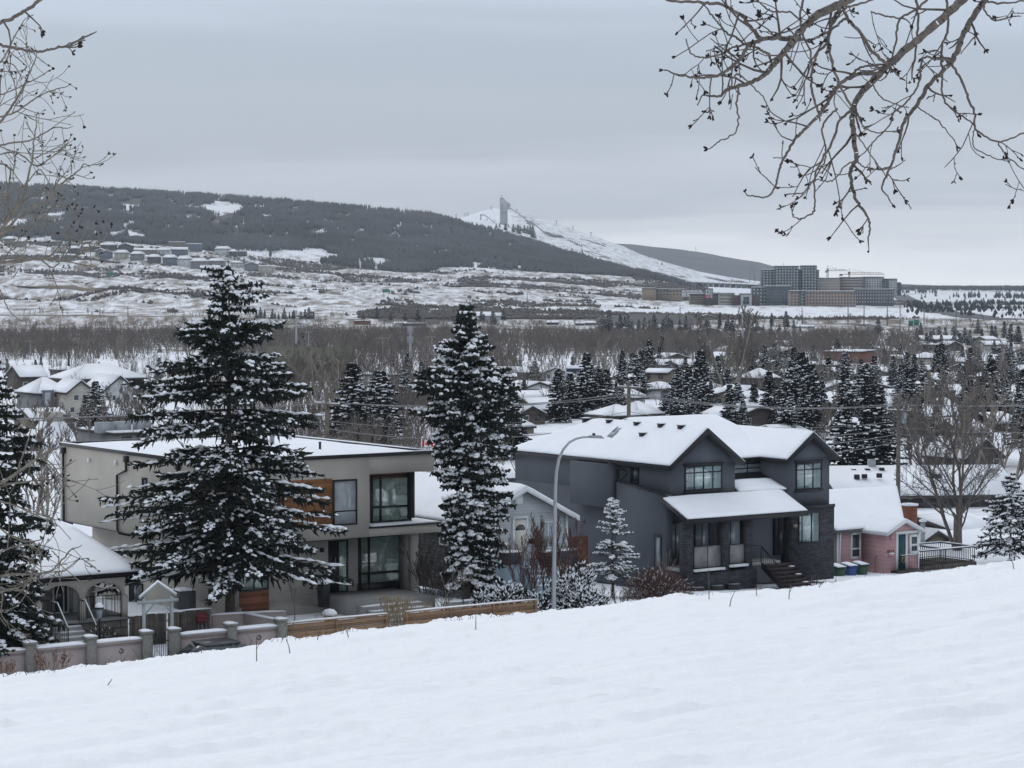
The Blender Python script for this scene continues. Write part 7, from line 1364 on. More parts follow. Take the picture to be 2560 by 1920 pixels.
x, Y, rg = scatter(2050, 3300, 2300, 9500, 16000, 15); k = fbm(x / 260, Y / 500, 3, 16) > .02; x, Y = x[k], Y[k]; hs = 5 + 6 * rg.random(len(x)); wood_mesh('woodland', np.stack([x, Y], 1), hs, hs * .22, 6, mat('far_conifers', (.03, .035, .04), .95, .3, .01), 'distant dark tree lines on the plain to the right')
x, Y, rg = scatter(-100, 1100, 3440, 3560, 1500, 17); k = fbm(x / 60, Y / 60, 2, 18) > .05; x, Y = x[k], Y[k]; hs = 3 + 8 * rg.random(len(x)) ** 2; wood_mesh('woodland', np.stack([x, Y], 1), hs, hs * .12, 7, mat('aspen_wood', (.085, .080, .083), .95), 'thin trees along the crest of the long hill')
x, Y, rg = scatter(2260, 2900, 1500, 2300, 1700, 19); k = fbm(x / 60, Y / 90, 3, 20) > .0; x, Y = x[k], Y[k]; hs = 2.5 + 4 * rg.random(len(x)); wood_mesh('woodland', np.stack([x, Y], 1), hs, hs * .3, 8, mat('far_conifers', (.03, .035, .04), .95), 'dark mixed wood beside the highway at right')
# ---- hillside houses
HH = [(360, 470, 95, 42, 'cream', 'flat'), (452, 478, 70, 46, 'dark', 'hip'), (615, 505, 60, 50, 'grey', 'gy'), (655, 512, 80, 55, 'blue', 'gy'), (660, 452, 110, 34, 'brown', 'gx'), (770, 472, 95, 58, 'dark', 'gy'), (745, 515, 84, 56, 'cream', 'hip'), (838, 528, 86, 54, 'grey', 'hip'), (892, 482, 140, 36, 'tan', 'gx'), (945, 540, 80, 52, 'brown', 'hip'), (1005, 492, 88, 40, 'white', 'gx'), (1085, 440, 100, 38, 'tan', 'flat'), (1105, 495, 104, 48, 'blue', 'gx'), (1195, 462, 100, 56, 'blue', 'flat'), (1042, 552, 86, 60, 'blue', 'hip'), (1132, 558, 92, 62, 'white', 'hip'), (1222, 572, 102, 64, 'grey', 'hip'), (1325, 565, 108, 50, 'grey', 'hip'), (1368, 487, 96, 50, 'white', 'hip'), (1435, 497, 54, 44, 'dark', 'hip'), (1490, 500, 60, 38, 'dark', 'flat'), (1455, 562, 80, 34, 'white', 'hip'), (1545, 592, 86, 56, 'grey', 'gy'), (1640, 602, 100, 56, 'cream', 'flat'), (60, 432, 80, 50, 'tan', 'hip'), (125, 438, 70, 48, 'grey', 'hip'), (520, 470, 70, 40, 'tan', 'gx'), (580, 470, 60, 40, 'dark', 'hip')]
for X_, Yb, w_, h_, c, k in HH:
    px, py = X_ * .4069, 440 + Yb * .4069; bhouse(px, py, w_ * .4069, h_ * .4069 * .72, h_ * .4069 * .28, k, c, 9, yaw=rt.choice([0, 12, -12]), wins=3, place='in the hillside estate at left', desc='snow-roofed %s %s house' % (COLW[c], {'flat': 'flat-roofed', 'hip': 'hip-roofed', 'gx': 'long', 'gy': 'gabled'}[k]), th=.9)
for i in range(26):    # crest houses
    px = 400 + i * 26 + rt.uniform(-8, 8) if i < 18 else 800 + (i - 18) * 14; b = np.interp(px, [0, 400, 800, 1000], [468, 491, 519, 539]); bhouse(px, b + 3, rt.uniform(9, 17), 2.4, 2.6, rt.choice(['gx', 'hip', 'gy']), rt.choice(['brown', 'grey', 'dark', 'tan']), 9, yaw=0, Y=3470 + rt.uniform(0, 40), wins=0, place='along the crest of the long hill', th=1.)
for px, py, w_, h_, c, k in ((1222, 808, 60, 16, 'white', 'gx'), (1206, 790, 40, 9, 'grey', 'gx'), (1382, 812, 30, 9, 'dark', 'gx'), (1450, 814, 22, 8, 'brown', 'gx'), (1476, 813, 26, 8, 'brown', 'gx'), (1575, 830, 30, 10, 'grey', 'gx'), (1632, 831, 36, 12, 'white', 'gy'), (1774, 834, 52, 13, 'dark', 'gy'), (1768, 802, 40, 12, 'tan', 'gy'), (1892, 827, 30, 9, 'dark', 'gy'), (2010, 822, 50, 8, 'white', 'gx'), (1035, 815, 60, 8, 'dark', 'flat'), (905, 812, 40, 14, 'brick', 'flat'), (1000, 812, 30, 6, 'white', 'gx')):
    bhouse(px, py, w_, h_ * .6, h_ * .5, k, c, 9, yaw=0, wins=2)
# ---- far flats, shops, cranes
def block(px0, px1, ptop, pbase, Y, wall, label, grid=None, name='apartment_block', depth=16, cap=True, fm=None, pm=None, yaw=0, parapet=None):
    s = Y / FPX; x = ((px0 + px1) / 2 - 1280) * s; z = slope(pbase) * Y; w_ = (px1 - px0) * s / 2; H = (pbase - ptop) * s; t = thing(name, label, name.replace('_', ' '), (x, Y, z), R(yaw)); MB().box(-w_, w_, 0, depth, -4, H).build('wall', wall, t)
    if cap: MB().box(-w_ - .3, w_ + .3, -.3, depth + .3, H + .002, H + .5).build('roof', parapet or DFAS, t); MB().box(-w_ + .3, w_ - .3, .3, depth - .3, H + .501, H + 1.1).build('snow', SNOW, t)
    if grid:
        nx, nz, fx, fz = grid
        for i in range(nx):
            a = -w_ + 2 * w_ * (i + .5) / nx; hw = w_ / nx * fx
            for j in range(nz):
                b = H * (j + .5) / nz; hh = H / nz * fz / 2; o = MB().box(a - hw, a + hw, -.12, -.004, b - hh, b + hh).build('window', fm or PANE, t)
                if (i + j) % 3 == 0 and pm: MB().box(a - hw * .8, a + hw * .8, -.9, -.13, b - hh - .2, b - hh).build('balcony', pm, o)
    return t, w_, H
GT = mat('tower_dark_glass', (.06, .08, .10), .3, .3, .1); GP = mat('tower_pale_panel', (.42, .48, .49), .6, .1, .1); PB = mat('pinkish_sheathing', (.31, .245, .215), .9, .12, .1); PW = mat('pale_panel', (.44, .46, .47), .8, .05)
Yt = 2000.
block(1905, 1938, 676, 736, Yt, GT, 'left wing of the dark glass twin tower block', (4, 9, .55, .5), fm=GP); block(1938, 1996, 667, 736, Yt - 4, GT, 'middle tower of the dark glass apartment pair with pale bands', (8, 10, .5, .52), fm=GP, pm=WHITE); block(1996, 2004, 676, 736, Yt + 3, GT, 'narrow glazed link between the two far towers', (1, 9, .6, .6), fm=GP)
block(2004, 2041, 666, 736, Yt - 4, GT, 'right tower of the dark glass apartment pair', (5, 10, .5, .52), fm=GP, pm=WHITE); block(2041, 2047, 677, 736, Yt + 2, GT, 'low right wing of the dark glass towers', (1, 9, .6, .6), fm=GP)
block(1881, 1915, 720, 764, Yt - 30, GT, 'white-framed dark block at the foot of the towers', (4, 5, .5, .5), fm=GP); block(1915, 1978, 717, 764, Yt - 34, GT, 'dark glazed mid-rise in front of the twin towers', (9, 6, .55, .6), fm=mat('steel_blue_glass', (.13, .17, .2), .25, .3, .1))
block(1975, 2000, 729, 774, Yt - 60, PB, 'narrow left part of the pinkish mid-rise', (3, 6, .45, .5)); block(2000, 2014, 729, 776, Yt - 61, GT, 'dark vertical strip block within the pinkish mid-rise', (1, 6, .6, .4), fm=PANE_C); block(2014, 2139, 730, 777, Yt - 64, PB, 'long pinkish mid-rise apartment block under construction', (16, 6, .45, .5))
block(2048, 2100, 697, 730, Yt + 50, PB, 'unfinished pink layered block right of the towers', (1, 5, .92, .45), fm=PW); block(2100, 2158, 695, 730, Yt + 55, mat('brownish_panel', (.16, .12, .11), .9), 'brown unfinished block behind the pinkish mid-rise', (1, 5, .9, .35), fm=PW)
block(2158, 2209, 694, 724, Yt + 60, PW, 'pale banded flats at right of the far cluster', (8, 5, .5, .5)); block(2209, 2222, 699, 730, Yt + 58, GT, 'dark end wall of the pale flats', (2, 5, .4, .4), fm=PANE_C); block(2222, 2242, 699, 732, Yt + 56, PW, 'white chequered flats at the right end of the cluster', (5, 6, .4, .45))
block(2139, 2234, 725, 759, Yt - 10, mat('slate_panel', (.09, .10, .125), .8), 'dark low flats with white checks right of the pinkish mid-rise', (14, 4, .4, .5), fm=PW); block(2240, 2252, 708, 728, Yt + 90, GT, 'small dark block beyond the white chequered flats', (2, 3, .5, .5))
MR2 = mat('brown_red_panel', (.075, .045, .045), .8)
block(1834, 1852, 738, 753, Yt - 70, MR2, 'brown-red upper wall left of the white shop frame', name='shop_building', cap=False); block(1852, 1879, 736, 767, Yt - 72, PW, 'white-framed shop front with a tall dark window', (1, 1, .55, .6), name='shop_building'); block(1879, 1898, 739, 754, Yt - 70, MR2, 'brown-red upper wall right of the white shop frame', name='shop_building', cap=False); block(1834, 1898, 753, 768, Yt - 68, WALLC['grey'], 'low grey shop base below the brown-red walls', (7, 1, .6, .5), name='shop_building', cap=False)
block(1798, 1836, 735, 767, Yt - 60, WALLC['cream'], 'cream supermarket block with a grey canopy band', (1, 4, .98, .5), name='shop_building', fm=WALLC['grey']); block(1778, 1799, 735, 767, Yt - 50, WALLC['dark'], 'dark shop beside the tall sign tower', (3, 2, .6, .3), name='shop_building'); block(1726, 1763, 736, 751, Yt - 40, WALLC['tan'], 'tan low shop left of the tall sign tower', (1, 3, .98, .5), name='shop_building', fm=WALLC['dark'])
block(1607, 1640, 722, 742, Yt + 60, WALLC['timber'], 'raw timber end of the unfinished row houses', name='row_house'); block(1640, 1672, 724, 740, Yt + 66, WALLC['tan'], 'tan unfinished row house in the middle of the row', (4, 2, .5, .4), name='row_house'); block(1672, 1706, 725, 740, Yt + 66, WALLC['timber'], 'tan unfinished row house at the right of the row', (4, 2, .5, .4), name='row_house')
for k in range(5): bhouse(1711 + k * 10, 738, 11, 7, 4, 'gy', 'white', 10, Y=Yt + 40, yaw=0, wins=1, place='in the white terrace above the shops', desc='narrow white gabled house', th=.8)
for k in range(12): bhouse(1735 + k * 14, 712 + k * .6, 12, 6, 3, 'gx', ['grey', 'brown', 'blue'][k % 3], 9, Y=2500, yaw=0, wins=1, place='in the far row left of the towers', desc='small %s row house' % COLW[['grey', 'brown', 'blue'][k % 3]], th=.8)
t, w_, H = block(1762, 1782, 721, 752, Yt - 90, WALLC['dark'], 'tall dark sign tower with white tenant panels beside the shops', name='sign_tower', depth=3, cap=False); s = (Yt - 90) / FPX; PX = lambda a: (a - 1772) * s; PZ = lambda b: (752 - b) * s
MB().box(PX(1763.5), PX(1774.5), -.3, -.05, PZ(737.5), PZ(724)).build('white_panel', PW, t); MB().box(PX(1775.5), PX(1782) - .4, -.3, -.05, PZ(745), PZ(724)).build('white_panel', PW, t); MB().box(PX(1763.5), PX(1774.5), -.3, -.05, PZ(745), PZ(738.3)).build('red_panel', mat('sign_red', (.62, .03, .05)), t)
MB().prism([(PX(1769), PZ(726)), (PX(1771.5), PZ(729)), (PX(1770.5), PZ(732.5)), (PX(1767.5), PZ(732.5)), (PX(1766.5), PZ(729))], 'y', -.45, -.31).build('green_mark', SG, t)
for k in range(4): MB().box(PX(1777), PX(1781), -.4, -.31, PZ(728 + k * 4), PZ(726 + k * 4)).build('panel_line', WALLC['grey'], t)
for k in range(2): MB().box(PX(1765), PX(1773), -.4, -.31, PZ(741 + k * 2.8), PZ(740 + k * 2.8)).build('panel_line', PW, t)
CR = mat('crane_rust', (.26, .12, .07), .8, .1); CY = mat('crane_pale', (.38, .36, .30), .8, .1)
def crane(mx_, base, jib, j0, j1, Y, m, label):
    s = Y / FPX; x = (mx_ - 1280) * s; z = slope(base) * Y; H = (base - jib) * s; t = thing('tower_crane', label, 'crane', (x, Y, z), 0); mm = MB()
    for a in (-.6, .6):
        for b in (-.6, .6): mm.tube([(a, b, 0), (a, b, H)], .22, 4)
    for i in range(int(H / 2)): mm.tube([(-.6 * (-1) ** i, -.6, i * 2), (.6 * (-1) ** i, -.6, i * 2 + 2)], .15, 3)
    mm.build('mast', m, t); mm = MB(); a, b = (j0 - mx_) * s, (j1 - mx_) * s; mm.tube([(a, 0, H), (b, 0, H)], .28, 4); mm.tube([(0, 0, H + 1.8), (b * .92, 0, H + 1.2)], .18, 4)
    n = int(abs(b) / 2.5)
    for i in range(n): mm.tube([(b * i / n, 0, H), (b * (i + .5) / n, 0, H + 1.4)], .12, 3)
    mm.build('jib', m, t); MB().box(-.9, .9, -.9, .9, H + .2, H + 2.2).build('cab', m, t); MB().tube([(0, 0, H + 2), (0, 0, H + 5)], .2, 4).build('apex', m, t); MB().tube([(0, 0, H + 5), (b * .6, 0, H + .6)], .1, 3, cap=False).build('tie_rod', m, t); MB().box(a, a + (2.5 if a < 0 else 0) + .1, -.8, .8, H - 1.6, H - .3).build('counterweight', m, t)
crane(2068, 710, 677, 2062, 2118, Yt + 120, CY, 'pale tower crane nearest the twin towers'); crane(2122, 712, 685.5, 2098, 2210, Yt + 80, CR, 'rust-coloured tower crane with a long jib above the flats')
# lattice pylon left of the towers
for px, lb in ((1880, 'lattice power pylon left of the dark towers'), (1739, 'thin radio mast on the far ridge, left one'), (1958, 'thin radio mast on the far ridge beside the towers')):
    if px == 1880: s = 2600 / FPX; t = thing('power_pylon', lb, 'pylon', ((px - 1280) * s, 2600, slope(705) * 2600)); mm = MB(); H = 40 * s; [mm.tube([(a * 3, 0, 0), (a * 1.2, 0, H)], .35, 4) for a in (-1, 1)]; [mm.tube([(-5, 0, H * q), (5, 0, H * q)], .3, 4) for q in (.7, .85, 1)]; mm.build('lattice', METAL, t)
    else: Y = 8300; s = Y / FPX; b = np.interp(px, [1700, 1800, 1900, 1960], [624, 639, 655, 672]); t = thing('radio_mast', lb, 'mast', ((px - 1280) * s, Y, slope(b + 4) * Y)); MB().tube([(0, 0, 0), (0, 0, 18 * s)], .9, 4).build('pole', METAL, t)
# ---- ski jump tower and ramps
def ski_jump():
    Y = 3560.; s = Y / FPX; t = thing('ski_jump_tower', 'pale concrete ski jump tower with a slanted head on the snowy hilltop', 'tower', ((1262 - 1280) * s, Y, slope(572) * Y)); P = lambda a, b: ((a - 1262) * s, (572 - b) * s); CON = mat('pale_concrete', (.36, .38, .40), .9, .08, .05, kind='lap', pitch=4., pvar=.04); CON2 = mat('pale_concrete_light', (.44, .46, .48), .9, .06, .05)
    g = lambda pts: [P(a, b) for a, b in pts]
    MB().prism(g([(1250, 572), (1269, 572), (1269, 524), (1250, 524)]), 'y', 0, 10).build('shaft', CON, t)
    MB().prism(g([(1249.6, 524), (1257, 531), (1263, 531), (1275, 521), (1276, 510), (1263, 501), (1261.5, 497), (1249.6, 497.5)]), 'y', -1.5, 11.5).build('head', CON2, t)
    MB().prism(g([(1250, 497), (1250, 495), (1256, 494), (1261, 497)]), 'y', 2, 8).build('roof_cabin', CON, t); MB().tube([(*P(1254.7, 0)[:1], 5, P(0, 495)[1]), (P(1254.7, 0)[0], 5, P(0, 486)[1])], .45, 4).build('antenna', METAL, t)
    for yy in (511, 516, 521): MB().box(P(1251.5, 0)[0], P(1258, 0)[0], -1.8, -1.52, P(0, yy + .7)[1], P(0, yy - .4)[1]).build('window_band', PANE, t)
    for yy in (511, 514, 517): MB().box(P(1269, 0)[0], P(1274.5, 0)[0], -1.8, -1.52, P(0, yy + .4)[1], P(0, yy - .3)[1]).build('window_band', PANE, t)
    def ramp(pts, lb, th, legs, Y, base=580):
        t = thing('ski_jump_ramp', lb, 'ramp', W(pts[0][0], pts[0][1], Y)); s = Y / FPX; Q = [((a - pts[0][0]) * s, (pts[0][1] - b) * s) for a, b in pts]; th *= s; MB().prism(Q + [(a, b - th) for a, b in reversed(Q)], 'y', 0, 5).build('deck', CON, t); MB().prism([(a, b + .5) for a, b in Q] + [(a, b + .1) for a, b in reversed(Q)], 'y', .6, 4.4).build('snow', SNOW, t)
        for lx, ly, gy in legs: MB().box((lx - pts[0][0]) * s - .9, (lx - pts[0][0]) * s + .9, 1, 4, (pts[0][1] - gy) * s, (pts[0][1] - ly) * s - .5).build('support', CON, t)
    ramp([(1274, 519), (1290, 529), (1310, 544), (1325, 556)], 'upper steep inrun from the tower head to the jump table', 2.2, [(1324, 557, 590)], Y + 2)
    ramp([(1323.5, 552), (1332, 556), (1345, 566), (1358, 578), (1374, 588)], 'lower snowy ski jump ramp on tall supports', 3, [(1326, 556, 592), (1332, 560, 592)], Y - 8)
    ramp([(1200, 536.5), (1210, 536.5), (1222, 544), (1238, 557), (1253, 569)], 'small ski jump ramp left of the tower', 2, [(1202, 538, 550)], Y - 4)
ski_jump()
# lift pylons and small structures on the skyline
for px, top, base, lb in ((1141, 541, 550, 'thin lift pylon far left on the white hilltop'), (1163, 539, 549, 'left lift pylon of the hilltop lift station'), (1170, 538, 549, 'right lift pylon of the hilltop lift station'), (1228, 519, 532, 'flag mast on the white hilltop left of the tower'), (1292, 525, 535, 'lift pylon right of the jump tower'), (1391, 561, 570, 'lift pylon upper on the ski slope'), (1432, 570, 580, 'lift pylon middle on the ski slope'), (1477, 594, 609, 'red lift pylon frame on the lower ski slope'), (1578, 622, 632, 'lift pylon on the lowest ski slope'), (1622, 630, 645, 'tall lift pylon near the far ridge')):
    Y = 3900.; s = Y / FPX; z = gz((px - 1280) * s, Y); zt = slope(top) * Y; t = thing('lift_pylon', lb, 'lift pylon', ((px - 1280) * s, Y, z - 1), 0, 'ski lift pylons'); h = max(zt - z, 6) + 1; MB().tube([(0, 0, 0), (0, 0, h)], .55, 4).build('pole', CR if px == 1477 else METAL, t); MB().box(-2.2, 2.2, -.4, .4, h - .8, h - .1).build('crossarm', CR if px in (1477,) else METAL, t)
t = bhouse(1174, 548, 12, 4, 2, 'gx', 'dark', 8, Y=3880, yaw=0, wins=0, label='dark lift station hut on the white hilltop', th=1.)
# ---------------------------------------------------------------- overhanging branches close to the camera
def smooth_path(P, n=7):
    P = np.array(P, float); t = np.arange(len(P)); tt = np.linspace(0, len(P) - 1, (len(P) - 1) * n + 1); i = np.clip(tt.astype(int), 0, len(P) - 2); f = (tt - i)[:, None]
    p0 = P[np.maximum(i - 1, 0)]; p1 = P[i]; p2 = P[i + 1]; p3 = P[np.minimum(i + 2, len(P) - 1)]
    return .5 * (2 * p1 + (p2 - p0) * f + (2 * p0 - 5 * p1 + 4 * p2 - p3) * f ** 2 + (3 * p1 - p0 - 3 * p2 + p3) * f ** 3)
def overhang(name, label, limbs, seed, barkm, twigm, depth0, rs=.5, side_n=.5, sub_n=.45, tl=(.22, .5), budp=1., up=0.1, branch_r=1.0, hook=1.0):
    """limbs: list of (list of photo points, start depth, end depth, start radius, end radius, twig density)"""
    rg = np.random.default_rng(seed); t = thing(name, label, 'tree branch', (0, 0, 0)); big, fine, buds = [], [], []
    for pts, d0, d1, r0, r1, dens in limbs:
        r0 *= rs; r1 *= max(rs, .75); dens *= 1.05
        m = len(pts); P = np.array([W(p[0], p[1], d0 + (d1 - d0) * i / max(m - 1, 1)) for i, p in enumerate(pts)]); S = smooth_path(P); n = len(S); S[1:-1] += rg.normal(0, .0018, (n - 2, 3)); rr = np.linspace(r0, r1, n) * (1 + rg.normal(0, .05, n)); big.append((S[:-1], S[1:], rr[:-1], rr[1:]))
        L_ = np.linalg.norm(np.diff(S, axis=0), axis=1).sum(); k = int(L_ * 9 * dens)
        for j in range(k):
            u = .08 + .9 * (j + rg.random()) / k; i = min(int(u * (n - 1)), n - 2); o = S[i]; d = S[i + 1] - S[i]; d /= np.linalg.norm(d) + 1e-9; rv = rg.normal(0, 1, 3); rv[1] *= .5; rv -= d * (rv @ d); rv /= np.linalg.norm(rv); dd = d * .75 + rv * .8 + np.array([0, 0, -.12]); dd /= np.linalg.norm(dd)
            twig(rg, o, dd, rg.uniform(*tl) * (1.1 - .4 * u), min(rr[i] * .6, .0055), fine, buds, 0, up, hook, budp)
        twig(rg, S[-1], S[-1] - S[-3], .05, r1, fine, buds, 1, up, hook, budp)
    for i, b in enumerate(big): o = link('branch', segs_mesh('branch', [b], barkm, 8, 8, .0), t); CH.setdefault(t.name, []).append(o)
    link('twigs', segs_mesh('twigs', fine, twigm, 5, 5, .0), t)
    B0 = np.array([b[0] for b in buds]); B1 = np.array([b[1] for b in buds]); v, f = spindles(B0, B1, np.array([b[2] for b in buds]), 5, rg, .3, .45, 1., 2); link('buds', mk_mesh('buds', v, [f], [BUD]), t)
    return t
def twig(rg, o, d, L_, r, fine, buds, lvl, up, hook, budp):
    d = d / (np.linalg.norm(d) + 1e-9); n = max(4, int(L_ / .045)); P = [np.array(o)]; cv = rg.normal(0, .15, 3) * hook; cv[1] *= .4
    for i in range(n): d = d + cv * .6 + rg.normal(0, .12, 3) + np.array([0, 0, up * (i / n - .25)]); d /= np.linalg.norm(d); P.append(P[-1] + d * L_ / n)
    P = np.array(P); rr = np.linspace(r, max(r * .5, .0018), n + 1); fine.append((P[:-1], P[1:], rr[:-1], rr[1:]))
    for i in range(1, n + 1):                      # spur knobs
        if rg.random() < .45 * budp: q = rg.normal(0, 1, 3); q /= np.linalg.norm(q); q = q * .6 + d * .6; h = rg.uniform(.005, .009); buds.append((P[i], P[i] + q * h, h * .28))
    if rg.random() < .75 * budp:
        for _ in range(rg.integers(2, 5)): q = d + rg.normal(0, .55, 3); q /= np.linalg.norm(q); h = rg.uniform(.010, .019); buds.append((P[-1] - d * .004, P[-1] + q * h, h * .21))
    if lvl < 2:
        for j in range(rg.integers(1, 4) if lvl == 0 else rg.integers(0, 2)):
            i = rg.integers(1, n); dd = P[i] - P[i - 1]; dd /= np.linalg.norm(dd) + 1e-9; q = rg.normal(0, 1, 3); q[1] *= .5; twig(rg, P[i], dd * .7 + q * .55, L_ * rg.uniform(.3, .65), rr[i] * .75, fine, buds, lvl + 1, up, hook, budp)
def z1_(L): return [(1640 + a * .4159, b * .4159) for a, b in L]
BR = mat('poplar_branch_bark', (.115, .10, .09), .9, .3, 30, .002, 80); TW2 = mat('poplar_twig', (.085, .072, .066), .85, .3, 20)
limbs = [
 (z1_([(1300, -120), (1150, 0), (1000, 75), (900, 150), (830, 235), (765, 320), (700, 400), (640, 460), (560, 500), (430, 540), (380, 575), (285, 570)]), 8.6, 8.2, .036, .004, .8),
 (z1_([(830, 228), (760, 232), (700, 228), (640, 240), (560, 275), (500, 360), (430, 420), (320, 465), (210, 465), (90, 435)]), 8.5, 8.0, .02, .004, 1.0),
 (z1_([(640, 240), (590, 190), (530, 110), (460, 60), (380, 25), (250, 15), (90, 5)]), 8.45, 8.2, .016, .006, 1.3),
 (z1_([(640, 235), (540, 265), (450, 290), (400, 325), (300, 345), (220, 330), (195, 290)]), 8.4, 8.1, .008, .003, .8), (z1_([(690, 380), (680, 330), (620, 295), (540, 265), (490, 230), (420, 190), (350, 110), (320, 70)]), 8.35, 8.3, .01, .004, 1.2),
 (z1_([(500, 525), (485, 620), (495, 720), (470, 800), (370, 855)]), 8.2, 8.1, .007, .003, .3), (z1_([(440, 540), (470, 460), (500, 450), (560, 500), (650, 595)]), 8.2, 8.15, .006, .003, .3),
 (z1_([(1960, -110), (1830, 10), (1700, 130), (1560, 250), (1400, 385), (1300, 490), (1240, 550), (1190, 630), (1180, 720), (1190, 850), (1205, 950), (1170, 1020), (1180, 1130), (1215, 1225), (1270, 1300), (1285, 1370), (1275, 1445)]), 9.2, 8.8, .036, .0035, .7),
 (z1_([(1350, 440), (1200, 450), (1090, 520), (1030, 620), (980, 690), (900, 770), (830, 850), (780, 930), (740, 1020), (720, 1110), (670, 1180), (570, 1178)]), 9.0, 8.6, .017, .0035, .7),
 (z1_([(1190, 650), (1110, 720), (1060, 850), (1000, 960), (955, 1060), (955, 1200), (945, 1280), (860, 1315), (820, 1292)]), 8.9, 8.7, .011, .003, .6), (z1_([(1090, 650), (1000, 760), (1020, 900), (1000, 1000), (890, 1150), (820, 1165)]), 8.9, 8.8, .008, .003, .6),
 (z1_([(2080, -100), (1980, 0), (1890, 130), (1820, 280), (1770, 380), (1650, 500), (1560, 640), (1490, 730), (1460, 850), (1410, 1000), (1360, 1120), (1395, 1185)]), 9.4, 9.0, .028, .0035, .7),
 (z1_([(1770, 380), (1840, 490), (1880, 600), (1915, 680), (1920, 770), (2000, 830), (2090, 850), (2220, 790)]), 9.2, 9.0, .011, .004, .5), (z1_([(2050, 850), (2110, 940), (2215, 1020)]), 9.1, 9.0, .006, .003, .6), (z1_([(1915, 770), (1910, 880), (2020, 945)]), 9.1, 9.1, .005, .003, .4),
 (z1_([(1770, 365), (1690, 355), (1600, 355), (1580, 500), (1500, 620), (1430, 680), (1400, 760), (1310, 850), (1270, 900)]), 9.2, 9.0, .009, .0035, .7), (z1_([(1560, 640), (1640, 690), (1700, 730), (1780, 825)]), 9.1, 9.1, .006, .003, .5),
 (z1_([(1205, 960), (1130, 1000), (1100, 1050), (1040, 1090), (970, 1080)]), 8.8, 8.7, .006, .003, .4), (z1_([(1205, 970), (1270, 1010), (1360, 1020), (1430, 1010)]), 8.8, 8.8, .006, .003, .5), (z1_([(1200, 640), (1240, 750), (1310, 795), (1380, 790)]), 8.9, 8.9, .006, .003, .5), (z1_([(1200, 800), (1260, 890), (1350, 1010)]), 8.8, 8.9, .005, .003, .3),
 (z1_([(1120, 30), (1150, 110), (1230, 200), (1300, 310), (1400, 390)]), 8.7, 9.0, .012, .009, .6), (z1_([(1110, 40), (1060, 130), (1030, 250), (970, 320), (940, 420), (940, 560), (980, 690)]), 8.7, 8.9, .012, .006, .6), (z1_([(1110, 60), (1040, 200), (1050, 330), (1090, 480), (1190, 660)]), 8.7, 8.9, .01, .006, .6),
 (z1_([(1140, 110), (1080, 160), (1000, 210), (930, 240), (860, 232)]), 8.6, 8.55, .01, .006, .6), (z1_([(1700, -60), (1560, 60), (1460, 120), (1440, 250), (1420, 350)]), 9.2, 9.1, .01, .005, .8), (z1_([(1560, -60), (1575, 120), (1560, 300), (1540, 420)]), 9.2, 9.1, .011, .005, .9), (z1_([(1740, -50), (1755, 150), (1715, 300), (1720, 450), (1730, 600), (1830, 690), (1900, 740)]), 9.3, 9.2, .011, .004, .8),
 (z1_([(900, -60), (870, 90), (880, 200), (930, 320), (920, 430), (870, 540)]), 8.6, 8.7, .009, .004, .7), (z1_([(1290, 70), (1380, 95), (1480, 110)]), 9, 9, .006, .005, .8), (z1_([(1400, -40), (1230, 20), (1130, 55)]), 8.8, 8.7, .008, .006, .8), (z1_([(880, 130), (800, 75), (710, 75), (650, 40)]), 8.6, 8.5, .007, .004, .9), (z1_([(2060, -60), (1970, 30), (2030, 120), (2120, 105)]), 9.3, 9.2, .008, .004, .7), (z1_([(2220, 0), (2110, 20), (1990, 10)]), 9.3, 9.3, .006, .006, .6),
 (z1_([(1300, 510), (1360, 590), (1450, 630)]), 9, 9, .006, .003, .4), (z1_([(1400, 385), (1280, 395), (1210, 420), (1150, 470), (1090, 520)]), 9.0, 9.0, .008, .007, .5)]
overhang('poplar_branch', 'bare drooping poplar boughs with dark buds reaching in from the upper right', limbs, 7, BR, TW2, 9, tl=(.08, .26), up=.2, hook=1.1)
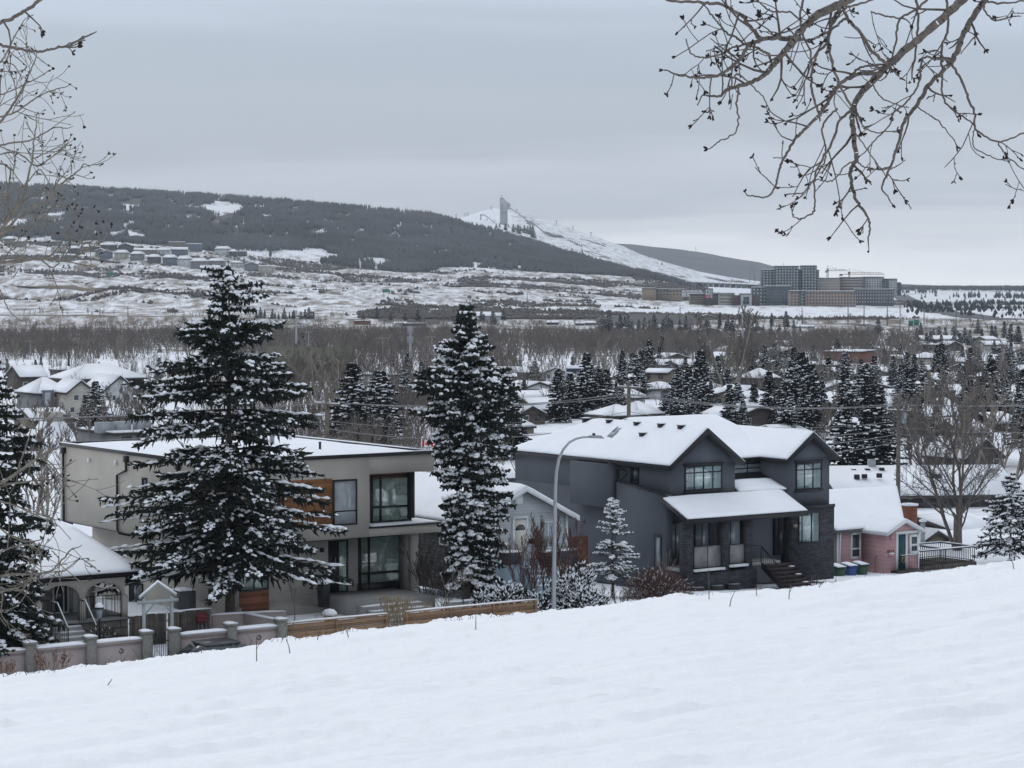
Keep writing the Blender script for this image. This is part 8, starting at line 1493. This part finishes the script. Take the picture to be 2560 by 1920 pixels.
# left tree: trunk is out of frame; sprays come in from the left edge
def zl(L): return [(a * .4823, b * .4823) for a, b in L]
BL_ = mat('pale_poplar_twig', (.16, .145, .12), .85, .3, 20)
limbs2 = [(zl([(-120, 150), (0, 120), (100, 75), (160, 35), (230, -20)]), 8.2, 8.2, .013, .008, .9), (zl([(-60, 205), (20, 238), (120, 258), (200, 266), (280, 252), (370, 225), (440, 192)]), 7.6, 7.4, .010, .004, .45)]
overhang('poplar_branch', 'thick bare twigs with dark buds crossing the upper left corner', limbs2, 9, BR, TW2, 8, tl=(.05, .16), up=.2)
limbs3 = [(zl([(-60, 700), (20, 610), (80, 520), (130, 430), (170, 340), (190, 280)]), 14, 14, .018, .004, 1.0), (zl([(-60, 400), (30, 280), (80, 180), (125, 105)]), 14.4, 14.2, .012, .004, 1.0), (zl([(-60, 620), (60, 590), (140, 540), (200, 500), (270, 470), (320, 455)]), 14, 13.8, .012, .004, 1.1), (zl([(-50, 770), (60, 740), (150, 730), (230, 690), (290, 660), (340, 665)]), 14, 14, .012, .004, 1.1),
 (zl([(-60, 830), (50, 870), (45, 960), (40, 1050), (60, 1120)]), 13.8, 13.8, .011, .006, .8), (zl([(-40, 1240), (60, 1120), (120, 1010), (150, 900), (170, 800), (175, 720), (190, 640)]), 13.6, 13.6, .02, .004, .9), (zl([(-40, 810), (80, 790), (190, 860), (260, 820), (300, 790), (330, 760)]), 14, 14, .01, .004, 1.0), (zl([(0, 1230), (120, 1100), (240, 1040), (300, 970), (360, 920), (410, 880), (435, 850)]), 13.2, 13, .017, .004, 1.0),
 (zl([(-60, 1240), (60, 1190), (160, 1180), (240, 1110), (290, 1050)]), 13.2, 13, .014, .005, .9), (zl([(-60, 1370), (100, 1350), (250, 1340), (340, 1350), (420, 1310), (520, 1260), (560, 1210)]), 12.4, 12.2, .016, .004, .8), (zl([(-60, 1340), (80, 1360), (200, 1345), (280, 1385), (340, 1300)]), 12.4, 12.4, .012, .004, .9), (zl([(-60, 1080), (60, 1000), (130, 960), (200, 880), (250, 940)]), 13.4, 13.4, .01, .004, .9), (zl([(0, 1500), (40, 1600), (90, 1650)]), 12.4, 12.4, .007, .003, .5), (zl([(-30, 500), (60, 470), (140, 430), (200, 400), (235, 380)]), 14.2, 14.2, .009, .004, 1.), (zl([(-30, 320), (60, 330), (100, 380)]), 14.2, 14.2, .008, .004, 1.)]
overhang('poplar_branch', 'fine pale bare twigs of a poplar filling the left edge against the sky', limbs3, 12, BL_, BL_, 14, tl=(.15, .36), up=.35, budp=.9)
def za(L): return [(a * .3074, 1180 + b * .3074) for a, b in L]
limbs4 = [(za([(-80, 860), (100, 835), (260, 830), (340, 825), (420, 800), (480, 740), (530, 690), (570, 640), (600, 620)]), 11.5, 11.2, .014, .004, .9), (za([(-80, 690), (80, 620), (200, 590), (320, 640), (330, 800)]), 11.6, 11.4, .01, .004, .9), (za([(-60, 130), (60, 60), (180, -20), (300, -110), (420, -180)]), 11.8, 11.6, .02, .008, .8), (za([(-60, 230), (100, 260), (240, 330), (320, 345), (430, 380)]), 11.8, 11.6, .01, .004, .9), (za([(-60, 1000), (80, 960), (170, 960), (260, 850)]), 11.4, 11.3, .01, .004, .9), (za([(-40, 860), (20, 1000), (10, 1150), (60, 1230)]), 11.4, 11.4, .008, .003, .7), (za([(330, -130), (420, -60), (500, 40), (560, 130)]), 11.7, 11.6, .008, .003, .8), (za([(440, 810), (520, 800), (600, 740), (635, 710)]), 11.2, 11.2, .006, .003, .8), (za([(420, 640), (470, 690), (480, 740)]), 11.2, 11.2, .005, .004, .8), (za([(-60, 420), (60, 500), (180, 560), (290, 560)]), 11.6, 11.5, .009, .004, .9)]
overhang('poplar_branch', 'pale bare boughs hanging before the arched porch house and left spruce', limbs4, 14, BL_, BL_, 11.5, tl=(.2, .5), up=.3, budp=.5)
# ---------------------------------------------------------------- labels that single things out
def finish_labels():
    G = {}
    for o, kind, place, px in AUTO: G.setdefault((kind, place), []).append((px, o))
    for (kind, place), L_ in G.items():
        L_.sort(key=lambda a: a[0])
        for i, (px, o) in enumerate(L_):
            if len(L_) == 1: o['label'] = kind + ' ' + place
            else: o['label'] = '%s from left, %s %s' % (ordw(i), kind, place)
finish_labels()
for o in bpy.data.objects:                       # prototypes that were never placed
    if o.parent is None and o.get('label') == 'x': pass
haze()
